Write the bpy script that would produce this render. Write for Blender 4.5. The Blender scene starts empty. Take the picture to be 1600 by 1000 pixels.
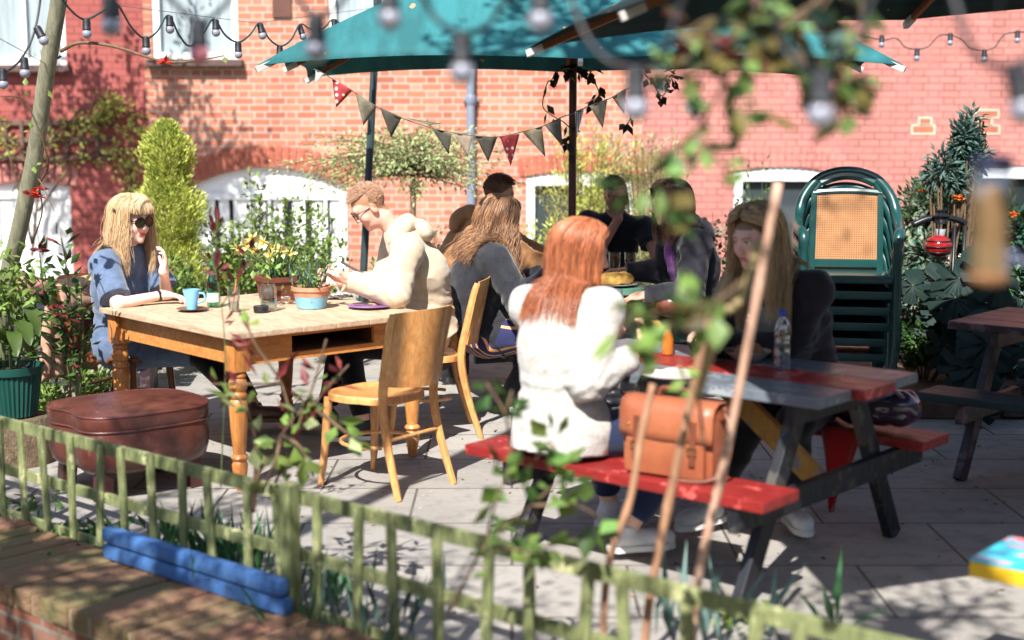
import bpy, bmesh, math, random
import numpy as np
from mathutils import Vector, Matrix
R = math.radians
sc = bpy.context.scene
COL = sc.collection
# ---------------------------------------------------------------- camera
CAMZ = 1.7
PITCH = math.atan(300 / 2222.0)
cam_data = bpy.data.cameras.new('camera')
cam = bpy.data.objects.new('camera', cam_data); COL.objects.link(cam)
cam.location = (0, 0, CAMZ); cam.rotation_euler = (R(90) - PITCH, 0, 0)
cam_data.lens = 50; cam_data.sensor_width = 36; cam_data.clip_end = 500; cam_data.clip_start = .05
cam_data.dof.use_dof = True; cam_data.dof.focus_distance = 7.9; cam_data.dof.aperture_fstop = 1.35
sc.camera = cam
# ---------------------------------------------------------------- sky and sun
SUN_FROM = Vector((-.24, -.88, 1.0)).normalized()
w = bpy.data.worlds.new('World'); sc.world = w; w.use_nodes = True
nt = w.node_tree; bg = nt.nodes['Background']
sky = nt.nodes.new('ShaderNodeTexSky'); sky.sky_type = 'NISHITA'; sky.sun_disc = False
sky.sun_elevation = math.asin(SUN_FROM.z); sky.sun_rotation = math.atan2(SUN_FROM.x, SUN_FROM.y)
nt.links.new(sky.outputs[0], bg.inputs[0]); bg.inputs[1].default_value = .09
sd = bpy.data.lights.new('sun', 'SUN'); sd.energy = 4.7; sd.angle = R(.5); sd.color = (1, .965, .915)
so = bpy.data.objects.new('sun', sd); COL.objects.link(so)
so.rotation_euler = (-SUN_FROM).to_track_quat('-Z', 'Y').to_euler(); so.location = (-3, -6, 9)
sc.view_settings.view_transform = 'Standard'; sc.view_settings.look = 'None'
sc.view_settings.exposure = 1.2; sc.view_settings.gamma = 1
sc.render.engine = 'CYCLES'
sc.cycles.max_bounces = 7; sc.cycles.transparent_max_bounces = 12; sc.cycles.sample_clamp_indirect = 6

# ---------------------------------------------------------------- pixel -> point helpers (1600x1000 frame)
CP, SP = math.cos(PITCH), math.sin(PITCH)
def ray(px, py):
    x, y, z = (px - 800) / 2222.0, -(py - 500) / 2222.0, 1.0       # right, up, forward
    return Vector((x, z * CP + y * SP, -z * SP + y * CP))
def at(px, py, Y):
    r = ray(px, py); return Vector((0, 0, CAMZ)) + r * (Y / r.y)
def atz(px, py, z):
    r = ray(px, py); return Vector((0, 0, CAMZ)) + r * ((z - CAMZ) / r.z)

# ---------------------------------------------------------------- node materials
MATS = {}
def lin(c):
    return tuple(((v / 255.0) / 12.92 if v / 255.0 <= .04045 else ((v / 255.0 + .055) / 1.055) ** 2.4) for v in c)
class NT:
    def __init__(s, name):
        s.m = bpy.data.materials.new(name); s.m.use_nodes = True
        s.t = s.m.node_tree; s.b = s.t.nodes['Principled BSDF']; s.out = s.t.nodes['Material Output']
    def n(s, typ, **kw):
        nd = s.t.nodes.new('ShaderNode' + typ)
        for k, v in kw.items(): setattr(nd, k, v)
        return nd
    def l(s, a, b): s.t.links.new(a, b)
    def put(s, sock, v):
        if isinstance(v, (int, float)): sock.default_value = v
        elif isinstance(v, (tuple, list)): sock.default_value = tuple(v) + ((1,) if len(v) == 3 and sock.type == 'RGBA' else ())
        else: s.l(v, sock)
    def M(s, op, a, b=None, c=None):
        nd = s.n('Math', operation=op); s.put(nd.inputs[0], a)
        if b is not None: s.put(nd.inputs[1], b)
        if c is not None: s.put(nd.inputs[2], c)
        return nd.outputs[0]
    def mix(s, f, a, b, typ='MIX'):
        nd = s.n('Mix', data_type='RGBA', blend_type=typ)
        s.put(nd.inputs[0], f); s.put(nd.inputs[6], a); s.put(nd.inputs[7], b); return nd.outputs[2]
    def obj(s):
        if not hasattr(s, 'tc'): s.tc = s.n('TexCoord')
        return s.tc.outputs['Object']
    def world(s):
        if not hasattr(s, 'ge'): s.ge = s.n('NewGeometry')
        return s.ge.outputs['Position']
    def noise(s, scale, detail=3, rough=.55, vec=None, stretch=None, dist=0):
        v = vec or s.obj()
        if stretch:
            mp = s.n('Mapping'); mp.inputs['Scale'].default_value = stretch; s.l(v, mp.inputs[0]); v = mp.outputs[0]
        nd = s.n('TexNoise'); s.l(v, nd.inputs['Vector']); nd.inputs['Scale'].default_value = scale
        nd.inputs['Detail'].default_value = detail; nd.inputs['Roughness'].default_value = rough; nd.inputs['Distortion'].default_value = dist
        return nd.outputs[0]
    def ramp(s, f, lo, hi, a=0., b=1.):
        nd = s.n('MapRange', clamp=True); s.put(nd.inputs[0], f)
        for i, v in zip((1, 2, 3, 4), (lo, hi, a, b)): nd.inputs[i].default_value = v
        return nd.outputs[0]
    def bump(s, h, strength=.3, dist=.01):
        nd = s.n('Bump'); nd.inputs['Strength'].default_value = strength; nd.inputs['Distance'].default_value = dist
        s.put(nd.inputs['Height'], h); s.l(nd.outputs[0], s.b.inputs['Normal']); return nd
    def set(s, **kw):
        names = dict(color='Base Color', rough='Roughness', metal='Metallic', spec='Specular IOR Level', trans='Transmission Weight', ior='IOR', coat='Coat Weight', sheen='Sheen Weight', alpha='Alpha', sss='Subsurface Weight')
        for k, v in kw.items(): s.put(s.b.inputs[names[k]], v)

def mat(name, c, rough=.6, var=.25, scale=8, bump=0., bscale=None, spec=.5, metal=0., c2=None, stretch=None, coat=0., sheen=0., trans=0., leaf=False, dist=.004, world=False):
    """c: sRGB 0-255 or linear 0-1 base colour with noise variation"""
    if name in MATS: return MATS[name]
    k = NT(name)
    A = lin(c) if max(c) > 1.001 else c
    B = (lin(c2) if max(c2) > 1.001 else c2) if c2 else tuple(v * (1 - var) for v in A)
    f = k.noise(scale, 4, .6, stretch=stretch, vec=k.world() if world else None)
    k.set(color=k.mix(k.ramp(f, .32, .68), A, B), rough=rough, spec=spec, metal=metal, coat=coat, sheen=sheen)
    if trans: k.set(trans=trans)
    if bump: k.bump(k.noise(bscale or scale * 4, 4, .6, stretch=stretch), bump, dist)
    if leaf:
        at_ = k.n('Attribute', attribute_name='v'); 
        hs = k.n('HueSaturation'); k.l(k.b.inputs['Base Color'].links[0].from_socket, hs.inputs['Color'])
        k.put(hs.inputs['Value'], k.ramp(at_.outputs['Fac'], 0, 1, .55, 1.6)); k.put(hs.inputs['Hue'], k.ramp(at_.outputs['Fac'], 0, 1, .485, .515))
        k.l(hs.outputs[0], k.b.inputs['Base Color'])
        tr = k.n('BsdfTranslucent'); k.l(hs.outputs[0], tr.inputs[0])
        mx = k.n('MixShader'); mx.inputs[0].default_value = .38; k.l(k.b.outputs[0], mx.inputs[1]); k.l(tr.outputs[0], mx.inputs[2]); k.l(mx.outputs[0], k.out.inputs[0])
    MATS[name] = k.m; return k.m

def wood(name, c, c2, scale=3, stretch=(1, 12, 12), rough=.5, bump=.15, coat=0., worn=None):
    if name in MATS: return MATS[name]
    k = NT(name)
    f = k.noise(scale, 5, .65, stretch=stretch, dist=1.2)
    g = k.noise(scale * 5, 3, .6, stretch=stretch)
    big = k.noise(2.2, 3)
    col = k.mix(k.ramp(f, .35, .65), lin(c), lin(c2))
    col = k.mix(k.ramp(g, .45, .75, 0, .5), col, tuple(v * .55 for v in lin(c2)))
    col = k.mix(k.ramp(big, .35, .7, 0, .35), col, tuple(v * .7 for v in lin(c)))
    if worn: col = k.mix(k.ramp(k.noise(7, 5, .7), .56, .62), col, lin(worn))
    k.set(color=col, rough=k.ramp(f, .3, .7, rough - .08, rough + .12), coat=coat); k.bump(g, bump, .003)
    MATS[name] = k.m; return k.m

def glass(name, c=(1, 1, 1), rough=.02, ior=1.45):
    if name in MATS: return MATS[name]
    k = NT(name); k.set(color=c, rough=rough, trans=1.0, ior=ior)
    # lets sunlight reach what is inside, as thin clear glass does
    MATS[name] = k.m; return k.m

# ---------------------------------------------------------------- things and parts
def T(name, label, cat, loc=(0, 0, 0), rz=0, group=None, kind=None):
    o = bpy.data.objects.new(name, None); COL.objects.link(o); o.empty_display_size = .1
    o.location = loc; o.rotation_euler = (0, 0, rz); o['label'] = label; o['category'] = cat
    if group: o['group'] = group
    return o
def tag(o, label=None, cat=None, group=None, kind=None):
    for k, v in (('label', label), ('category', cat), ('group', group), ('kind', kind)):
        if v: o[k] = v
    return o
def wmat(o):
    m = Matrix.LocRotScale(o.location, o.rotation_euler, o.scale)
    return wmat(o.parent) @ m if o.parent else m
def kids(o): return [c for c in bpy.data.objects if c.parent == o]
def copy_tree(o, parent=None):
    c = o.copy(); COL.objects.link(c); c.parent = parent
    for ch in kids(o): copy_tree(ch, c)
    return c
PARENTLOCAL = object()
def finish(name, V, F, m, parent=None, smooth=False, local=False, attr=None, autos=None, mi=None):
    """V in world space unless local; becomes ONE mesh object under parent"""
    V = np.asarray(V, dtype=np.float64).reshape(-1, 3)
    if parent is not None:
        if not local:
            iv = np.array(wmat(parent).inverted()); V = V @ iv[:3, :3].T + iv[:3, 3]
        loc = (0, 0, 0)
    else:
        if local: loc = (0, 0, 0)
        else:
            mn, mx = V.min(0), V.max(0); loc = ((mn[0] + mx[0]) / 2, (mn[1] + mx[1]) / 2, mn[2]); V = V - np.array(loc)
    me = bpy.data.meshes.new(name)
    if isinstance(F, np.ndarray):
        k = F.shape[1]; me.vertices.add(len(V)); me.vertices.foreach_set('co', V.ravel().astype(np.float32))
        me.loops.add(F.size); me.loops.foreach_set('vertex_index', F.ravel().astype(np.int32))
        me.polygons.add(len(F)); me.polygons.foreach_set('loop_start', np.arange(0, F.size, k, dtype=np.int32)); me.polygons.foreach_set('loop_total', np.full(len(F), k, dtype=np.int32))
        me.update(calc_edges=True); me.validate()
    else:
        me.from_pydata([tuple(v) for v in V], [], F); me.update()
    if smooth: me.polygons.foreach_set('use_smooth', np.ones(len(me.polygons), dtype=bool))
    for mm in (m if isinstance(m, (list, tuple)) else [m]): me.materials.append(mm)
    if mi is not None: me.polygons.foreach_set('material_index', np.asarray(mi, dtype=np.int32))
    if attr:
        for an, (typ, arr) in attr.items():
            a = me.attributes.new(an, typ, 'POINT'); a.data.foreach_set({'FLOAT': 'value', 'FLOAT_COLOR': 'color'}[typ], np.asarray(arr, dtype=np.float32).ravel())
    o = bpy.data.objects.new(name, me); COL.objects.link(o); o.parent = parent; o.location = loc
    if autos is not None:
        me.shade_smooth() if hasattr(me, 'shade_smooth') else None
        try: me.set_sharp_from_angle(angle=R(autos))
        except Exception: pass
    return o

def frame_of(d, up=(0, 0, 1)):
    d = Vector(d).normalized(); u = Vector(up)
    if abs(d.dot(u)) > .98: u = Vector((1, 0, 0))
    x = d.cross(u).normalized(); y = x.cross(d).normalized()
    return x, y, d
class MB:
    def __init__(s): s.v, s.f, s.mi, s.cm = [], [], [], 0
    def add(s, vs, fs):
        b = len(s.v); s.v += [tuple(v) for v in vs]; s.f += [tuple(b + i for i in f) for f in fs]; s.mi += [s.cm] * len(fs); return s
    def box(s, c, size, rz=0, rot=None, bev=.0):
        c = Vector(c); hx, hy, hz = [q / 2 for q in size]
        M_ = rot if rot is not None else Matrix.Rotation(rz, 3, 'Z')
        if bev <= 0:
            vs = [c + M_ @ Vector((x * hx, y * hy, z * hz)) for x in (-1, 1) for y in (-1, 1) for z in (-1, 1)]
            return s.add(vs, [(0, 1, 3, 2), (4, 6, 7, 5), (0, 4, 5, 1), (2, 3, 7, 6), (0, 2, 6, 4), (1, 5, 7, 3)])
        bm = bmesh.new(); bmesh.ops.create_cube(bm, size=1)
        for v in bm.verts: v.co = Vector((v.co.x * size[0], v.co.y * size[1], v.co.z * size[2]))
        bmesh.ops.bevel(bm, geom=bm.edges[:], offset=min(bev, min(size) * .45), segments=2, profile=.7, affect='EDGES')
        bm.verts.index_update()
        s.add([c + M_ @ v.co for v in bm.verts], [[v.index for v in f.verts] for f in bm.faces]); bm.free(); return s
    def bar(s, a, b, w_, h, up=(0, 0, 1), bev=.0):
        """rectangular bar from a to b; w_ across, h along up"""
        a, b = Vector(a), Vector(b); x, y, d = frame_of(b - a, up)
        M_ = Matrix((x, d, y)).transposed()
        return s.box((a + b) / 2, (w_, (b - a).length, h), rot=M_, bev=bev)
    def tube(s, pts, r, n=8, cap=True, sq=None):
        pts = [Vector(p) for p in pts]; rs = r if isinstance(r, (list, tuple)) else [r] * len(pts)
        vs, fs = [], []; px = None
        for i, p in enumerate(pts):
            d = (pts[min(i + 1, len(pts) - 1)] - pts[max(i - 1, 0)])
            if d.length < 1e-9: d = Vector((0, 0, 1))
            d.normalize()
            if px is None: px = frame_of(d)[0]
            px = (px - d * px.dot(d)); px = px.normalized() if px.length > 1e-6 else frame_of(d)[0]
            py = d.cross(px)
            for k in range(n):
                a = 2 * math.pi * k / n; vs.append(p + (px * math.cos(a) + py * math.sin(a)) * rs[i])
        for i in range(len(pts) - 1):
            for k in range(n):
                k2 = (k + 1) % n; fs.append((i * n + k, i * n + k2, (i + 1) * n + k2, (i + 1) * n + k))
        if cap: fs += [tuple(range(n))[::-1], tuple((len(pts) - 1) * n + k for k in range(n))]
        return s.add(vs, fs)
    def lathe(s, prof, c=(0, 0, 0), n=24, axis=(0, 0, 1), cap=True, sx=1, sy=1):
        """prof: list of (r, z) bottom to top"""
        c = Vector(c); x, y, d = frame_of(axis) if tuple(axis) != (0, 0, 1) else (Vector((1, 0, 0)), Vector((0, 1, 0)), Vector((0, 0, 1)))
        vs, fs = [], []
        for r, z in prof:
            for k in range(n):
                a = 2 * math.pi * k / n; vs.append(c + x * (r * math.cos(a) * sx) + y * (r * math.sin(a) * sy) + d * z)
        for i in range(len(prof) - 1):
            for k in range(n):
                k2 = (k + 1) % n; fs.append((i * n + k, i * n + k2, (i + 1) * n + k2, (i + 1) * n + k))
        if cap: fs += [tuple(range(n))[::-1], tuple((len(prof) - 1) * n + k for k in range(n))]
        return s.add(vs, fs)
    def ball(s, c, r, n=16, m=10, sc_=(1, 1, 1)):
        c = Vector(c); prof = [(max(1e-4, r * math.sin(math.pi * i / m)), -r * math.cos(math.pi * i / m) * sc_[2]) for i in range(m + 1)]
        return s.lathe(prof, c, n, sx=sc_[0], sy=sc_[1])
    def prism(s, poly, z0, z1):
        n = len(poly); vs = [(x, y, z0) for x, y in poly] + [(x, y, z1) for x, y in poly]
        return s.add(vs, [tuple(range(n))[::-1], tuple(range(n, 2 * n))] + [(i, (i + 1) % n, n + (i + 1) % n, n + i) for i in range(n)])
    def slab(s, pts, nrm, th):
        """extrude 3-D polygon by th along nrm"""
        nrm = Vector(nrm).normalized() * th; n = len(pts); vs = [Vector(p) for p in pts] + [Vector(p) + nrm for p in pts]
        return s.add(vs, [tuple(range(n))[::-1], tuple(range(n, 2 * n))] + [(i, (i + 1) % n, n + (i + 1) % n, n + i) for i in range(n)])
    def build(s, name, m, parent=None, smooth=False, local=False, autos=None):
        return finish(name, s.v, s.f, m, parent, smooth, local, autos=autos, mi=s.mi if isinstance(m, (list, tuple)) else None)

def spline(pts, n=8):
    """Catmull-Rom through pts"""
    P = [Vector(p) for p in pts]; P = [P[0] * 2 - P[1]] + P + [P[-1] * 2 - P[-2]]; out = []
    for i in range(1, len(P) - 2):
        for k in range(n):
            t = k / n; a, b, c, d = P[i - 1:i + 3]
            out.append(.5 * ((2 * b) + (c - a) * t + (2 * a - 5 * b + 4 * c - d) * t * t + (3 * b - a - 3 * c + d) * t ** 3))
    out.append(P[-2]); return out

# ---------------------------------------------------------------- leaves (vectorised)
def leaves(name, pos, direc, L, W, m, parent=None, rng=None, fold=.25, droop=.3, val=None, tri=False, smooth=True, **kw):
    """one mesh of many leaves; each leaf: 6-vertex folded, drooping blade. pos,direc: (n,3); L,W: (n,)"""
    rng = rng or np.random.default_rng(1)
    pos = np.asarray(pos, float); n = len(pos); d = np.asarray(direc, float); d = d / (np.linalg.norm(d, axis=1, keepdims=True) + 1e-9)
    L = np.broadcast_to(L, n)[:, None].astype(float); W = np.broadcast_to(W, n)[:, None].astype(float)
    up = rng.normal(0, .45, (n, 3)) + np.array([0, 0, 1.]); s = np.cross(d, up); s /= np.linalg.norm(s, axis=1, keepdims=True) + 1e-9
    nrm = np.cross(s, d)
    a = pos; b1 = pos + d * L * .45 + s * W * .5 - nrm * W * fold; b2 = pos + d * L * .45 - s * W * .5 - nrm * W * fold
    mid = pos + d * L * .5 + nrm * L * .03; tip = pos + d * L - nrm * L * droop * rng.uniform(.3, 1.2, (n, 1))
    V = np.stack([a, b1, mid, b2, tip], 1).reshape(-1, 3); base = np.arange(n)[:, None] * 5
    F = np.concatenate([base + np.array([[0, 2, 1]]), base + np.array([[0, 3, 2]]), base + np.array([[1, 2, 4]]), base + np.array([[2, 3, 4]])], 0)
    v = rng.uniform(0, 1, n) if val is None else val
    return finish(name, V, F, m, parent, smooth=False, attr={'v': ('FLOAT', np.repeat(v, 5))}, **kw)
def rdir(rng, n):
    d = rng.normal(0, 1, (n, 3)); return d / np.linalg.norm(d, axis=1, keepdims=True)
# ================================================================ SETTING
WY = 15.5                                            # wall plane
def wx(px, py=250): return at(px, py, WY).x
def wz(py, px=800): return at(px, py, WY).z
# ---- materials of the setting
def brick_mat(name, bricks, mortar, painted=False, axis='X', stain=.4, off=0., rough=.85):
    k = NT(name); P = k.n('SeparateXYZ'); k.l(k.world(), P.inputs[0])
    x = P.outputs[0] if axis == 'X' else k.M('MULTIPLY', P.outputs[0], 1.35); z = P.outputs[2]
    wob = k.M('MULTIPLY', k.M('SUBTRACT', k.noise(3, 3, vec=k.world()), .5), .012)
    zz = k.M('ADD', k.M('DIVIDE', k.M('ADD', z, k.M('ADD', wob, 3.0)), .075), 0); row = k.M('FLOOR', zz); fz = k.M('FRACT', zz)
    per = .3375
    u = k.M('ADD', k.M('DIVIDE', k.M('ADD', x, k.M('ADD', wob, 30.0)), per), k.M('MULTIPLY', k.M('MODULO', row, 2.0), .5)); cu = k.M('FLOOR', u); fu = k.M('FRACT', u)
    isH = k.M('GREATER_THAN', fu, .667)
    mx_ = .0058 / per * 1.25
    def near(v, c, w_): return k.M('LESS_THAN', k.M('ABSOLUTE', k.M('SUBTRACT', v, c)), w_)
    mort = k.M('MAXIMUM', k.M('MAXIMUM', near(fu, 0.0, mx_ * 1.1), near(fu, 1.0, mx_ * 1.1)), k.M('MAXIMUM', near(fu, .667, mx_ * 1.1), k.M('MAXIMUM', near(fz, 0., .10), near(fz, 1., .10))))
    cmb = k.n('CombineXYZ'); k.l(cu, cmb.inputs[0]); k.l(row, cmb.inputs[1]); k.l(isH, cmb.inputs[2])
    wn = k.n('TexWhiteNoise', noise_dimensions='3D'); k.l(cmb.outputs[0], wn.inputs[0])
    fine = k.noise(26, 5, .65, vec=k.world()); big = k.noise(.9, 4, .6, vec=k.world()); mid = k.noise(5, 4, .6, vec=k.world())
    cr = k.n('ValToRGB'); cr.color_ramp.interpolation = 'LINEAR'; e = cr.color_ramp.elements
    cols = [lin(c) if max(c) > 1.01 else c for c in bricks]; e[0].color = cols[0] + (1,); e[0].position = 0; e[1].color = cols[-1] + (1,); e[1].position = 1
    for i, c in enumerate(cols[1:-1]): q = e.new((i + 1) / (len(cols) - 1)); q.color = c + (1,)
    k.l(wn.outputs[0], cr.inputs[0])
    bcol = k.mix(k.ramp(fine, .35, .7, 0, .35), cr.outputs[0], tuple(v * .6 for v in cols[0]))
    mc = k.mix(k.ramp(fine, .3, .7, 0, .45), mortar, tuple(v * .65 for v in mortar))
    if painted:
        bcol = k.mix(.55, cr.outputs[0], cols[len(cols) // 2]); bcol = k.mix(k.ramp(fine, .4, .75, 0, .18), bcol, tuple(v * .7 for v in cols[0]))
        soft = k.M('MULTIPLY', mort, k.ramp(mid, .35, .6, .3, .95)); bcol = k.mix(k.ramp(k.noise(2.2, 5, .7, vec=k.world()), .54, .66, 0, .35), bcol, tuple(v * 1.35 for v in cols[1])); col = k.mix(soft, bcol, mc)
    else: col = k.mix(k.M('MULTIPLY', mort, k.ramp(fine, .2, .45, .75, 1)), bcol, mc)
    col = k.mix(k.ramp(big, .45, .75, 0, stain), col, tuple(v * .55 for v in cols[0]))
    chips = k.ramp(k.noise(14, 3, .5, vec=k.world()), .735, .75)
    if painted: col = k.mix(chips, col, (.5, .42, .36))
    k.set(color=col, rough=rough, spec=.3)
    k.bump(k.M('SUBTRACT', k.M('MULTIPLY', fine, .35), k.M('MULTIPLY', mort, .8 if not painted else .45)), .7, .008)
    MATS[name] = k.m; return k.m
M_brick = brick_mat('old brick flemish bond', [(.34, .11, .065), (.47, .175, .10), (.52, .22, .135), (.40, .13, .075), (.55, .27, .18)], (.46, .37, .31))
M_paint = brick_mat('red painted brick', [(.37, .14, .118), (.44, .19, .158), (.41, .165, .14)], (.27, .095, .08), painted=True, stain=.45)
M_paintShade = brick_mat('red painted brick with shade in colour', [(.30, .078, .066), (.34, .092, .078), (.32, .085, .07)], (.22, .055, .048), painted=True, stain=.45)  # tree shade on the left wall end put into a darker red
M_white = mat('white gloss paint', (.80, .80, .78), .35, .06, 5, bump=.05)
M_lowb = brick_mat('mossy low wall brick', [(.20, .075, .05), (.27, .10, .065), (.16, .07, .05), (.23, .12, .085)], (.22, .19, .15), axis='Y', stain=.6)

def paving():
    k = NT('stone paving'); br = k.n('TexBrick'); k.l(k.world(), br.inputs['Vector']); br.offset = .5; br.squash = 1
    br.inputs['Scale'].default_value = 1; br.inputs['Brick Width'].default_value = .9; br.inputs['Row Height'].default_value = .6; br.inputs['Mortar Size'].default_value = .007; br.inputs['Mortar Smooth'].default_value = .3
    br.inputs['Color1'].default_value = (.345, .322, .292, 1); br.inputs['Color2'].default_value = (.28, .262, .238, 1); br.inputs['Mortar'].default_value = (.07, .06, .05, 1)
    big = k.noise(1.1, 5, .6, vec=k.world()); fine = k.noise(45, 4, .7, vec=k.world()); mid = k.noise(7, 5, .65, vec=k.world())
    c = k.mix(k.ramp(big, .38, .68, 0, .45), br.outputs[0], (.17, .155, .135))
    c = k.mix(k.ramp(mid, .50, .68, 0, .55), c, (.15, .14, .12)); c = k.mix(k.ramp(k.noise(2.6, 6, .75, vec=k.world()), .60, .66, 0, .45), c, (.12, .115, .095)); c = k.mix(k.ramp(fine, .5, .8, 0, .35), c, (.16, .15, .13))
    c = k.mix(k.ramp(k.noise(30, 2, .5, vec=k.world()), .70, .73), c, (.42, .36, .28))
    k.set(color=c, rough=k.ramp(mid, .3, .7, .62, .85), spec=.35); k.bump(k.M('SUBTRACT', k.M('MULTIPLY', fine, .3), br.outputs['Fac']), .5, .006); return k.m
M_pave = paving()
M_soil = mat('dark soil and litter', (.055, .038, .026), .95, .5, 14, bump=.8, c2=(.12, .085, .055), dist=.03, world=True)

# ---- ground sheets
b = MB(); b.add([(-250, -250, -.55), (250, -250, -.55), (250, 300, -.55), (-250, 300, -.55)], [(0, 1, 2, 3)])
tag(b.build('ground', mat('garden ground', (.10, .085, .06), .95, .4, 2, world=True, c2=(.06, .08, .03)), local=True), kind='structure')
# line of the trellis / low wall, from left far to right near
TA, TB = Vector((-2.75, 6.5, 0)), Vector((2.6, 1.93, 0)); TD = (TB - TA).normalized(); TN = Vector((-TD.y, TD.x, 0))
if TN.y < 0: TN = -TN                                      # towards the patio
e0, e1 = TA - TD * 4, TB + TD * 3
patio_poly = [(e0.x, e0.y), (e1.x, e1.y), (12, e1.y), (12, WY - .02), (-12, WY - .02), (-12, e0.y)]
b = MB(); b.prism(patio_poly, -.5, 0.0); tag(b.build('patio_paving', M_pave), kind='structure')

# ---- soil beds (slightly raised)
b = MB(); b.prism([(-8.5, 9.9), (-1.5, 10.9), (1.5, 11.2), (1.5, 13), (-8.5, 13)], .004, .12); tag(b.build('soil_bed', M_soil), kind='structure')
b = MB(); b.prism([(2.15, 8.35), (7.5, 8.1), (7.5, 13), (2.3, 13)], .004, .14); tag(b.build('soil_bed', M_soil), kind='structure')
# stone edging of the right bed
def edging(pts, label):
    t = T('stone_edging', label, 'edging', (*pts[0], 0)); b = MB(); rng = random.Random(5)
    for (x0, y0), (x1, y1) in zip(pts, pts[1:]):
        L = math.hypot(x1 - x0, y1 - y0); n = int(L / .24)
        for i in range(n):
            f = (i + .5) / n; b.box((x0 + (x1 - x0) * f, y0 + (y1 - y0) * f, .085), (.225, .10, .15 + rng.uniform(-.015, .02)), rz=math.atan2(y1 - y0, x1 - x0) + rng.uniform(-.04, .04), bev=.012)
    b.build('edging_course', mat('edging brick', (.16, .10, .08), .9, .5, 9, bump=.4), t)
edging([(2.15, 8.28), (7.5, 8.03)], 'low edging of dark stone blocks in front of the monstera bed')

# ---- house
def wall_part(name, x0, x1, z0, z1, ops, m, parent, reveal=.13, y=WY):
    xs = {x0, x1}
    for o in ops:
        n = 14 if o.get('rise') else 1
        for i in range(n + 1): xs.add(o['x0'] + (o['x1'] - o['x0']) * i / n)
    xs = sorted(v for v in xs if x0 - 1e-6 <= v <= x1 + 1e-6)
    def top(o, x):
        if not o.get('rise'): return o['z1']
        u = (x - (o['x0'] + o['x1']) / 2) / ((o['x1'] - o['x0']) / 2); return o['z1'] - o['rise'] * min(1, u * u)
    mb = MB()
    for a, c in zip(xs, xs[1:]):
        if c - a < 1e-6: continue
        mid = (a + c) / 2; here = sorted([o for o in ops if o['x0'] < mid < o['x1']], key=lambda o: o['z0'])
        za = zc = z0
        for o in here + [None]:
            ta = tc = z1
            if o: ta = tc = o['z0']
            if ta > za + 1e-5 or tc > zc + 1e-5: mb.add([(a, y, za), (c, y, zc), (c, y, tc), (a, y, ta)], [(0, 1, 2, 3)])
            if o:
                za, zc = top(o, a), top(o, c)
                mb.add([(a, y, za), (c, y, zc), (c, y + reveal, zc), (a, y + reveal, za)], [(0, 1, 2, 3)])
    for o in ops:
        if o['x0'] < x0 - .01 or o['x1'] > x1 + .01: continue
        for xx in (o['x0'], o['x1']): mb.add([(xx, y, o['z0']), (xx, y, top(o, xx)), (xx, y + reveal, top(o, xx)), (xx, y + reveal, o['z0'])], [(0, 1, 2, 3)])
        mb.add([(o['x0'], y, o['z0']), (o['x1'], y, o['z0']), (o['x1'], y + reveal, o['z0']), (o['x0'], y + reveal, o['z0'])], [(0, 1, 2, 3)])
    return mb.build(name, m, parent)
house = T('brick_house', 'old brick house wall, red painted at both ends, with white windows, behind the whole patio', 'house', (0, WY, 0))
W = {}
W['upper_left'] = dict(x0=wx(-25, 50), x1=wx(102, 50), z0=wz(102), z1=wz(102) + 1.35)
W['upper_mid'] = dict(x0=wx(238, 50), x1=wx(372, 50), z0=wz(93), z1=wz(93) + 1.35)
W['upper_right'] = dict(x0=wx(514, 50), x1=wx(700, 50), z0=wz(64), z1=wz(64) + 1.35)
W['door_left'] = dict(x0=wx(-14, 350), x1=wx(112, 350), z0=.0, z1=wz(284), rise=.05)
W['door_mid'] = dict(x0=wx(298, 350), x1=wx(543, 350), z0=.0, z1=wz(261), rise=.22)
W['low_mid'] = dict(x0=wx(822, 330), x1=wx(990, 330), z0=wz(404), z1=wz(268), rise=.06)
W['low_right'] = dict(x0=wx(1146, 330), x1=wx(1290, 330), z0=wz(404), z1=wz(261), rise=.06)
W['low_far'] = dict(x0=wx(1464, 330), x1=wx(1640, 330), z0=wz(404), z1=wz(258), rise=.05)
xa, xb = wx(231, 250), wx(1003, 250)
L1 = [W['upper_left'], W['door_left']]; L2 = [W['upper_mid'], W['upper_right'], W['door_mid'], W['low_mid']]; L3 = [W['low_right'], W['low_far']]
wall_part('painted_wall', -11, xa, -.1, 7, L1, M_paintShade, house)
wall_part('brick_wall', xa, xb, -.1, 7, L2, M_brick, house)
wall_part('painted_wall', xb, 11, -.1, 7, L3, M_paint, house)
b = MB(); b.box((0, WY + 3.2, 3.45), (22, .2, 7)); b.box((-10.95, WY + 1.7, 3.45), (.1, 2.7, 6.9)); b.box((10.95, WY + 1.7, 3.45), (.1, 2.7, 6.9)); b.box((0, WY + 1.65, 7.1), (22.4, 3.5, .15)); b.build('rear_wall', M_brick, house)
# brick arches (voussoirs)
def arch(o, h, m, name='brick_arch', skew=0):
    b = MB(); n = int((o['x1'] - o['x0'] + .2) / .078); rng = random.Random(3); half = (o['x1'] - o['x0']) / 2 + .08; cx = (o['x0'] + o['x1']) / 2
    for i in range(n):
        u = (i + .5) / n * 2 - 1; x = cx + u * half; z = o['z1'] - o['rise'] * u * u; tilt = u * .33 if o['rise'] > .1 else u * .15
        mm = Matrix.Rotation(tilt, 3, 'Y'); b.box(Vector((x + math.sin(tilt) * h / 2, WY + .028, z + h / 2 * math.cos(tilt))), (.064, .09, h), rot=mm, bev=.004)
    return b.build(name, m, house)
M_vous = mat('orange arch brick', (.42, .12, .07), .85, .45, 9, bump=.3, c2=(.28, .07, .04), world=True)
arch(W['door_mid'], .23, M_vous)
arch(W['low_right'], .22, M_paint); arch(W['low_mid'], .2, M_vous); arch(W['door_left'], .2, M_paint)
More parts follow.
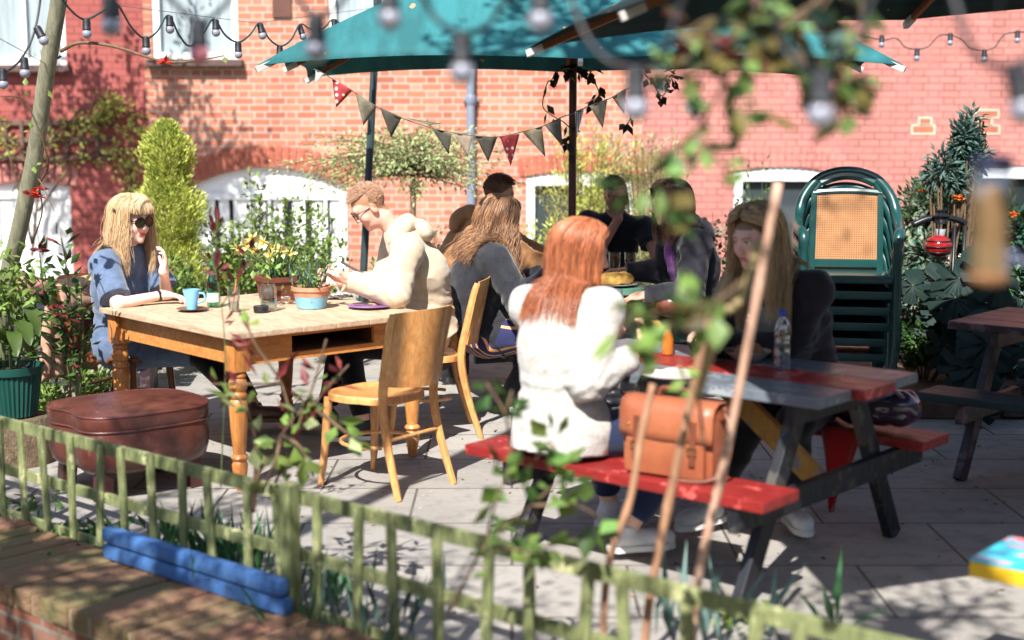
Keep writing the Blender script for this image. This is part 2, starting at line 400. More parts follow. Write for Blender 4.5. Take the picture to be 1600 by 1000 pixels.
# windows
M_pane = NT('window pane'); M_pane.set(color=(.04, .05, .055), rough=.04, spec=.9); M_pane = M_pane.m
M_net = mat('pale net curtain behind glass', (.36, .42, .44), .25, .35, 3, stretch=(6, 1, .4), spec=.6)
M_dark = mat('dark slot glass', (.02, .028, .03), .08, .3, 6, spec=.8)
def window(o, label, pane=M_net, bars=(), hbars=(), sill=True, fw=.07, name='window'):
    y = WY + .06; zt = o['z1'] - .002
    f = MB(); x0, x1, z0 = o['x0'] + .004, o['x1'] - .004, o['z0'] + .004
    r = o.get('rise', 0)
    zz = zt - r
    f.box(((x0 + fw / 2), y, (z0 + zz) / 2), (fw, .08, zz - z0), bev=.006); f.box((x1 - fw / 2, y, (z0 + zz) / 2), (fw, .08, zz - z0), bev=.006)
    f.box(((x0 + x1) / 2, y + .003, z0 + fw / 2), (x1 - x0 - 2 * fw, .08, fw), bev=.006)
    if r:
        n = 12
        for i in range(n):
            ua, ub = i / n * 2 - 1, (i + 1) / n * 2 - 1; A, B_ = x0 + (x1 - x0) * i / n, x0 + (x1 - x0) * (i + 1) / n
            za, zb = zt - r * ua * ua - .004, zt - r * ub * ub - .004
            f.add([(A, y - .042, zz - fw), (B_, y - .042, zz - fw), (B_, y - .042, zb), (A, y - .042, za)], [(0, 1, 2, 3)])
    else: f.box(((x0 + x1) / 2, y + .003, zt - fw / 2), (x1 - x0 - 2 * fw, .08, fw), bev=.006)
    for u in bars: f.box((x0 + (x1 - x0) * u, y + .006, (z0 + zz) / 2), (.045, .06, zz - z0 - .1))
    for u in hbars: f.box(((x0 + x1) / 2, y + .008, z0 + (zz - z0) * u), (x1 - x0 - .1, .055, .04))
    fr = f.build(name, M_white, house)
    g = MB(); g.box(((x0 + x1) / 2, y + .05, (z0 + zz) / 2), (x1 - x0 - .05, .012, zz - z0 - .05)); g.build('pane', pane, fr)
    if sill:
        s_ = MB(); s_.box(((x0 + x1) / 2, WY - .04, z0 - .045), (x1 - x0 + .12, .17, .07), bev=.01); s_.build('sill', M_white if sill == 'w' else mat('dark sill', (.10, .06, .05), .8), fr)
    return fr
window(W['upper_left'], '', bars=(.48,)); window(W['upper_mid'], '', sill='d'); window(W['upper_right'], '', bars=(.5,), sill='w')
M_refl = mat('glass showing garden plants', (.10, .14, .055), .1, .4, 9, c2=(.30, .33, .20), spec=.8)
window(W['low_mid'], '', pane=M_pane, sill='w', fw=.09, bars=(.52,)); window(W['low_right'], '', pane=M_pane, sill='w', fw=.09); window(W['low_far'], '', pane=M_dark, sill='w', fw=.09)
# white doors: left plain boarded, middle with slots
def doors(o, panels, slots, rise):
    y = WY + .07; b = MB(); x0, x1, zt = o['x0'] + .005, o['x1'] - .005, o['z1']; n = 14
    for i in range(n):
        ua, ub = i / n * 2 - 1, (i + 1) / n * 2 - 1; A, B_ = x0 + (x1 - x0) * i / n, x0 + (x1 - x0) * (i + 1) / n
        b.add([(A, y, .0), (B_, y, .0), (B_, y, zt - rise * ub * ub), (A, y, zt - rise * ua * ua)], [(0, 1, 2, 3)])
    for u in panels: b.box((x0 + (x1 - x0) * u, y - .012, .5), (.035, .03, 1.0))
    b.box(((x0 + x1) / 2, y - .016, zt - rise - .10), (x1 - x0 - .02, .04, .07), bev=.005)
    b.box((x0 + .04, y - .02, (zt - rise - .14) / 2), (.075, .05, zt - rise - .14), bev=.006); b.box((x1 - .04, y - .02, (zt - rise - .14) / 2), (.075, .05, zt - rise - .14), bev=.006)
    d = b.build('door', M_white, house)
    for px0, px1, py0, py1 in slots:
        g = MB(); g.box(((wx(px0, 350) + wx(px1, 350)) / 2, y - .004, (wz(py0) + wz(py1)) / 2), (wx(px1, 350) - wx(px0, 350), .012, wz(py0) - wz(py1)), bev=.002); g.build('pane', M_dark, d)
    h = MB(); h.tube([(x1 - .16, y - .07, .55), (x1 - .16, y - .07, .68)], .012); h.build('handle', mat('dark handle metal', (.03, .03, .03), .4, metal=.8), d)
doors(W['door_left'], (.33, .64), [], .05)
doors(W['door_mid'], (.14, .28, .5, .72, .86), [(330, 341, 312, 420), (357, 367, 312, 430), (414, 426, 311, 420), (442, 456, 311, 425), (474, 486, 311, 425), (503, 515, 311, 425)], .22)
# small dark vent hole beside the upper window
b = MB(); b.box((wx(441, 15), WY - .01, wz(8)), (.2, .04, .26), bev=.004); vo = b.build('air_vent', mat('vent iron', (.12, .05, .035), .8), house)
# repaired brick outlines: pale mortar lines round five bricks of the right wall
M_pm = mat('pale repair mortar', (.62, .52, .38), .9, .2, 20)
M_ob = mat('bare orange brick', (.42, .13, .075), .85, .3, 12)
for bx0, bx1, by0, by1 in ((1436, 1455, 184, 195), (1425, 1460, 196, 209), (1525, 1560, 172, 184), (1530, 1550, 185, 195), (1527, 1561, 196, 209)):
    X0, X1, Z0, Z1 = wx(bx0, by0), wx(bx1, by0), wz(by1), wz(by0)
    g = MB(); g.box(((X0 + X1) / 2, WY - .001, (Z0 + Z1) / 2), (X1 - X0, .008, Z1 - Z0)); rp = g.build('repaired_brick', M_ob, house)
    g = MB(); t_ = .018
    for c_, s_ in (((X0 + X1) / 2, Z0), ((X0 + X1) / 2, Z1)): g.box((c_, WY - .003, s_), (X1 - X0 + t_, .012, t_))
    for c_ in (X0, X1): g.box((c_, WY - .0035, (Z0 + Z1) / 2), (t_, .0115, Z1 - Z0 - t_))
    g.build('repair_mortar', M_pm, rp)
# drain pipe
M_pipe = mat('grey painted drainpipe', (.20, .23, .29), .45, .2, 6)
t = T('drainpipe', 'grey drainpipe running down the bare brick wall behind the bunting', 'drainpipe', (wx(737, 200), WY - .09, 0))
b = MB(); b.tube([(wx(736, 200), WY - .09, -.1), (wx(735, 120), WY - .09, 6.5)], .045, 14); b.build('pipe', M_pipe, t, autos=40)
for z in (.6, 2.0, 3.6): b = MB(); b.lathe([(.05, -.05), (.056, -.04), (.056, .04), (.05, .05)], (wx(736, 200), WY - .09, z), 14); b.box((wx(736, 200), WY - .03, z), (.16, .06, .03)); b.build('bracket', M_pipe, t, autos=40)
# leaning dark post carrying the string lights
p0, p1 = at(568, 425, 10.2), at(590, 4, 10.2)
t = T('light_post', 'thin dark leaning metal post between the man in the cream hoodie and the parasol', 'post', (p0.x - .02, p0.y, 0))
b = MB(); b.tube([(p0.x - .045, p0.y, 0), p0, p1], [.028, .028, .026], 10); b.build('pole', mat('dark green metal', (.035, .06, .065), .45, .3, 9), t, autos=40)
b = MB(); b.tube([p1 + Vector((0, 0, -.02)), p1 + Vector((0, 0, .02))], .03, 8); b.build('cap', mat('dark green metal', (1, 1, 1)), t)

# ---- low brick wall in the foreground
lw0, lw1 = TA - TD * 3.5 - TN * .04, TB + TD * 2.5 - TN * .04
t = T('low_brick_wall', 'mossy low brick wall under the trellis at the bottom left', 'wall', (lw0.x, lw0.y, -.54))
b = MB(); th = .50; ctr = (lw0 + lw1) / 2 - TN * th / 2; rz = math.atan2(TD.y, TD.x)
b.box((ctr.x, ctr.y, -.27), ((lw1 - lw0).length, th - .03, .50), rz=rz); b.build('brickwork', M_lowb, t)
M_cop = mat('mossy worn coping brick', (.22, .095, .06), .9, .5, 3.2, bump=.9, bscale=30, c2=(.13, .12, .045), dist=.02, world=True)
b = MB(); rng = random.Random(8); n = int((lw1 - lw0).length / .118)
for i in range(n):
    c = lw0 + TD * (i + .5) * .118 - TN * (th / 2 + rng.uniform(-.008, .008)); b.box((c.x, c.y, .008 + rng.uniform(-.006, .005)), (.106, th, .075), rz=rz + rng.uniform(-.02, .02), bev=.014)
b.build('coping', M_cop, t)
b = MB(); c = ctr; b.box((c.x, c.y, .0), ((lw1 - lw0).length, th - .02, .072), rz=rz); b.build('coping_mortar', mat('mossy mortar', (.17, .155, .07), .95, .4, 6, bump=.6, c2=(.25, .2, .14), dist=.01), t)
# soft blue pipes on the wall
M_blue = mat('worn blue painted timber', (.035, .12, .34), .6, .35, 14, bump=.4, c2=(.07, .17, .38))
for i, (ya, yb, lab) in enumerate(((838, 926, 'upper of the two stacked blue painted rails on the mossy low wall'), (873, 958, 'lower of the two stacked blue painted rails on the mossy low wall'))):
    A, B_ = atz(182, ya, .077), atz(470, yb, .077)
    off = -TN * .098; zz_ = .080 + (1 - i) * .066; A, B_ = Vector((-1.507, 5.42 + (.006 if i else 0), zz_)) + off, Vector((-.71 + (.012 if i else 0), 4.755, zz_)) + off
    b = MB(); b.bar(A, B_, .050, .060, bev=.022)
    o = b.build('blue_rail', M_blue, autos=50); tag(o, lab, 'rail', 'blue painted rails on the low wall')

# ---- trellis fence on the wall
M_tre = wood('weathered green trellis timber', (142, 148, 98), (84, 92, 56), 4, (10, 10, 1.5), .85, .5, worn=(176, 176, 128))
t = T('trellis_fence', 'low weathered green-stained trellis fence running along the mossy brick wall', 'fence', (TA.x, TA.y, 0))
H = .46; rngT = random.Random(4)
def tp(px, z):                                            # point on trellis line seen at px
    r = ray(px, 800); # solve TA + s TD with x/y ratio
    k_ = r.x / r.y; s_ = (k_ * TA.y - TA.x) / (TD.x - k_ * TD.y); p = TA + TD * s_; return Vector((p.x, p.y, z))
S0, S1 = -2.0, (TB - TA).length + .3
postS = (tp(468, 0) - TA).dot(TD)
for z0, th_ in ((H - .02, .04), (.235, .036), (.035, .036)):
    b = MB(); a_, c_ = TA + TD * S0, TA + TD * S1
    b.bar((a_.x, a_.y, z0), (c_.x, c_.y, z0), .018, .05 if z0 > .4 else .045, bev=.004); b.build('rail', M_tre, t)
s_ = S0 + .05
while s_ < S1:
    if abs(s_ - postS) > .06:
        p = TA + TD * s_ - TN * .0165; lean = rngT.uniform(-.035, .035)
        b = MB(); b.bar((p.x, p.y, .0), (p.x + TD.x * lean, p.y + TD.y * lean, H + rngT.uniform(-.012, .012)), .04, .013, up=TN, bev=.004); b.build('slat', M_tre, t)
    s_ += .19 + rngT.uniform(-.012, .012)
b = MB(); p = TA + TD * postS - TN * .045; b.box((p.x, p.y, .245), (.055, .05, .50), rz=rz, bev=.006); b.build('post', M_tre, t)

# ---- wall trellis with climbing plant (upper left)
M_bro = wood('brown weathered batten', (120, 92, 78), (80, 60, 52), 5, (1, 8, 8), .9, .4)
t = T('wall_trellis', 'brown wooden trellis fixed to the red painted wall at the left', 'trellis', (wx(80, 220), WY - .05, wz(250)))
for py in (192, 218, 247):
    b = MB(); b.box(((wx(-40, py) + wx(178, py)) / 2, WY - .03, wz(py)), (wx(178, py) - wx(-40, py), .03, .055), bev=.004); b.build('batten', M_bro, t)
for px in (-15, 12, 37, 60, 82, 106, 130, 154):
    b = MB(); b.box((wx(px, 220), WY - .054, wz(219)), (.035, .018, wz(188) - wz(251)), bev=.003); b.build('batten', M_bro, t)
# ================================================================ PEOPLE (distance-field bodies meshed once)
def vnoise(P, s, seed=0):
    q = P * s + seed * 17.31; i = np.floor(q).astype(np.int64); f = q - i; f = f * f * (3 - 2 * f); out = 0
    for dx in (0, 1):
        for dy in (0, 1):
            for dz in (0, 1):
                h = ((i[:, 0] + dx) * 73856093) ^ ((i[:, 1] + dy) * 19349663) ^ ((i[:, 2] + dz) * 83492791) ^ (seed * 2654435)
                h = ((h ^ (h >> 13)) * 1274126177) & 0x7fffffff
                out = out + (h / 0x7fffffff) * (f[:, 0] if dx else 1 - f[:, 0]) * (f[:, 1] if dy else 1 - f[:, 1]) * (f[:, 2] if dz else 1 - f[:, 2])
    return out * 2 - 1
def A3(v): return np.array(v, float)
def nrm(v): v = A3(v); return v / (np.linalg.norm(v) + 1e-12)
def cap(a, b, ra, rb=None, k=.025, fa=False, fb=False): return ('c', A3(a), A3(b), ra, ra if rb is None else rb, k, fa, fb)
def ell(c, r, rot=None, k=.03): return ('e', A3(c), A3(r), np.eye(3) if rot is None else np.array(rot, float), k)
def pd(p, P):
    if p[0] == 'c':
        _, a, b, ra, rb, k, fa, fb = p; ba = b - a; L2 = ba @ ba + 1e-12; tu = (P - a) @ ba / L2; t = np.clip(tu, 0, 1)
        d = np.linalg.norm(P - a - t[:, None] * ba, axis=1) - (ra + (rb - ra) * t); L = math.sqrt(L2)
        if fb: d = np.maximum(d, (tu - 1) * L)
        if fa: d = np.maximum(d, -tu * L)
        return d
    _, c, r, M_, k = p; q = (P - c) @ M_.T / r; l = np.linalg.norm(q, axis=1); g = np.linalg.norm(q / r, axis=1) + 1e-9
    return l * (l - 1) / g
def smin(a, b, k):
    h = np.clip(.5 + .5 * (b - a) / k, 0, 1); return b * (1 - h) + a * h - k * h * (1 - h)
def field(prims, P):
    d = None
    for p in prims:
        e = pd(p, P); k = p[5] if p[0] == 'c' else p[4]
        d = e if d is None else smin(d, e, k)
    return d
def mesh_field(prims, h=.006, disp=None, pad=.03):
    lo, hi = np.full(3, 1e9), np.full(3, -1e9)
    for p in prims:
        if p[0] == 'c':
            r = max(p[3], p[4]); lo = np.minimum(lo, np.minimum(p[1], p[2]) - r); hi = np.maximum(hi, np.maximum(p[1], p[2]) + r)
        else: r = p[2].max(); lo = np.minimum(lo, p[1] - r); hi = np.maximum(hi, p[1] + r)
    lo -= pad; hi += pad; nb = 10; B = h * nb; N = np.ceil((hi - lo) / B).astype(int); dims = N * nb + 1
    G = np.ones(tuple(dims), np.float32)
    ci = np.stack(np.meshgrid(*[np.arange(n) for n in N], indexing='ij'), -1).reshape(-1, 3); C = lo + (ci + .5) * B
    each = [pd(p, C) for p in prims]; dc = field(prims, C); rad = B * .87
    og = np.stack(np.meshgrid(*[np.arange(nb + 1)] * 3, indexing='ij'), -1).reshape(-1, 3)
    for n_ in range(len(C)):
        i = ci[n_] * nb
        if abs(dc[n_]) > rad * 1.5 + .035:
            if dc[n_] < 0: G[i[0]:i[0] + nb + 1, i[1]:i[1] + nb + 1, i[2]:i[2] + nb + 1] = -1
            continue
        sub = [p for p, e in zip(prims, each) if e[n_] < max(dc[n_], 0) + rad * 2 + .05]
        if not sub: continue
        P = lo + (i + og) * h; d = field(sub, P)
        if disp is not None: d = d + disp(P)
        G[i[0]:i[0] + nb + 1, i[1]:i[1] + nb + 1, i[2]:i[2] + nb + 1] = d.reshape(nb + 1, nb + 1, nb + 1)
    S = G < 0
    cnt = np.zeros(tuple(np.array(S.shape) - 1), np.int8)
    for dx in (0, 1):
        for dy in (0, 1):
            for dz in (0, 1): cnt += S[dx:S.shape[0] - 1 + dx, dy:S.shape[1] - 1 + dy, dz:S.shape[2] - 1 + dz]
    act = (cnt > 0) & (cnt < 8); idx = np.argwhere(act); vid = -np.ones(act.shape, np.int64); vid[act] = np.arange(len(idx))
    acc = np.zeros((len(idx), 3)); num = np.zeros(len(idx)); offs = [(a, b, c) for a in (0, 1) for b in (0, 1) for c in (0, 1)]
    vals = {o: G[idx[:, 0] + o[0], idx[:, 1] + o[1], idx[:, 2] + o[2]] for o in offs}
    for o in offs:
        for ax in range(3):
            if o[ax]: continue
            o2 = list(o); o2[ax] = 1; o2 = tuple(o2); a, b = vals[o], vals[o2]; m = (a < 0) != (b < 0)
            t = np.where(m, a / np.where(np.abs(a - b) < 1e-12, 1, a - b), 0); pt = np.tile(np.array(o, float), (len(idx), 1)); pt[:, ax] += t
            acc[m] += pt[m]; num[m] += 1
    V = lo + (idx + acc / num[:, None]) * h; F = []
    for ax in range(3):
        u, v = (ax + 1) % 3, (ax + 2) % 3; sl1 = [slice(None)] * 3; sl2 = [slice(None)] * 3; sl1[ax] = slice(0, -1); sl2[ax] = slice(1, None)
        ch = S[tuple(sl1)] != S[tuple(sl2)]; e = np.argwhere(ch); e = e[(e[:, u] > 0) & (e[:, v] > 0) & (e[:, u] < S.shape[u] - 1) & (e[:, v] < S.shape[v] - 1)]
        def cell(du, dv): q = e.copy(); q[:, u] -= du; q[:, v] -= dv; return vid[q[:, 0], q[:, 1], q[:, 2]]
        quad = np.stack([cell(1, 1), cell(0, 1), cell(0, 0), cell(1, 0)], 1); fl = ~S[e[:, 0], e[:, 1], e[:, 2]]
        quad[fl] = quad[fl][:, ::-1]; quad = quad[(quad >= 0).all(1)]; F.append(quad)
    return V, np.concatenate(F)

def skin_mat():
    k = NT('skin'); a = k.n('Attribute', attribute_name='col'); f = k.noise(60, 3, .6)
    c = k.mix(k.ramp(f, .35, .7, 0, .18), a.outputs['Color'], (.45, .16, .10)); k.set(color=c, rough=.48, spec=.4, sss=.12); k.b.inputs['Subsurface Radius'].default_value = (.012, .005, .003)
    k.bump(k.noise(220, 3), .12, .001); return k.m
M_skin = skin_mat()
def cloth(name, c, weave=260, var=.18, bump=.35, c2=None, stripe=None, rough=.92, sheen=.25):
    if name in MATS: return MATS[name]
    k = NT(name); A = lin(c) if max(c) > 1.01 else c; B = (lin(c2) if max(c2) > 1.01 else c2) if c2 else tuple(v * (1 - var) for v in A)
    col = k.mix(k.ramp(k.noise(18, 5, .65), .35, .7), A, B); col = k.mix(k.ramp(k.noise(weave, 2, .5), .35, .7, 0, .35), col, tuple(v * .6 for v in B))
    if stripe:
        sp = k.n('SeparateXYZ'); k.l(k.obj(), sp.inputs[0]); ax, per, duty, sc_col = stripe
        w_ = k.M('FRACT', k.M('DIVIDE', k.M('ADD', sp.outputs[ax], k.M('MULTIPLY', k.noise(3, 2), .05)), per)); col = k.mix(k.M('LESS_THAN', w_, duty), col, lin(sc_col))
    k.set(color=col, rough=rough, spec=.2, sheen=sheen); k.bump(k.M('ADD', k.noise(weave, 2, .5), k.M('MULTIPLY', k.noise(30, 4, .6), 1.5)), bump, .003)
    MATS[name] = k.m; return k.m
def hair_mat(name, c, c2, rough=.38):
    k = NT(name); a = k.n('Attribute', attribute_name='v'); k.set(color=k.mix(a.outputs['Fac'], lin(c), lin(c2)), rough=rough, spec=.6, sheen=.1)
    try: k.b.inputs['Anisotropic'].default_value = .6
    except Exception: pass
    return k.m

def ik(S, Wr, l1, l2, hint):
    S, Wr = A3(S), A3(Wr); d = Wr - S; D = np.linalg.norm(d); u = d / D; mx = (l1 + l2) * .995
    if D > mx: Wr = S + u * mx; D = mx
    a = (l1 * l1 - l2 * l2 + D * D) / (2 * D); hh = math.sqrt(max(l1 * l1 - a * a, 0)); hn = A3(hint) - u * (A3(hint) @ u); return S + u * a + nrm(hn) * hh, Wr
def rotm(yaw=0, pitch=0, roll=0):
    """yaw left +, pitch down +, roll to the right + ; columns = right, forward, up axes"""
    return np.array(Matrix.Rotation(yaw, 3, 'Z') @ Matrix.Rotation(-pitch, 3, 'X') @ Matrix.Rotation(roll, 3, 'Y'))

def hand_prims(Wr, d, n, side, curl=.5, sc_=1., thumb=.6):
    """d fingers direction, n palm normal (curl goes towards n), side=+1 right hand"""
    d = nrm(d); n = A3(n) - d * (A3(n) @ d); n = nrm(n); s = np.cross(d, n) * side; s = nrm(s)
    rot = np.stack([s, d, n]); out = [ell(Wr + d * .047 * sc_, (.041 * sc_, .053 * sc_, .0155 * sc_), rot, .012), cap(Wr, Wr + d * .03, .024, .022, .02)]
    for j, (off, ln) in enumerate(((.031, .066), (.0105, .075), (-.0105, .069), (-.030, .053))):
        p = Wr + d * (.088 - abs(off) * .28) * sc_ + s * off * sc_; an = .12 + curl * (.35 + .06 * j); dd = d * math.cos(an) + n * math.sin(an) + s * off * 2.2; r = .0092 * sc_
        for q, fr in enumerate((.45, .31, .26)):
            e = p + nrm(dd) * ln * fr * sc_; out.append(cap(p, e, r, r * .9, .004)); p = e; r *= .9; an += curl * (.85 + .07 * j); dd = d * math.cos(an) + n * math.sin(an) + s * off * 1.2
    p = Wr + d * .022 * sc_ + s * .030 * sc_; dd = nrm(d * .62 + s * .62 + n * .45 * thumb); e = p + dd * .036 * sc_; out.append(cap(p, e, .0135, .0105, .008)); e2 = e + nrm(d * .85 + s * .18 + n * .55 * thumb) * .030 * sc_; out.append(cap(e, e2, .0105, .0085, .004))
    return out

def strands(P0, paths, name, m, parent, r0=.0022, rng=None, tip=.35, vbase=0., vr=1.):
    """paths (n,m,3) -> three-sided strands in one mesh (local coordinates)"""
    n, k, _ = paths.shape; T_ = np.gradient(paths, axis=1); T_ /= np.linalg.norm(T_, axis=2, keepdims=True) + 1e-9
    ref = rng.normal(0, 1, (n, 1, 3)); x = np.cross(T_, ref); x /= np.linalg.norm(x, axis=2, keepdims=True) + 1e-9; y = np.cross(T_, x)
    rr = (r0 * np.linspace(1, tip, k) * np.where(np.arange(k) == k - 1, .2, 1))[None, :, None] * rng.uniform(.7, 1.35, (n, 1, 1))
    V = np.stack([paths + (x * math.cos(a) + y * math.sin(a)) * rr for a in (0, 2.094, 4.189)], 2)   # n,k,3,3
    base = (np.arange(n)[:, None] * k + np.arange(k - 1)[None, :]).reshape(-1, 1) * 3
    F = np.concatenate([base + np.array([[a, (a + 1) % 3, 3 + (a + 1) % 3, 3 + a]]) for a in range(3)])
    v = np.clip(vbase + vr * rng.beta(1.1, 1.3, n), 0, 1)
    return finish(name, V.reshape(-1, 3), F, m, parent, smooth=True, local=True, attr={'v': ('FLOAT', np.repeat(v, k * 3))})

def long_hair(root, m, hc, HM, coll, rng, n=1100, length=.38, wave=0., curl=0., bangs=False, gap=55, thick=.022, r0=.0022, part=0., back=True, flare=.12, ends=.06, front_len=None, lenjit=.18):
    """strands from the parting over the skull, then falling; pushed out of the collision field"""
    k = 26; ph = rng.uniform(gap, 180, n) * rng.choice([-1, 1], n)
    if bangs: nbg = int(n * .2); ph[:nbg] = rng.uniform(-gap - 6, gap + 6, nbg)
    isb = np.abs(ph) < gap + (6 if bangs else 0); isb &= np.arange(n) < (int(n * .2) if bangs else 0)
    phe = np.radians(ph); phs = phe.copy(); sw_ = (rng.uniform(0, 1, n) < .34) & ~isb & (np.abs(ph) < gap + 50); phs[sw_] = phe[sw_] * rng.uniform(.05, .75, sw_.sum()); rx, ry, rz_ = .079, .101, .098; u = rng.uniform(0, 1, n) ** .7; lay = .004 + u * thick
    th0 = np.radians(rng.uniform(2, 34, n)); th0[sw_] = np.radians(rng.uniform(18, 47, sw_.sum())); wid = np.radians(rng.uniform(94, 112, n)); wid[isb] = np.radians(rng.uniform(66, 76, isb.sum()))
    L = length * (1 + rng.uniform(-lenjit, lenjit * .4, n)); 
    if front_len: L = np.where(np.abs(ph) < gap + 35, L * front_len, L)
    L[isb] = rng.uniform(.004, .014, isb.sum())
    ks = 11; pts = np.zeros((n, k, 3)); ctr = np.array([part, -.012, .028])
    for i in range(ks):
        th = th0 + (wid - th0) * i / (ks - 1); lf = np.minimum(1, .45 + .2 * i); phi = phs + (phe - phs) * min(1, i / 5)
        q = np.stack([np.sin(phi) * np.sin(th) * (rx + lay * lf), np.cos(phi) * np.sin(th) * (ry + lay * lf), np.cos(th) * (rz_ + lay * lf)], 1)
        q[:, 1] += np.where(isb, .0, .03 * (1 - i / (ks - 1)) * np.cos(th) ** 2)
        pts[:, i] = (q + ctr) @ HM.T + hc
    out = pts[:, ks - 1] - pts[:, ks - 2]; out /= np.linalg.norm(out, axis=1, keepdims=True); rad = pts[:, ks - 1] - hc; rad[:, 2] = 0; rad /= np.linalg.norm(rad, axis=1, keepdims=True) + 1e-9
    step = L / (k - ks); ph0 = rng.uniform(0, 6.28, n); clump = rng.integers(0, 26, n); ph0 = ph0 * .25 + clump * 2.4
    for i in range(ks, k):
        s = (i - ks + 1) / (k - ks); dirn = out * max(0, .5 - s * 1.6) + np.array([0, 0, -1.]) + rad * (flare * (1 - 1.6 * s)) - rad * ends * s
        dirn /= np.linalg.norm(dirn, axis=1, keepdims=True); pts[:, i] = pts[:, i - 1] + dirn * step[:, None]
        if coll is not None:
            P = pts[:, i]; d = coll(P); e = 2e-3; g = np.stack([coll(P + np.eye(3)[a] * e) - d for a in range(3)], 1) / e; g /= np.linalg.norm(g, axis=1, keepdims=True) + 1e-9
            mar = .006 + lay * .6; pts[:, i] = P + g * np.clip(mar - d, 0, .05)[:, None]
    if wave or curl:
        for i in range(5, k):
            s = max(0, (i - 5) / (k - 5)); amp = (wave + curl * s) * min(1, s * 2.2); a = ph0 + i * (1.05 if curl else .6)
            side = np.cross(rad, [0, 0, 1.]); pts[:, i] += side * (amp * np.sin(a))[:, None] + rad * (amp * .8 * np.cos(a) + amp * .5)[:, None]
    fly = np.where(rng.uniform(0, 1, (n, 1, 1)) < .16, 5., 1.); jit = rng.normal(0, 1, (n, 1, 3)) * fly * .0022 * np.linspace(0, 1, k)[None, :, None]; pts = pts + jit * (2.2 if curl else 1)
    pts[isb, ks:] = pts[isb, ks - 1:ks] + (np.array([0, 0, -1.]) * .012)[None, None, :] * np.linspace(.1, 1, k - ks)[None, :, None]
    return strands(None, pts, 'hair', m, root, r0=r0, rng=rng)

def short_hair(root, m, hc, HM, rng, n=1500, ln=.03, top=1.3, r0=.0016, low=.0):
    th = np.arccos(1 - rng.uniform(0, 1.25, n)); ph = rng.uniform(-math.pi, math.pi, n)
    keep = (th < np.radians(58)) | (np.abs(ph) > 1.55) & (th < np.radians(112)); th, ph = th[keep], ph[keep]; n = len(th)
    q = np.stack([np.sin(ph) * np.sin(th), np.cos(ph) * np.sin(th), np.cos(th)], 1); rr = np.array([.076, .095, .090]); base = q * rr + np.array([0, -.012, .03])
    nv = q / rr; nv /= np.linalg.norm(nv, axis=1, keepdims=True); comb = np.array([.3, .35, -.1]) + rng.normal(0, .16, (n, 3)); l = ln * np.where(th < 1.0, top, .55) * rng.uniform(.7, 1.2, n)
    k = 5; pts = np.zeros((n, k, 3))
    for i in range(k):
        s = i / (k - 1); pts[:, i] = base + (nv * (s * .7 - .4 * s * s) + comb * s * (.5 + .5 * s)) * l[:, None]
    pts = pts @ HM.T + hc; return strands(None, pts, 'hair', m, root, r0=r0, rng=rng)

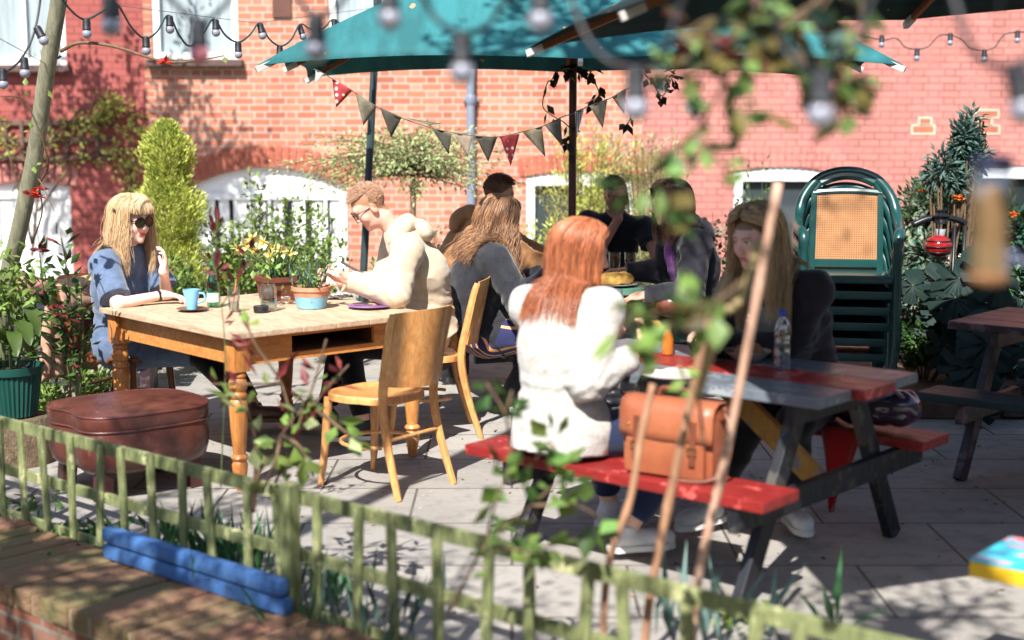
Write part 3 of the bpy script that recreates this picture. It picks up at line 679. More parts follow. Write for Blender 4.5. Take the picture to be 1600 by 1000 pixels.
def person(loc, rz, label, sp):
    """sp: pose and clothing; local frame: +Y forward, +X right, Z up, origin on the ground under the pelvis"""
    t = T('person', label, 'person', (loc[0], loc[1], 0), rz); rng = np.random.default_rng(sp.get('seed', 1)); h = sp.get('h', .006)
    Wi = np.array(wmat(t).inverted())
    def lw(p): p = A3(tuple(p)); return Wi[:3, :3] @ p + Wi[:3, 3]            # world point -> local
    def ld(p): return Wi[:3, :3] @ A3(tuple(p))
    s = sp.get('s', 1.); pz = sp.get('seat', .45) + .09 * s; female = sp.get('female', True); sw = (.165 if female else .195) * s
    pel = A3((0, 0, pz)); head = lw(sp['head']); 
    base = head - ld((0, 0, 1)) * .0; hd = sp.get('headyaw', 0); HM = rotm(hd, sp.get('headpitch', 0), sp.get('headroll', 0))
    neckT = head + HM @ A3((0, -.02, -.085)) * s
    v = neckT - pel; v[2] *= 1; Lt = np.linalg.norm(v); 
    bend = sp.get('bend', .03)                                             # how far the back arches backwards
    def spine(f): return pel + v * f + A3((0, -1, .0)) * bend * math.sin(f * math.pi)
    ab, ch, sh = spine(.26), spine(.56), spine(.80); nk = spine(.86)
    up = nrm(sh - ch); tw = sp.get('twist', 0.); rt = np.array(Matrix.Rotation(tw, 3, 'Z')) @ A3((1, 0, 0)); rt = nrm(rt - up * (rt @ up)); fw = np.cross(up, rt)
    TR = np.stack([rt, fw, up]); up0 = nrm(ab - pel + A3((0, 0, .1))); 
    SH = {}; 
    for sd, q in ((1, 'R'), (-1, 'L')): SH[q] = sh + rt * sw * sd + up * (sp.get('shrug', 0)) + fw * sp.get('rollfwd', .015)
    torso = [ell(pel, (.165 * s * (1.02 if female else .95), .125 * s, .11 * s), None, .04), ell(ab, (.132 * s, .102 * s, .15 * s), TR, .06), ell(ch, ((.140 if female else .160) * s, .108 * s, .165 * s), TR, .06),
             cap(SH['L'] - up * .012, SH['R'] - up * .012, .058 * s, k=.05), cap(sh + up * .0, nk, .075 * s, .055 * s, .05)]
    if female: torso += [ell(ch + fw * .085 * s + rt * .062 * s * q - up * .01, (.055, .05, .055), TR, .04) for q in (-1, 1)]
    neck = [cap(nk - up * .03, neckT, .056 * s, .050 * s, .03), cap(neckT, head + HM @ A3((0, -.01, -.05)), .05 * s, .05 * s, .03)]
    def hp(x, y, z): return head + HM @ (A3((x, y, z)) * s)
    HT = HM.T
    E = lambda c, r, k=.02: ell(hp(*c), A3(r) * s, HT, k)
    headp = [E((0, -.012, .03), (.074, .094, .088)), E((0, .028, -.025), (.057, .062, .086), .03), E((0, .040, -.078), (.040, .042, .032), .025), E((0, .074, -.098), (.017, .014, .014), .02),
             E((.034, .060, -.030), (.026, .024, .028), .02), E((-.034, .060, -.030), (.026, .024, .028), .02), cap(hp(-.032, .079, .026), hp(.032, .079, .026), .0115, k=.018),
             cap(hp(0, .086, .012), hp(0, .107, -.026), .0065, .0095, .009), E((.010, .098, -.030), (.008, .009, .007), .006), E((-.010, .098, -.030), (.008, .009, .007), .006),
             cap(hp(-.019, .083, -.059), hp(.019, .083, -.059), .0065, k=.006), cap(hp(-.014, .084, -.068), hp(.014, .084, -.068), .0065, k=.006),
             E((.030, .074, .006), (.0135, .0125, .011), .004), E((-.030, .074, .006), (.0135, .0125, .011), .004), E((.077, -.004, -.012), (.010, .019, .031), .006), E((-.077, -.004, -.012), (.010, .019, .031), .006)]
    arms, sleeves, hands = [], [], []; e_ = sp.get('ease', .016); sl = sp.get('sleeve', 'long'); cuff_pts = []
    elb = {}
    for sd, q in ((1, 'R'), (-1, 'L')):
        S_ = SH[q]; wr = lw(sp['wrist' + q]) if 'wrist' + q in sp else A3((.2 * sd, .35, .75)); hint = ld(sp.get('hint' + q, (0, 0, -1))) if 'hint' + q in sp else A3((.5 * sd, -.3, -1)); el, wr = ik(S_, wr, .285 * s, .25 * s, hint); elb[q] = el; elb['w' + q] = wr
        arms += [cap(S_, el, .048 * s if not female else .043 * s, .038 * s if not female else .033 * s, .03), cap(el, wr, (.040 if not female else .035) * s, (.028 if not female else .0235) * s, .025)]
        hdv = ld(sp['hand' + q][0]) if 'hand' + q in sp else nrm(wr - el); hn = ld(sp['hand' + q][1]) if 'hand' + q in sp else A3((-.5 * sd, 0, -1)); cu = sp['hand' + q][2] if 'hand' + q in sp else .5
        hands += hand_prims(wr, hdv, hn, sd, cu, (.93 if female else 1.06) * s)
        rU, rE, rW = (.060 + e_ * .9, .050 + e_ * 1.1, .034 + e_ * .75) if not female else (.055 + e_ * .9, .044 + e_ * 1.1, .029 + e_ * .75)
        if sl == 'long': sleeves += [cap(S_, el, rU * s, rE * s, .03), cap(el, el + (wr - el) * sp.get('slen', .93), rE * s, rW * s, .03, fb=True)]
        elif sl == 'short': f = sp.get('slen', .62); sleeves += [cap(S_, S_ + (el - S_) * f, rU * s, (rU + .006) * s, .03, fb=True)]
    # legs
    legs, pants, shoes, ank = [], [], [], {}
    for sd, q in ((1, 'R'), (-1, 'L')):
        hip = pel + A3((.092 * sd * s, .01, -.02)); kn = lw(sp['knee' + q]) if 'knee' + q in sp else A3((.11 * sd, .43 * s, pz - .03)); an = lw(sp['ankle' + q]) if 'ankle' + q in sp else A3((.11 * sd, .40 * s, .09))
        kn = hip + nrm(kn - hip) * .43 * s; dl = an - kn; an = kn + nrm(dl) * min(np.linalg.norm(dl), .44 * s); toe = ld(sp['toe' + q]) if 'toe' + q in sp else A3((.05 * sd, 1, 0)); toe[2] = 0; toe = nrm(toe); ank[q] = (kn, an)
        legs += [cap(hip, kn, .086 * s, .056 * s, .035), cap(kn, kn + (an - kn) * .35, .054 * s, .055 * s, .03), cap(kn + (an - kn) * .35, an, .055 * s, .036 * s, .03), cap(an + A3((0, 0, -.02)), an + toe * .13 + A3((0, 0, -.052)), .032 * s, .024 * s, .02)]
        lg = sp.get('lege', .010); ll = sp.get('leglen', .90)
        pants += [cap(hip, kn, (.094 + lg) * s, (.062 + lg) * s, .04), cap(kn, kn + (an - kn) * ll, (.062 + lg) * s, (.043 + lg) * s, .03, fb=True)]
        a0 = an + A3((0, 0, -.035)) - toe * .03; shoes.append(([cap(a0, a0 + toe * .20 + A3((0, 0, -.012)), .040, .034, .03), cap(an + A3((0, 0, .02)), an + A3((0, 0, -.03)), .043, .044, .02, fa=True), ell(a0 + toe * .16 + A3((0, 0, -.006)), (.046, .046, .030), None, .02)], a0, toe))
    body = torso_small = [ell(p[1], p[2] - .012, p[3], p[4]) if p[0] == 'e' else cap(p[1], p[2], p[3] - .012, p[4] - .012, p[5]) for p in torso] + neck + headp + arms + hands + legs
    V, F = mesh_field(body, h)
    # colour of the skin
    c0 = A3(lin(sp.get('skin', (226, 178, 158)))); C = np.tile(np.append(c0, 1), (len(V), 1)); q = (V - head) @ HM / s
    def paint(msk, col, a=1.):
        C[msk, :3] = C[msk, :3] * (1 - a) + A3(lin(col)) * a
    onface = q[:, 1] > .04
    paint(onface & ((np.abs(q[:, 0]) - .035) ** 2 / .02 ** 2 + (q[:, 2] + .035) ** 2 / .022 ** 2 < 1), sp.get('blush', (226, 140, 125)), .3)
    paint(onface & (np.abs(q[:, 0]) < .023) & (np.abs(q[:, 2] + .0635) < .0095) & (q[:, 1] > .078), sp.get('lips', (196, 92, 90)), .85)
    ex = np.abs(np.abs(q[:, 0]) - .030); paint((ex < .0125) & (np.abs(q[:, 2] - .006) < .0055) & (q[:, 1] > .078), (235, 230, 225), .8); paint((ex < .005) & (np.abs(q[:, 2] - .006) < .0055) & (q[:, 1] > .078), (40, 35, 30), 1)
    paint((ex < .016) & (np.abs(q[:, 2] - .0125) < .0022) & (q[:, 1] > .07), (50, 35, 30), .8)
    paint((ex < .018) & (np.abs(q[:, 2] - .028 + ex * .2) < .0035) & (q[:, 1] > .06), sp.get('brow', (90, 62, 45)), .75)
    if 'beard' in sp: paint((q[:, 1] > .0) & (q[:, 2] < -.035) & (q[:, 2] > -.125) & ~((np.abs(q[:, 0]) < .02) & (np.abs(q[:, 2] + .0635) < .008)), sp['beard'], .45)
    if 'capcol' in sp or True:
        hc_ = sp.get('haircol', (120, 80, 50)); top = (q[:, 2] > .055 - np.clip(-(q[:, 1] - .05), 0, 1) * 1.15) & (np.abs(q).max(1) < .14) & (q[:, 2] > -.075); paint(top, hc_, 1)
    finish('body', V, F, M_skin, t, smooth=True, local=True, attr={'col': ('FLOAT_COLOR', C)})
    # clothes
    infl = lambda ps, e: [ell(p[1], p[2] + e, p[3], p[4]) if p[0] == 'e' else cap(p[1], p[2], p[3] + e, p[4] + e, p[5]) for p in ps]
    folds = sp.get('folds', .006); sd_ = sp.get('seed', 1)
    def disp(P):
        Q = P + .03 * np.stack([vnoise(P, 9, sd_ + 3), vnoise(P, 9, sd_ + 4), vnoise(P, 9, sd_ + 5)], 1); n1 = vnoise(Q * A3((1, 1, 1.3)), 8, sd_); n2 = vnoise(Q * A3((1, 1, 1.6)), 19, sd_ + 1); d = -(1 - np.abs(n1) * 2) * folds * .9 - n2 * folds * .3
        for qk in ('R', 'L'):
            r = np.linalg.norm(P - elb[qk], axis=1); ax = nrm(elb['w' + qk] - SH[qk]); d = d + folds * .6 * np.sin((P @ ax) * 2 * math.pi / .042 + 3 * n1) * np.exp(-(r / .1) ** 2)
        r = np.linalg.norm(P - ab, axis=1); d = d + folds * .5 * np.sin(P[:, 2] * 2 * math.pi / .07 + 5 * n1) * np.exp(-((P[:, 2] - ab[2]) / .09) ** 2) * (r < .3)
        return d
    hem = sp.get('hem', None)
    tp_ = infl(torso, e_ + folds * .3)
    if sp.get('hemdrop'): tp_ += [cap(pel + A3((0, -.02, -.01)), pel + A3((0, -.03, -sp['hemdrop'])), (.165 + e_) * s, (.17 + e_) * s, .05, fb=True)]
    if sp.get('collar'): 
        for a in np.linspace(-150, 150, 11):
            pass
    topP = tp_ + sleeves
    if sp.get('hood'):
        hs = sp['hood']; hoodP = []; ring = []; nb_ = nk + up * (-.012)
        for a in np.linspace(-140, 140, 13):
            aa = math.radians(a); ring.append(nb_ - fw * math.cos(aa) * .085 * s + rt * math.sin(aa) * .09 * s + up * (.02 + .018 * math.cos(aa)) + up * (-.03 if abs(a) > 120 else 0))
        for i in range(len(ring) - 1): a_ = 1 - abs(i - 5.5) / 6.5; hoodP.append(cap(ring[i], ring[i + 1], .020 + hs * .020 * a_, .020 + hs * .020 * a_, .03))
        hoodP.append(ell(nb_ - fw * .125 * s - up * .050, (.120 * s, .045 * hs + .02, .085 * hs + .02), TR, .03))
        V, F = mesh_field(hoodP, h, lambda P: disp(P) * .7); finish('hood', V, F, sp['topmat'], t, smooth=True, local=True); topC = topP + hoodP
    V, F = mesh_field(topP, h, disp); me_ = sp['topmat']
    if sp.get('topname', 'sweater') == 'jacket': pass
    top = finish(sp.get('topname', 'sweater'), V, F, me_, t, smooth=True, local=True)
    if sl == 'long':
        for q in ('R', 'L'):
            w_, el_ = elb['w' + q], elb[q]; f_ = sp.get('slen', .93); c_ = el_ + (w_ - el_) * (f_ - .10); d_ = nrm(w_ - el_); r_ = ((.029 if female else .034) + e_ * .75) * s * (1 + .35 * (1 - f_)); b = MB()
            b.lathe([(r_ * .8, -.004), (r_ + .004, -.002), (r_ + .005, .02), (r_ + .002, .045), (r_ * .8, .047)], tuple(c_), 24, axis=tuple(d_)); b.build('cuff', me_, t, local=True, autos=60)
    if sp.get('toplabel'): top['label'] = sp['toplabel']
    if sp.get('underpanel'):                                                  # shirt showing in the open front
        um, uw = sp['underpanel']; c_ = ch + fw * (.075 + e_); V, F = mesh_field([ell(c_ - up * .05, (uw, .075, .22), TR, .03), ell(ch + fw * (.05 + e_) + up * .10, (uw * .9, .07, .09), TR, .04)], h, lambda P: disp(P) * .5); finish('shirt', V, F, um, t, smooth=True, local=True)
    if sp.get('pantmat'):
        pp = pants + [ell(pel, (.172 * s, .13 * s, .115 * s), None, .05)]
        if sp.get('skirt'): k1, k2 = [lw(sp[x]) if x in sp else ank[x[-1]][0] for x in ('kneeR', 'kneeL')]; pp = [ell(pel, (.18 * s, .14 * s, .12 * s), None, .05)] + [cap(pel + A3((.09 * q, 0, -.02)), pel + (kk - pel) * sp['skirt'], .11 * s, .10 * s, .09, fb=True) for kk, q in ((ank['R'][0], 1), (ank['L'][0], -1))] + [cap(pel, pel + ((ank['R'][0] + ank['L'][0]) / 2 - pel) * sp['skirt'], .11 * s, .09 * s, .09, fb=True)]
        V, F = mesh_field(pp, h * 1.15, lambda P: disp(P) * .8); finish('skirt' if sp.get('skirt') else 'trousers', V, F, sp['pantmat'], t, smooth=True, local=True)
        if sp.get('skirt') and sp.get('legmat'):
            V, F = mesh_field(pants, h * 1.2, None); finish('leggings', V, F, sp['legmat'], t, smooth=True, local=True)
    for (pr, a0, toe) in shoes:
        V, F = mesh_field(pr, .006); V[:, 2] = np.maximum(V[:, 2], a0[2] - .037); so_ = finish('shoe', V, F, sp.get('shoemat') or cloth('white canvas shoe', (225, 225, 225), 200), t, smooth=True, local=True)
        b = MB(); n_ = np.array([toe[1], -toe[0], 0]); prof = [(-.048, .0), (-.045, .030), (-.01, .041), (.06, .038), (.13, .046), (.19, .043), (.228, .022), (.236, 0)]; prof = prof + [(x, -y) for x, y in prof[::-1][1:-1]]
        poly = [a0 + toe * x + n_ * y for x, y in prof]; zb = a0[2] - .052; b.prism([(p[0], p[1]) for p in poly], zb, zb + .022); b.build('sole', sp.get('solemat') or mat('white rubber sole', (.7, .7, .68), .6, .1, 9), so_, local=True)
    # hair
    coll = lambda P: field(topP + neck, P) if True else None
    hm = sp.get('hairmat'); st = sp.get('hair', {}); kind = st.pop('kind', 'long') if st else None
    if hm:
        if kind == 'long': long_hair(t, hm, head, HM * s, lambda P: np.minimum(field([p for p in topP], P), field(neck + [headp[1], headp[2]], P) - .002), rng, **st)
        else: short_hair(t, hm, head, HM * s, rng, **st)
    t['_i'] = 0; del t['_i']
    return t, dict(hp=hp, HM=HM, head=head, elb=elb, t=t, W=np.array(wmat(t)))
# ---------------------------------------------------------------- the people of the photograph
def yawTo(d): return math.atan2(-d[0], d[1])
M_denimtop = cloth('blue grey woven dress', (100, 116, 142), 140, c2=(78, 94, 120))
M_cream = cloth('cream hoodie fleece', (206, 188, 162), 300, c2=(184, 162, 136), var=.1)
M_char = cloth('charcoal knit', (48, 49, 55), 120, c2=(36, 37, 43), bump=.6)
M_whitek = cloth('white fluffy knit', (198, 194, 188), 90, c2=(168, 162, 154), bump=.8)
M_blackt = cloth('black cotton', (32, 32, 37), 250, var=.3)
M_hoodie = cloth('dark grey sweatshirt', (54, 54, 60), 250, c2=(40, 40, 46))
M_brownj = cloth('tan brown canvas jacket', (176, 128, 84), 250, c2=(150, 104, 66))
M_blackj = cloth('black denim', (18, 19, 24), 300, var=.35)
M_navy = cloth('navy jeans', (36, 50, 84), 300, c2=(26, 38, 66))
M_stripe = cloth('navy and tan striped cotton', (48, 52, 96), 260, stripe=(0, .036, .3, (222, 160, 110)))
M_cardi = cloth('dark plum cardigan', (44, 36, 44), 160, c2=(30, 26, 32))
M_sage = cloth('grey green tee', (138, 146, 138), 260)
M_purple = cloth('purple tee', (140, 84, 150), 260)
M_brownshoe = mat('brown leather shoe', (.09, .035, .02), .45, .4, 9, bump=.2)
M_blackshoe = mat('black leather shoe', (.02, .02, .025), .4, .4, 9, bump=.2)
def facing(head, d, bodyrz, pitch=0, roll=0):
    return dict(headyaw=yawTo(d) - bodyrz, headpitch=pitch, headroll=roll)
INFO = {}
# 1 blonde woman with sunglasses at the left
rz1 = yawTo((.93, -.37))
hd1 = at(206, 345, 7.72)
p, i_ = person((-2.16, 7.86), rz1, 'long-haired blonde person in sunglasses and a blue-grey dress, seated left of the pine table', dict(seed=3, h=.0055,
    head=hd1, **facing(hd1, (.84, -.54), rz1, R(6)), bend=.06, s=1.0, seat=.42, sleeve='short', slen=.86, ease=.022, topmat=M_denimtop, topname='dress_top', pantmat=M_denimtop, skirt=.98, legmat=M_blackj, hemdrop=.02,
    wristR=atz(252, 461, .81), hintR=(-1, -.45, .12), handR=((1, .15, -.05), (0, 0, -1), .45), wristL=at(256, 424, 7.62), hintL=(.3, .2, -1), handL=((.12, -.05, 1), (-.9, -.4, .2), .55),
    kneeR=(-1.62, 7.75, .50), kneeL=(-1.65, 8.05, .50), ankleR=(-1.35, 7.65, .10), ankleL=(-1.45, 7.95, .10), toeR=(1, -.1, 0), toeL=(1, 0, 0), skin=(236, 196, 178), lips=(205, 40, 60), haircol=(190, 140, 88),
    shoemat=M_brownshoe, solemat=M_brownshoe, hairmat=hair_mat('blonde hair', (184, 144, 100), (240, 212, 168)), hair=dict(kind='long', n=3400, length=.30, bangs=True, gap=52, thick=.034, r0=.0014, flare=.26, ends=.02, front_len=.85, wave=.006, lenjit=.34)))
INFO['blonde'] = i_
# sunglasses worn by her
def glasses(i_, label, lens_m, frame_m, rl=.025, r=.0035, roundish=True):
    hp, HM, t = i_['hp'], i_['HM'], i_['t']; g = bpy.data.objects.new('sunglasses' if lens_m is M_lensdark else 'spectacles', None); COL.objects.link(g); g.parent = t; g.empty_display_size = .05
    for sd in (-1, 1):
        c = hp(.033 * sd, .099, .006); ax = HM @ A3((sd * .22, 1, 0)); ax = nrm(ax)
        b = MB(); x, y, d = frame_of(ax); pts = [Vector(c) + x * math.cos(a) * rl + y * math.sin(a) * rl * .92 for a in np.linspace(0, 2 * math.pi, 19)]; b.tube(pts, r, 6, cap=False)
        e1 = hp(.058 * sd, .090, .012); e2 = hp(.079 * sd, .0, .006); e3 = hp(.078 * sd, -.02, -.01); b.tube([e1, e2, e3], .0028, 6); b.build('rim', frame_m, g, local=True, autos=40)
        b = MB(); b.lathe([(.0005, -.001), (rl - .001, -.001), (rl - .001, .001), (.0005, .001)], c, 20, axis=tuple(ax)); b.build('lens', lens_m, g, local=True, autos=40)
    b = MB(); b.tube([hp(-.010, .1, .01), hp(0, .103, .013), hp(.010, .1, .01)], .0028, 6); b.build('bridge', frame_m, g, local=True)
M_lensdark = mat('dark sunglass lens', (.012, .008, .006), .06, .2, 5, spec=.9)
M_tort = mat('tortoiseshell', (.05, .02, .012), .25, .6, 60)
glasses(i_, '', M_lensdark, M_tort, .029, .0042)
def ringband(i_, q, name, m, r=.027, back=.02, wdt=.006):
    w_, e_ = i_['elb']['w' + q], i_['elb'][q]; d = nrm(e_ - w_); b = MB(); b.lathe([(r, -wdt), (r + .003, -wdt), (r + .003, wdt), (r, wdt), (r, -wdt)], tuple(w_ + d * back), 18, axis=tuple(d), cap=False); return b.build(name, m, i_['t'], local=True, autos=40)
ringband(i_, 'R', 'watch', M_blackshoe, .027, .015, .008)
# 2 man in the cream hoodie
rz2 = yawTo((-1, -.16)); hd2 = at(577, 322, 7.72)
p, i_ = person((-.50, 7.86), rz2, 'person with short ginger hair and glasses in a cream hoodie, bent over a phone', dict(seed=7, h=.0055, female=False,
    head=hd2, **facing(hd2, (-.96, -.28), rz2, R(38)), bend=.13, seat=.45, ease=.022, folds=.0065, hood=.55, topmat=M_cream, topname='hoodie', pantmat=M_blackj, hemdrop=.03, shrug=-.005,
    wristL=at(548, 438, 7.45), hintL=(1, -.5, -1), handL=((-1, .1, .15), (0, .5, .8), .7), wristR=at(535, 440, 7.75), hintR=(1, .5, -1), handR=((-1, -.2, .1), (0, -.5, .8), .7),
    kneeL=(-.93, 7.62, .54), kneeR=(-.95, 7.95, .54), ankleL=(-.80, 7.55, .10), ankleR=(-1.05, 7.9, .10), toeL=(-1, -.2, 0), toeR=(-1, 0, 0), skin=(232, 176, 156), haircol=(158, 116, 88), brow=(150, 108, 80),
    shoemat=M_blackshoe, hairmat=hair_mat('ginger short hair', (150, 108, 82), (206, 166, 134)), hair=dict(kind='short', n=4200, ln=.034, top=1.3)))
INFO['hoodie'] = i_
M_lensclr = NT('clear lens'); k_ = M_lensclr; _tr = k_.n('BsdfTransparent'); _gl = k_.n('BsdfGlossy'); _gl.inputs['Roughness'].default_value = .03; _mx = k_.n('MixShader'); _mx.inputs[0].default_value = .1; k_.l(_tr.outputs[0], _mx.inputs[1]); k_.l(_gl.outputs[0], _mx.inputs[2]); k_.l(_mx.outputs[0], k_.out.inputs[0]); M_lensclr = M_lensclr.m
glasses(i_, '', M_lensclr, M_tort, .024, .0022)
# 3 man in brown jacket behind
rz3 = yawTo((1, .1)); hd3 = at(779, 303, 9.0)
person((-.33, 9.1), rz3, 'person in a tan brown hooded jacket, mostly hidden behind the wavy-haired person in charcoal', dict(seed=11, h=.008, female=False, head=hd3, **facing(hd3, (1, .1), rz3, R(16)), bend=.10, ease=.028, folds=.009, hood=.75, topmat=M_brownj, topname='jacket', pantmat=M_navy, hemdrop=.05,
    wristR=(.32, 8.78, .82), wristL=(.32, 9.1, .82), haircol=(112, 74, 50), skin=(214, 160, 134), shoemat=M_blackshoe, hairmat=hair_mat('brown short hair', (92, 58, 40), (136, 90, 62)), hair=dict(kind='short', n=2600, ln=.034, top=1.3)))
# 4 wavy haired woman in charcoal sweater
rz4 = yawTo((.95, .32)); hd4 = at(782, 345, 8.15)
p, i_ = person((-.16, 8.14), rz4, 'person with long wavy light-brown hair, charcoal sweater and striped shorts on the green bench', dict(seed=15, h=.0065, head=hd4, **facing(hd4, (.93, .36), rz4, R(14)), bend=.09, seat=.45, ease=.032, folds=.009, topmat=M_char, topname='sweater', pantmat=M_stripe, skirt=.62, legmat=M_blackj, hemdrop=.02,
    wristR=at(858, 430, 8.0), hintR=(-.3, -.6, -1), handR=((1, .1, .2), (0, .7, -.7), .6), wristL=at(850, 428, 8.3), kneeR=(.25, 8.1, .52), kneeL=(.24, 8.4, .52), ankleR=(.0, 7.9, .1), ankleL=(.25, 8.35, .1), haircol=(80, 54, 40),
    shoemat=M_blackshoe, hairmat=hair_mat('wavy light brown hair', (96, 60, 38), (216, 164, 118)), hair=dict(kind='long', n=3200, length=.36, gap=50, thick=.034, r0=.0014, curl=.016, wave=.006, flare=.2, ends=-.02)))
# 5 redhead in white sweater, seen from behind
rz5 = yawTo((.60, .80)); hd5 = at(908, 396, 5.50)
p, i_ = person((.21, 5.44), rz5, 'red-haired person in a white fluffy sweater sitting with back turned on the red bench', dict(seed=21, h=.0055, head=hd5, **facing(hd5, (1, .12), rz5, R(12)), bend=.07, s=1.02, seat=.455, ease=.022, folds=.0055, topmat=M_whitek, topname='sweater', pantmat=M_navy, hemdrop=.085, slen=.72,
    wristR=at(1003, 550, 5.36), hintR=(.1, -.3, -1), handR=((.25, .3, .9), (-.7, .3, .2), .75), wristL=at(930, 520, 5.9), kneeR=(.62, 5.50, .50), kneeL=(.33, 5.86, .5), ankleR=(.44, 5.48, .10), ankleL=(.42, 5.95, .1), toeR=(1, .25, 0), toeL=(.6, .8, 0), leglen=.86,
    haircol=(170, 80, 40), skin=(236, 190, 170), hairmat=hair_mat('copper red hair', (92, 36, 18), (226, 136, 84)), hair=dict(kind='long', n=4600, length=.36, gap=50, thick=.019, r0=.00135, wave=.005, flare=.05, ends=.09, lenjit=.32)))
INFO['red'] = i_; ringband(i_, 'R', 'bracelet', mat('thin gold', (.5, .33, .1), .3, metal=1), .026, .03, .0022)
# 6 man in black tee at the far side
rz6 = yawTo((-.12, -1)); hd6 = at(962, 304, 10.0)
person((.70, 10.12), rz6, 'dark-haired person in a black tee resting face on one hand at the back table', dict(seed=25, h=.008, female=False, head=hd6, **facing(hd6, (-.3, -1), rz6, R(14)), bend=.05, ease=.016, sleeve='short', slen=.6, topmat=M_blackt, topname='tee', pantmat=M_blackj,
    wristR=at(966, 342, 9.86), hintR=(-.5, 0, -1), handR=((-.2, .0, 1), (0, 1, .1), .35), wristL=(.98, 9.62, .80), skin=(190, 132, 108), haircol=(22, 18, 20), shoemat=M_blackshoe, hairmat=hair_mat('black short hair', (18, 15, 16), (44, 36, 36)), hair=dict(kind='short', n=2600, ln=.04, top=1.5)))
# 7 long haired person in grey hoodie
rz7 = yawTo((-1, -.22)); hd7 = at(1046, 318, 8.6)
person((1.10, 8.72), rz7, 'long-haired person in an open grey hoodie over a purple tee, facing left', dict(seed=29, h=.007, female=False, head=hd7, **facing(hd7, (-1, -.25), rz7, R(10)), bend=.08, s=1.05, seat=.47, ease=.026, folds=.009, hood=.6, topmat=M_hoodie, topname='hoodie', underpanel=(M_purple, .055), pantmat=M_blackj, hemdrop=.04,
    wristL=at(1010, 462, 8.45), hintL=(.7, -.5, -1), wristR=(.72, 8.95, .80), haircol=(66, 42, 32), skin=(214, 160, 138), shoemat=M_blackshoe, hairmat=hair_mat('dark brown long hair', (48, 28, 20), (116, 74, 52)), hair=dict(kind='long', n=1500, length=.22, gap=48, thick=.03, r0=.0026, wave=.005, flare=.12)))
# 8 woman on the right, in the shade
rz8 = yawTo((-.66, -.75)); hd8 = at(1180, 372, 5.84)
p, i_ = person((1.27, 6.16), rz8, 'person with long light-brown hair in a dark cardigan beyond the red and grey table', dict(seed=33, h=.0055, head=hd8, **facing(hd8, (-.78, -.62), rz8, R(14)), bend=.10, seat=.455, ease=.028, folds=.009, topmat=M_cardi, topname='cardigan', underpanel=(M_sage, .12), pantmat=M_blackj, hemdrop=.05, skin=(216, 172, 156), lips=(180, 92, 92),
    wristR=at(1118, 528, 5.75), hintR=(-.5, .6, -1), handR=((-.8, -.4, .3), (0, 0, -1), .6), wristL=at(1138, 540, 5.95), hintL=(.9, .2, -.6), kneeR=(.93, 5.62, .52), kneeL=(1.08, 5.52, .5), ankleR=(.83, 5.88, .10), ankleL=(1.20, 5.90, .10), toeR=(-.7, -.6, 0), toeL=(.1, -1, 0),
    haircol=(120, 92, 66), hairmat=hair_mat('light brown long hair', (122, 92, 62), (240, 204, 152)), hair=dict(kind='long', n=3600, front_len=.72, length=.42, gap=66, thick=.034, r0=.0014, wave=.006, flare=.18, ends=-.02)))
INFO['right'] = i_
# ================================================================ FURNITURE
M_pine = wood('honey pine', (214, 150, 84), (176, 108, 50), 3, (2, 9, 9), .42, .2, coat=.15)
M_pineV = wood('honey pine upright', (214, 146, 80), (170, 102, 46), 3, (9, 9, 2), .38, .2, coat=.2)
M_ptop = wood('worn pale pine top', (208, 182, 154), (168, 134, 104), 3, (9, 1.6, 9), .6, .3)
M_darkin = mat('dark inside', (.02, .014, .01), .9)
def pine_table():
    c = Vector((-1.299, 7.357, 0)); t = T('pine_table', 'old honey pine table with turned legs and a missing drawer', 'table', c, math.atan2(.667, .745))
    hx, hy, zt = .59, .67, .76; L = dict(local=True)
    b = MB(); n = 6; w_ = 2 * hx / n
    for i in range(n): b.box((-hx + w_ * (i + .5), 0, zt - .014 + (i % 2) * .0008), (w_ - .002, 2 * hy, .028), bev=.005)
    b.build('tabletop', M_ptop, t, **L)
    for q, (cx, cy, sx, sy) in enumerate(((0, hy - .075, 2 * hx - .2, .024), (-hx + .075, 0, .024, 2 * hy - .2), (hx - .075, 0, .024, 2 * hy - .2))):
        b = MB(); b.box((cx, cy, zt - .03 - .065), (sx, sy, .13), bev=.003); b.build('apron', M_pine, t, **L)
    b = MB(); y0 = -hy + .075; x0, x1 = -.22, .27                        # apron with the empty drawer opening
    b.box((0, y0, zt - .040), (2 * hx - .2, .024, .02)); b.box((0, y0, zt - .148), (2 * hx - .2, .024, .032))
    b.box(((-hx + .1 + x0) / 2, y0, zt - .091), (x0 + hx - .1, .024, .082)); b.box(((hx - .1 + x1) / 2, y0, zt - .091), (hx - .1 - x1, .024, .082)); b.build('apron', M_pine, t, **L)
    b = MB(); b.box(((x0 + x1) / 2, y0 + .42, zt - .135), (x1 - x0, .8, .006)); b.box((x0 - .012, y0 + .42, zt - .095), (.02, .8, .085)); b.box((x1 + .012, y0 + .42, zt - .095), (.02, .8, .085)); b.box(((x0 + x1) / 2, y0 + .8, zt - .095), (x1 - x0, .02, .085)); b.build('drawer_runner', mat('dark raw wood', (.10, .05, .025), .9), t, **L)
    prof = [(.018, 0), (.022, .012), (.034, .09), (.038, .125), (.030, .14), (.036, .148), (.041, .158), (.036, .168), (.028, .175), (.030, .19), (.040, .30), (.044, .40), (.040, .43), (.032, .44), (.040, .447), (.043, .458), (.040, .468), (.033, .475), (.042, .49), (.045, .51), (.040, .53), (.033, .54), (.040, .547), (.040, .556), (.034, .565), (.030, .572)]
    for sx in (-1, 1):
        for sy in (-1, 1):
            b = MB(); cx, cy = sx * (hx - .075), sy * (hy - .075); b.lathe([(r * 1.02, z) for r, z in prof], (cx, cy, 0), 20); b.box((cx, cy, .65), (.088, .088, .16), bev=.007); b.build('leg', M_pineV, t, local=True, autos=35)
    return t
pine_table()

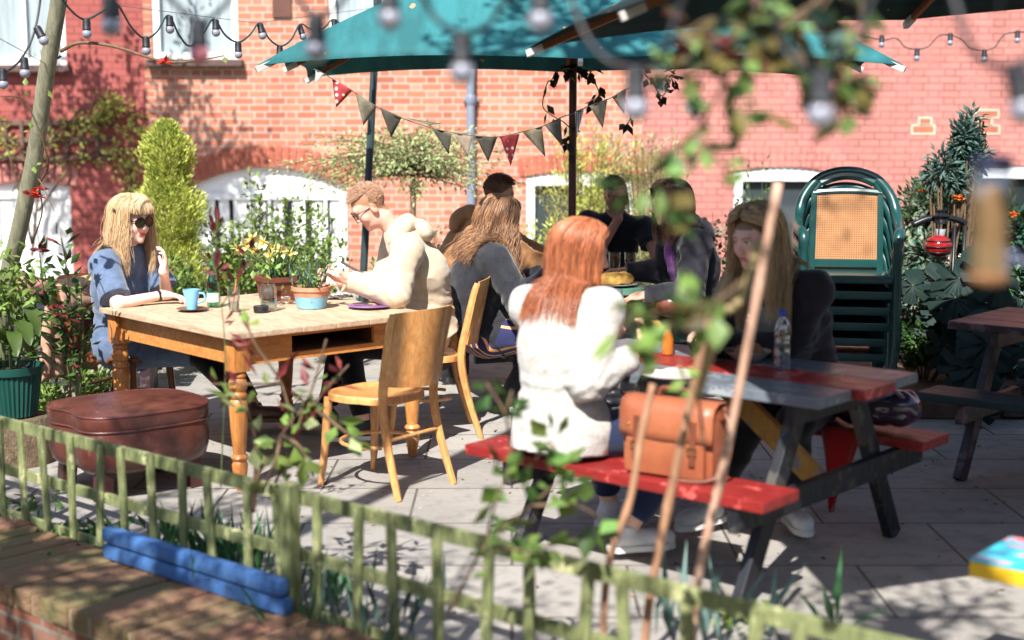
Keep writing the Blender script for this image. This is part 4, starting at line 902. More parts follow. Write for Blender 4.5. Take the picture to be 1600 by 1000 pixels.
M_bent = wood('varnished bentwood', (224, 166, 104), (192, 128, 72), 3, (5, 5, 2), .33, .1, coat=.35)
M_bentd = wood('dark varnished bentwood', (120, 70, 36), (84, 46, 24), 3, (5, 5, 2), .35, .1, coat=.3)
def bentwood(loc, rz, label, m=M_bent, group='bentwood chairs round the pine table'):
    t = T('bentwood_chair', label, 'chair', (*loc, 0), rz, group)
    def outline(s=1., z=0, k=28):
        o = []
        for i in range(k):
            a = 2 * math.pi * i / k; x, y = math.cos(a), math.sin(a); r = .205 * (abs(x) ** 3.2 + abs(y) ** 3.2) ** (-1 / 3.2); o.append((x * r * (1.03 if y > 0 else .93) * s, y * r * s, z))
        return o
    b = MB(); rings = [outline(.955, .420), outline(1, .424), outline(1, .452), outline(.98, .458), outline(.90, .458), outline(.86, .452), outline(.45, .449)]; vs = [p for r in rings for p in r]; k = 28; fs = []
    for i in range(len(rings) - 1): fs += [(i * k + j, i * k + (j + 1) % k, (i + 1) * k + (j + 1) % k, (i + 1) * k + j) for j in range(k)]
    fs += [tuple(range(k))[::-1], tuple((len(rings) - 1) * k + j for j in range(k))]; b.add(vs, fs); b.build('seat', m, t, local=True, autos=35)
    for s in (-1, 1):
        b = MB(); b.tube(spline([(s * .165, .165, .43), (s * .178, .178, .2), (s * .19, .20, 0)], 4), [.021] * 4 + [.019] * 3 + [.015] * 2, 10); b.build('leg', m, t, local=True, autos=40)
        pts = spline([(s * .205, -.30, 0), (s * .190, -.225, .25), (s * .185, -.195, .45), (s * .195, -.225, .62), (s * .205, -.265, .80), (s * .207, -.285, .86)], 4)
        b = MB(); n = len(pts)
        for a_, c_ in zip(pts, pts[1:]): pass
        b.tube(pts, [.017 + .006 * math.sin(math.pi * i / n) for i in range(n)], 8); b.build('leg', m, t, local=True, autos=40)
    # curved plywood back
    K, Z = 22, 8; outer, inner = [], []
    for zi in range(Z + 1):
        f = zi / Z; z = .525 + .345 * f; dy = -.222 - .07 * f
        for i in range(K + 1):
            u = i / K * 2 - 1; x = .205 * u; ztop = z + (.012 * (1 - u * u) if zi == Z else 0) - (.014 * (1 - u * u) if zi == 0 else 0); y = dy - .085 * (1 - u * u) ; outer.append((x, y - .004, ztop)); inner.append((x, y + .004, ztop))
    N_ = (K + 1) * (Z + 1); fs = []
    for zi in range(Z):
        for i in range(K): a = zi * (K + 1) + i; fs += [(a, a + 1, a + K + 2, a + K + 1), (N_ + a, N_ + a + K + 1, N_ + a + K + 2, N_ + a + 1)]
    for i in range(K): fs += [(i, N_ + i, N_ + i + 1, i + 1)]; a = Z * (K + 1) + i; fs += [(a, a + 1, N_ + a + 1, N_ + a)]
    for zi in range(Z): a = zi * (K + 1); fs += [(a, a + K + 1, N_ + a + K + 1, N_ + a)]; a += K; fs += [(a, N_ + a, N_ + a + K + 1, a + K + 1)]
    b = MB(); b.add(outer + inner, fs); b.build('backrest', m, t, local=True, autos=40)
    b = MB(); pts = [Vector((.183 * math.cos(a), .188 * math.sin(a) - .01, .215)) for a in np.linspace(-.86 * math.pi + math.pi / 2 + .36, .86 * math.pi + math.pi / 2 - .36, 30)]; b.tube(pts, .0095, 8); b.build('stretcher', m, t, local=True, autos=40)
    b = MB(); b.tube([(-.19, -.225, .27), (.19, -.225, .27)], .009, 8); b.build('stretcher', m, t, local=True, autos=40)
    return t
bentwood((-.645, 6.70), yawTo((-.81, .585)), 'empty honey bentwood chair in front of the pine table, its curved back towards the camera')
bentwood((-.50, 7.86), rz2, 'honey bentwood chair under the person in the cream hoodie')
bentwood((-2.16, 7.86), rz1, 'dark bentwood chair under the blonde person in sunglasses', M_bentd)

# ---- picnic tables
M_pred = wood('red painted plank', (150, 44, 40), (116, 30, 30), 3, (1.5, 9, 9), .38, .25, worn=(206, 92, 84))
M_pgrey = wood('grey painted plank', (112, 120, 128), (88, 96, 104), 3, (1.5, 9, 9), .34, .25, worn=(150, 156, 158))
M_pgreen = wood('green painted plank', (104, 152, 132), (78, 124, 106), 3, (1.5, 9, 9), .45, .25, worn=(180, 196, 184))
M_pdark = wood('dark plum stained plank', (62, 44, 50), (42, 30, 36), 3, (1.5, 9, 9), .38, .25, worn=(96, 78, 80))
M_pteal = wood('dark teal plank', (34, 58, 62), (24, 42, 46), 3, (1.5, 9, 9), .4, .25)
M_pleg = wood('blue black painted leg', (30, 32, 40), (18, 20, 26), 3, (9, 9, 2), .5, .3, worn=(70, 66, 62))
M_pyel = wood('ochre painted brace', (188, 140, 62), (158, 110, 44), 3, (6, 6, 2), .6, .3, worn=(120, 116, 110))
def picnic(c, rz, label, planks, bench, legm, brace, Ln=1.42, by=.62, zb=.44, ends=None):
    t = T('picnic_table', label, 'picnic table', (*c, 0), rz, None); zt = .745; n = len(planks); w_ = .76 / n
    for i, m in enumerate(planks):
        b = MB(); e = (ends or [0] * n)[i]; b.box((e / 2, -.38 + w_ * (i + .5), zt - .02 + .0006 * (i % 2)), (Ln + e, w_ - .008, .04), bev=.006); b.build('top_plank', m, t, local=True)
    for s in (-1, 1):
        b = MB(); b.box((0.0, s * by, zb - .02), (Ln - .04, .245, .042), bev=.008); b.build('bench_seat', bench if not isinstance(bench, tuple) else bench[0 if s < 0 else 1], t, local=True)
    for sx in (-.52, .52):
        x = sx * Ln / 1.42
        for s in (-1, 1):
            b = MB(); b.bar((x, s * .20, zt - .045), (x, s * .60, 0), .085, .04, up=(1, 0, 0), bev=.004); b.build('leg', legm, t, local=True)
        b = MB(); b.bar((x + .042, -.73, zb - .09), (x + .042, .73, zb - .09), .04, .09, bev=.004); b.build('bench_bearer', legm, t, local=True)
        b = MB(); b.bar((x + .042, -.36, zt - .08), (x + .042, .36, zt - .08), .04, .075, bev=.004); b.build('top_bearer', legm, t, local=True)
        sg = 1 if x > 0 else -1; b = MB(); b.bar((x - sg * .02, .0, zb - .10), (x - sg * .50, .0, zt - .045), .09, .035, up=(0, 1, 0), bev=.004); b.build('brace', brace, t, local=True)
    return t
RZP = math.atan2(-.656, .755)
TC = Vector((.817, 5.706, 0))
picnic((TC.x, TC.y), RZP, 'red and grey planked picnic table with red benches and dark legs, right foreground', [M_pgrey, M_pred, M_pgrey], M_pred, M_pleg, M_pyel, ends=[-.02, .03, .0])
picnic((.30, 9.08), math.atan2(.94, -.34), 'green and grey picnic table under the parasol with the yellow loaf on it', [M_pgreen, M_pgrey, M_pgreen], M_pgreen, M_pleg, M_pleg)
picnic((2.96, 6.86), RZP, 'dark plum picnic table with dark teal benches at the right edge', [M_pdark] * 4, M_pteal, M_pdark, M_pdark)
# brightly painted bench poking in at the bottom right
k = NT('turquoise and pink painted top'); v_ = k.obj(); mp = k.n('Mapping'); mp.inputs['Rotation'].default_value = (0, 0, .5); mp.inputs['Scale'].default_value = (3, 16, 1); k.l(v_, mp.inputs[0]); nz = k.n('TexNoise'); nz.inputs['Scale'].default_value = 1.6; nz.inputs['Detail'].default_value = 2; k.l(mp.outputs[0], nz.inputs[0])
c_ = k.mix(k.ramp(nz.outputs[0], .54, .57), lin((40, 178, 200)), lin((236, 120, 104))); c_ = k.mix(k.ramp(nz.outputs[0], .62, .64), c_, lin((40, 100, 160))); k.set(color=c_, rough=.4); k.bump(k.noise(60), .2, .002)
t = T('painted_bench', 'bench end painted turquoise and pink with a yellow edge, bottom right corner', 'bench', (*(Vector((1.345, 4.03, 0)) + Vector((.755, -.656, 0)) * .6 + Vector((.656, .755, 0)) * .14)[:2], 0), RZP)
b = MB(); b.box((.0, 0, .452), (1.2, .30, .010), bev=.003); b.build('seat_top', k.m, t, local=True)
b = MB(); b.box((.0, 0, .423), (1.204, .304, .046), bev=.006); b.build('edge_band', mat('yellow paint', (.72, .44, .02), .4, .15, 12), t, local=True)
for x in (.2, .5):
    for y in (-.1, .1): b = MB(); b.bar((x, y * .8, .40), (x, y * 1.3, 0), .05, .05, bev=.004); b.build('leg', M_pleg, t, local=True)

# ---- parasols
def canopy_mat(name, c, tl=.25):
    k = NT(name); f = k.noise(1.6, 5, .6, stretch=(3, 1, 1)); col = k.mix(k.ramp(f, .4, .62, 0, 1), lin(c), tuple(v * .62 for v in lin(c)))
    col = k.mix(k.ramp(k.noise(11, 2, .4), .715, .73), col, (.45, .27, .13)); k.set(color=col, rough=.75, spec=.25); k.bump(k.noise(300, 2), .15, .001)
    tr = k.n('BsdfTranslucent'); k.l(col, tr.inputs[0]); mx = k.n('MixShader'); mx.inputs[0].default_value = tl; k.l(k.b.outputs[0], mx.inputs[1]); k.l(tr.outputs[0], mx.inputs[2]); k.l(mx.outputs[0], k.out.inputs[0]); return k.m
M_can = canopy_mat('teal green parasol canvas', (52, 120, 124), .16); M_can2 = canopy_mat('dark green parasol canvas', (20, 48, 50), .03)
M_rib = wood('parasol wooden rib', (150, 92, 56), (112, 62, 36), 4, (6, 6, 6), .5, .1); M_tip = mat('white rib cap', (.55, .52, .48), .5)
M_polew = wood('brown varnished pole', (96, 52, 38), (66, 34, 26), 3, (8, 8, 1.5), .35, .1, coat=.3)
def parasol(name, label, C, ex, ey, hw, hd, rise, canm, pole=True, sag=.04, droop=.035):
    """C: canopy rim centre; ex,ey unit vectors in the rim plane"""
    C, ex, ey = Vector(C), Vector(ex).normalized(), Vector(ey); ey = (ey - ex * ey.dot(ex)).normalized(); ez = ex.cross(ey)
    if ez.z < 0: ez = -ez
    t = T(name, label, 'parasol', (C.x, C.y, 0))
    rim = []; per = [(-1, -1), (0, -1), (1, -1), (1, 0), (1, 1), (0, 1), (-1, 1), (-1, 0)]; ns = 10
    for i in range(8):
        a, c = per[i], per[(i + 1) % 8]
        for j in range(ns): f = j / ns; rim.append((a[0] + (c[0] - a[0]) * f, a[1] + (c[1] - a[1]) * f, math.sin(math.pi * f), (abs(a[0] * a[1]) * (1 - f) ** 3 + abs(c[0] * c[1]) * f ** 3)))
    Nv = 14; vs = []
    for v in range(Nv + 1):
        g = v / Nv
        for (x, y, sg, co) in rim:
            p = C + ex * (x * hw * (1 - g) * (1 - .025 * sg * (1 - g))) + ey * (y * hd * (1 - g) * (1 - .045 * sg * (1 - g))) + ez * (rise * (g ** .93) + sag * sg * (1 - g) ** 2 * .6 - droop * co * (1 - g) ** 2 - .035 * sg * math.sin(math.pi * g))
            vs.append(p)
    n = len(rim); fs = [(v * n + i, v * n + (i + 1) % n, (v + 1) * n + (i + 1) % n, (v + 1) * n + i) for v in range(Nv) for i in range(n)]
    o = finish('canopy', [tuple(p) for p in vs], fs, canm, t, smooth=True)
    md = o.modifiers.new('cloth', 'SOLIDIFY'); md.thickness = .003
    ap = C + ez * (rise - .03)
    for i, (x, y) in enumerate(per):
        e_ = C + ex * x * hw + ey * y * hd - ez * (.022 + droop * abs(x * y)); b = MB(); d = (ap - ez * .03 - e_)
        b.bar(e_, e_ + d * .965, .022, .028, bev=.002); rb = b.build('rib', M_rib, t)
        b = MB(); dd = d.normalized(); b.bar(e_ - dd * .012, e_ + dd * .085, .027, .033, bev=.004); b.build('rib_cap', M_tip, rb)
        b = MB(); hub = C + ez * (rise * .28); m_ = e_ + d * .52 - ez * .012; b.bar(m_, hub + (m_ - hub).normalized() * .03, .016, .02); b.build('strut', M_rib, rb)
    b = MB(); b.lathe([(.045, -.03), (.05, -.02), (.05, .03), (.04, .04)], tuple(C + ez * rise * .28), 16); b.build('hub', M_rib, t, autos=40)
    b = MB(); b.lathe([(.02, 0), (.03, .01), (.03, .03), (.012, .05), (.018, .07), (.002, .09)], tuple(C + ez * (rise - .01)), 14); b.build('finial', M_polew, t, autos=40)
    b = MB(); b.tube([Vector((C.x, C.y, .03)), C + ez * rise * .96], .0245, 14); b.build('pole', M_polew, t, autos=40)
    b = MB(); b.lathe([(.24, 0), (.24, .05), (.2, .07), (.04, .08), (.035, .25), (.03, .26)], (C.x, C.y, .002), 24); b.build('base', mat('cast iron base', (.03, .03, .03), .6, .3, 9), t, autos=40)
    return t
parasol('parasol', 'teal parasol with brown wooden pole over the middle table, bunting along its edge', (.372, 8.8, 2.075), (1, 0, 0), (0, 1, 0), 1.755, .95, .86, M_can)
BLc = Vector((.08, 6.66, 2.10)); ex2 = Vector((.983, .17, .062)); ey2 = Vector((.17, -.983, 0)); C2 = BLc + ex2 * 1.85 + ey2 * 1.75
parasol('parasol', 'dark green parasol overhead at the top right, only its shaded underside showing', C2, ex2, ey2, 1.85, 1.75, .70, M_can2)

# ---- stack of green garden armchairs
M_gp = mat('dark green moulded plastic', (.008, .055, .052), .3, .2, 6, spec=.6, coat=.2)
def cane_mat():
    k = NT('woven cane panel'); sp = k.n('SeparateXYZ'); k.l(k.obj(), sp.inputs[0]); 
    fx = k.M('FRACT', k.M('MULTIPLY', sp.outputs[0], 72)); fz = k.M('FRACT', k.M('MULTIPLY', sp.outputs[2], 72)); hole = k.M('MULTIPLY', k.M('LESS_THAN', k.M('ABSOLUTE', k.M('SUBTRACT', fx, .5)), .21), k.M('LESS_THAN', k.M('ABSOLUTE', k.M('SUBTRACT', fz, .5)), .21))
    c = k.mix(k.ramp(k.noise(12, 4), .35, .7), (.42, .20, .08), (.33, .145, .052)); k.set(color=k.mix(hole, c, (.05, .02, .008)), rough=.55); k.bump(k.M('SUBTRACT', 1, hole), .5, .003); return k.m
M_cane = cane_mat()
def garden_chair():
    t = T('garden_armchair', 'x', 'chair', (0, 0, 0), 0, 'stacked green garden armchairs'); L = dict(local=True)
    half = [(.275, -.235, 0), (.272, -.235, .3), (.268, -.235, .58), (.275, -.21, .655), (.292, -.12, .675), (.300, .03, .69), (.292, .15, .755), (.262, .205, .86), (.19, .235, .955), (.10, .25, 1.0), (0, .255, 1.015)]
    pts = spline(half + [(-x, y, z) for x, y, z in half[:-1][::-1]], 6); n = len(pts); b = MB(); rr = [(.032 if p.z > .6 else .026) for p in pts]; b.tube(pts, rr, 10); b.build('arm_frame', M_gp, t, autos=40, **L)
    for s in (-1, 1): b = MB(); b.tube(spline([(s * .20, .16, .41), (s * .235, .20, .2), (s * .255, .26, 0)], 5), .022, 8); b.build('leg', M_gp, t, autos=40, **L)
    b = MB(); b.box((0, -.0, .405), (.50, .45, .022), bev=.009); b.box((0, -.235, .398), (.50, .045, .052), bev=.016); b.box((-.245, -.02, .40), (.035, .40, .045), bev=.01); b.box((.245, -.02, .40), (.035, .40, .045), bev=.01); b.build('seat', M_gp, t, autos=40, **L)
    # back panel: frame with arched top and slot, cane insert
    f = MB(); yb = .175; tilt = .10
    def P(x, z, dy=0): return (x, yb + (z - .42) * tilt + dy, z)
    for s in (-1, 1): f.bar(P(s * .205, .40), P(s * .198, .90), .038, .028, up=(0, 1, 0), bev=.008)
    f.bar(P(-.2, .455), P(.2, .455), .05, .028, up=(0, 1, 0), bev=.008)
    for zc, r_, h_ in ((.885, .205, .02), (.945, .16, .026)):
        q = [P(r_ * u, zc + (.045 if zc > .9 else .012) * (1 - u * u)) for u in np.linspace(-1, 1, 13)]; f.tube(q, h_, 8)
    for s in (-1, 1): f.tube([P(s * .20, .885), P(s * .165, .945)], .02, 8)
    bk = f.build('backrest', M_gp, t, autos=40, **L)
    b = MB(); a_, c_, d_, e_ = P(-.188, .475, -.006), P(.188, .475, -.006), P(.183, .885, -.006), P(-.183, .885, -.006); b.slab([a_, c_, d_, e_], (0, 1, 0), .010); b.build('cane_panel', M_cane, bk, local=True)
    return t
proto = garden_chair(); rngS = random.Random(2); ordn = ['lowest green plastic chair at the foot of the tall stack', 'second green plastic chair from the bottom of the tall stack', 'third green plastic chair from the bottom of the tall stack', 'fourth green plastic chair from the bottom, third below the cane back', 'fifth green plastic chair from the bottom, just under the top one', 'topmost green chair of the stack, its tan cane back facing the camera']
for i in range(6):
    o = proto if i == 5 else copy_tree(proto); o.location = (1.955 + rngS.uniform(-.006, .006), 8.27 - .022 * i + .10, .093 * i); o.rotation_euler = (0, 0, R(-9) + rngS.uniform(-.012, .012)); o['label'] = ordn[i]; o.scale = (.965, .965, .965)

# ---- leather ottoman
def leather():
    k = NT('worn oxblood leather'); f = k.noise(5, 5, .65); g = k.noise(22, 4, .7)
    c = k.mix(k.ramp(f, .35, .68), (.13, .038, .028), (.055, .017, .014)); c = k.mix(k.ramp(g, .60, .72, 0, .45), c, (.24, .10, .07)); k.set(color=c, rough=k.ramp(f, .3, .7, .25, .42), spec=.6, coat=.15); k.bump(k.M('ADD', k.noise(240, 3), k.M('MULTIPLY', k.noise(9, 4), 3)), .3, .003); return k.m
M_lea = leather()
t = T('leather_ottoman', 'kidney shaped oxblood leather ottoman on short square legs, left of the pine table', 'ottoman', (-1.83, 6.66, 0), R(40))
def kid(s, z, k=56):
    o = []
    for i in range(k):
        a = 2 * math.pi * i / k; r = 1 - .16 * math.exp(-((((a - 3.25 + math.pi) % (2 * math.pi)) - math.pi) / .42) ** 2) + .03 * math.cos(2 * a); sq = (abs(math.cos(a)) ** 3.2 + abs(math.sin(a)) ** 3.2) ** (-1 / 3.2)
        o.append((.345 * s * r * sq * math.cos(a), .315 * s * r * sq * math.sin(a), z))
    return o
def stack_rings(name, rings, m, par, capb=True):
    k = len(rings[0]); vs = [p for r in rings for p in r]; fs = [(i * k + j, i * k + (j + 1) % k, (i + 1) * k + (j + 1) % k, (i + 1) * k + j) for i in range(len(rings) - 1) for j in range(k)]; fs += [tuple(range(k))[::-1], tuple((len(rings) - 1) * k + j for j in range(k))]
    b = MB(); b.add(vs, fs); return b.build(name, m, par, local=True, autos=50)
stack_rings('body', [kid(s, z) for s, z in ((.80, .125), (.88, .13), (.95, .155), (.985, .20), (.995, .25), (.985, .30), (.97, .328))], M_lea, t)
lid = stack_rings('lid', [kid(s, z) for s, z in ((.975, .334), (.99, .345), (1.0, .38), (.995, .395), (.985, .402))] + [kid(.97 * (1 - q / 7), .404 + .016 * math.sin(q / 7 * 1.57)) for q in range(0, 7)], M_lea, t)
for z, s in ((.331, .98), (.400, .992)):
    b = MB(); pts = [Vector(p) for p in kid(s, z)]; b.tube(pts + [pts[0], pts[1]], .006, 6, cap=False); b.build('piping', M_lea, t, local=True, smooth=True)
for x in (-.22, .22):
    for y in (-.20, .20): b = MB(); b.bar((x, y, .14), (x * 1.06, y * 1.03, 0), .07, .07, bev=.006); b.build('leg', mat('dark mahogany leg', (.07, .02, .018), .35, .3, 9, coat=.2), t, local=True)
# ================================================================ THINGS ON THE TABLES
def clearglass(name, tint=(1, 1, 1), a=.16):
    k = NT(name); tr = k.n('BsdfTransparent'); tr.inputs[0].default_value = (*tint, 1); gl = k.n('BsdfGlossy'); gl.inputs['Roughness'].default_value = .04; fr = k.n('LayerWeight'); fr.inputs[0].default_value = .35
    mx = k.n('MixShader'); k.l(k.ramp(fr.outputs['Facing'], .0, 1, a * .6, .75), mx.inputs[0]); k.l(tr.outputs[0], mx.inputs[1]); k.l(gl.outputs[0], mx.inputs[2]); k.l(mx.outputs[0], k.out.inputs[0]); return k.m
M_glass = clearglass('clear drinking glass', (.93, .96, .95)); M_gglass = clearglass('green bottle glass', (.22, .62, .45)); M_pet = clearglass('clear plastic bottle', (.86, .9, .93), .22)
M_water = clearglass('water', (.80, .88, .9), .1); M_tea = mat('amber drink', (.25, .07, .01), .2)
M_mug = mat('sky blue glazed mug', (.20, .48, .74), .15, .08, 9, spec=.6, coat=.3); M_china = mat('white china', (.72, .70, .67), .2, .06, 9, coat=.2)
M_terra = mat('terracotta', (.42, .16, .08), .85, .35, 14, bump=.3, c2=(.52, .28, .18)); M_terrad = mat('dark brown glazed pot', (.16, .05, .03), .4, .3, 9)
M_black = mat('black plastic', (.015, .015, .017), .35, .2, 9); M_compost = mat('compost', (.035, .022, .014), .95, .5, 60, bump=.8)
ZT = .762
def lathe_thing(name, label, cat, p, parts, group=None, rz=0):
    t = T(name, label, cat, p, rz, group)
    for nm, prof, m, n in parts: b = MB(); b.lathe(prof, (0, 0, 0), n); b.build(nm, m, t, local=True, autos=35)
    return t
# mug on a saucer
p = atz(300, 486, ZT); lathe_thing('saucer', 'brown saucer under the blue mug on the pine table', 'saucer', p, [('dish', [(.03, 0), (.035, .003), (.078, .013), (.080, .016), (.04, .008), (.001, .007)], mat('brown stoneware', (.16, .085, .055), .35, .3, 9), 32)])
p = p + Vector((.0, .0, .0085)); t = lathe_thing('mug', 'sky blue mug on the saucer in front of the blonde person', 'mug', p, [('cup', [(.024, 0), (.027, .002), (.031, .04), (.043, .095), (.0435, .104), (.040, .104), (.038, .09), (.028, .02), (.001, .015)], M_mug, 32)])
b = MB(); b.tube(spline([(.036, -.006, .085), (.066, -.012, .083), (.070, -.012, .05), (.032, -.005, .035)], 5), .0055, 8); b.build('handle', M_mug, t, local=True, smooth=True)
b = MB(); b.lathe([(.001, .0), (.036, 0)], (0, 0, .082), 24, cap=False); b.build('coffee', mat('coffee', (.03, .012, .005), .2), t, local=True)
# green bottle
p = atz(334, 480, ZT); t = lathe_thing('bottle', 'green glass bottle with a white label behind the blue mug', 'bottle', p, [('glass_body', [(.030, 0), (.034, .004), (.034, .12), (.028, .155), (.014, .195), (.0135, .225), (.015, .226)], M_gglass, 24), ('label', [(.0345, .03), (.0347, .032), (.0347, .075), (.0345, .077)], mat('white paper label', (.65, .72, .62), .6, .3, 40), 24), ('cap', [(.0155, .222), (.0165, .224), (.0165, .238), (.001, .24)], mat('green bottle cap', (.03, .30, .16), .35), 20)])
# tumbler with orange straw
p = atz(366, 487, ZT); t = lathe_thing('tumbler', 'tall clear tumbler with an orange straw on the pine table', 'glass', p, [('glass_body', [(.024, 0), (.027, .003), (.033, .13), (.031, .13), (.025, .012), (.001, .012)], M_glass, 28), ('ice_drink', [(.024, .013), (.027, .05), (.001, .051)], M_water, 20)])
b = MB(); b.tube([(-.008, 0, .014), (.016, .0, .17)], .0032, 8); b.build('straw', mat('orange straw', (.75, .14, .04), .4), t, local=True, smooth=True)
# clear jar with black lid tin in front
p = atz(408, 488, ZT); t = lathe_thing('glass_jar', 'clear glass jar holding a stem, beside the daffodils', 'jar', p + Vector((.03, .06, 0)), [('glass_body', [(.036, 0), (.042, .005), (.044, .11), (.036, .13), (.037, .142), (.035, .142), (.034, .13), (.041, .10), (.039, .01), (.001, .008)], M_glass, 28), ('water', [(.038, .011), (.040, .06), (.001, .061)], M_water, 20)])
lathe_thing('tobacco_tin', 'small round black tin on the pine table, in front of the glass jar', 'tin', p, [('tin_body', [(.036, 0), (.038, .003), (.038, .018), (.037, .020)], M_black, 28), ('tin_lid', [(.0385, .020), (.0395, .021), (.0395, .031), (.037, .034), (.001, .034)], M_black, 28)])
# pots
def square_pot(name, label, p, w, h, m, rz=.5):
    t = T(name, label, 'plant pot', p, rz); b = MB(); prof = [(w * .40, 0), (w * .48, h * .8), (w * .53, h * .8), (w * .54, h), (w * .48, h), (w * .46, h * .82)]
    vs, fs = [], []
    for r, z in prof: vs += [(r, r, z), (-r, r, z), (-r, -r, z), (r, -r, z)]
    for i in range(len(prof) - 1): fs += [(i * 4 + j, i * 4 + (j + 1) % 4, (i + 1) * 4 + (j + 1) % 4, (i + 1) * 4 + j) for j in range(4)]
    fs.append((3, 2, 1, 0)); b.add(vs, fs); b.build('pot_wall', m, t, local=True); b = MB(); b.box((0, 0, h * .83), (w * .90, w * .90, .004)); b.build('compost', M_compost, t, local=True); return t
pD = atz(412, 474, ZT) + Vector((.05, .18, 0)); tD = square_pot('daffodil_pot', 'square brown terracotta pot of yellow daffodils on the pine table', pD, .20, .13, M_terrad)
def round_pot(name, label, p, r, h, m, m2=None, cat='plant pot'):
    t = T(name, label, cat, p); b = MB(); b.lathe([(r * .68, 0), (r * .72, .003), (r * .86, h * (.55 if m2 else .78))], (0, 0, 0), 28); 
    b.build('pot_base' if m2 else 'pot_wall', m2 or m, t, local=True, autos=40); b = MB(); z0 = h * (.55 if m2 else .78); b.lathe([(r * .865, z0), (r * .94, h * .8), (r, h * .82), (r * 1.01, h), (r * .92, h), (r * .88, h * .85)], (0, 0, 0), 28, cap=False); b.build('rim', m, t, local=True, autos=40)
    b = MB(); b.lathe([(.001, h * .86), (r * .9, h * .86)], (0, 0, 0), 24, cap=False); b.build('compost', M_compost, t, local=True); return t
pB = atz(487, 481, ZT); tB = round_pot('painted_pot', 'terracotta pot painted light blue round the base, with green shoots', pB, .105, .115, M_terra, mat('light blue paint on pot', (.22, .48, .62), .6, .2, 14))
p = atz(447, 474, ZT); t = lathe_thing('egg_cup', 'tiny white cup with an orange band beside the blue painted pot', 'cup', p, [('cup', [(.016, 0), (.02, .002), (.027, .03), (.026, .036), (.001, .034)], M_china, 20), ('band', [(.0262, .016), (.0275, .017), (.0283, .025), (.0268, .026)], mat('orange glaze', (.7, .25, .05), .3), 20)])
# plate of the man
p = atz(578, 481, ZT); t = lathe_thing('plate', 'white plate with a violet rim and a few scraps, in front of the cream hoodie', 'plate', p, [('dish', [(.05, 0), (.055, .003), (.115, .013), (.118, .016), (.07, .007), (.001, .006)], M_china, 40), ('rim', [(.1175, .0125), (.1205, .015), (.1185, .0175), (.116, .0155)], mat('violet rim', (.25, .12, .3), .3), 40)])
b = MB(); b.bar((-.08, -.03, .017), (.10, .02, .022), .012, .002); b.build('knife', mat('steel', (.5, .5, .5), .2, metal=1), t, local=True)
b = MB(); b.ball((.02, .01, .018), .02, sc_=(1.5, 1, .5)); b.build('bread_crust', mat('bread crust', (.45, .25, .09), .8, .4, 60), t, local=True, smooth=True)
p = atz(520, 470, ZT) + Vector((.0, .12, 0)); t = T('napkin', 'crumpled white paper napkin beside the painted pot', 'napkin', p, .4); rngN = np.random.default_rng(4); b = MB(); g = 12; vs = []; fs = []
for i in range(g):
    for j in range(g): vs.append(((i / (g - 1) - .5) * .17, (j / (g - 1) - .5) * .13, .004 + .03 * abs(math.sin(i * 1.1 + j * .5) * math.cos(j * .9)) * rngN.uniform(.5, 1)))
for i in range(g - 1):
    for j in range(g - 1): fs.append((i * g + j, (i + 1) * g + j, (i + 1) * g + j + 1, i * g + j + 1))
b.add(vs, fs); o = b.build('sheet', mat('white paper', (.78, .77, .74), .8, .05, 9), t, local=True, smooth=True); o.modifiers.new('s', 'SOLIDIFY').thickness = .001
# phone in the man's hands
hI = INFO['hoodie']; p = at(553, 420, 7.60); t = T('phone', 'black phone held by the person in the cream hoodie', 'phone', p, R(70)); t.rotation_euler = (R(28), R(8), R(82)); b = MB(); b.box((0, 0, 0), (.072, .145, .009), bev=.004); b.build('phone_case', M_black, t, local=True); b = MB(); b.box((0, 0, .0052), (.066, .134, .001)); b.build('screen', mat('black phone glass', (.01, .012, .016), .05, spec=.9), t, local=True)
# ---- back table
ZB = .747
p = atz(962, 447, ZB); t = lathe_thing('plate', 'white plate under the yellow loaf on the green and grey table', 'plate', p, [('dish', [(.06, 0), (.065, .003), (.13, .014), (.134, .017), (.08, .008), (.001, .007)], M_china, 36)])
V_, F_ = mesh_field([ell((0, 0, .04), (.105, .048, .034)), ell((.06, .01, .045), (.05, .035, .028)), ell((-.05, .0, .045), (.05, .04, .03))], .005, lambda P: .006 * vnoise(P, 40, 2)); t = T('loaf', 'yellow filled baguette lying on the plate of the back table', 'sandwich', p + Vector((0, 0, .006)), .25); finish('crust', V_, F_, mat('golden bread', (.62, .30, .04), .6, .35, 30, bump=.3, c2=(.72, .46, .12)), t, smooth=True, local=True)
for (px, py, dr, lab) in ((960, 412, .12, 'stemmed glass of amber drink in front of the person in the black tee'), (985, 404, .10, 'dark amber drink glass beside the stemmed glass on the back table')):
    p = at(px, py + 14, 9.35); p.z = ZB; lathe_thing('drink_glass', lab, 'glass', p, [('glass_body', [(.03, 0), (.033, .003), (.040, .14), (.038, .14), (.031, .01), (.001, .01)], M_glass, 24), ('drink', [(.03, .012), (.036, dr), (.001, dr + .001)], M_tea, 20)], 'drinks on the back table')
p = Vector((.42, 8.75, ZB)); t = T('sauce_bottle', 'dark sauce bottle standing on the back table', 'bottle', p); b = MB(); b.lathe([(.028, 0), (.03, .003), (.03, .10), (.012, .14), (.012, .17), (.001, .172)], (0, 0, 0), 18); b.build('glass_body', mat('dark bottle', (.03, .012, .01), .1), t, local=True, autos=40); b = MB(); b.lathe([(.013, .17), (.014, .171), (.014, .19), (.001, .192)], (0, 0, 0), 16); b.build('cap', M_black, t, local=True)
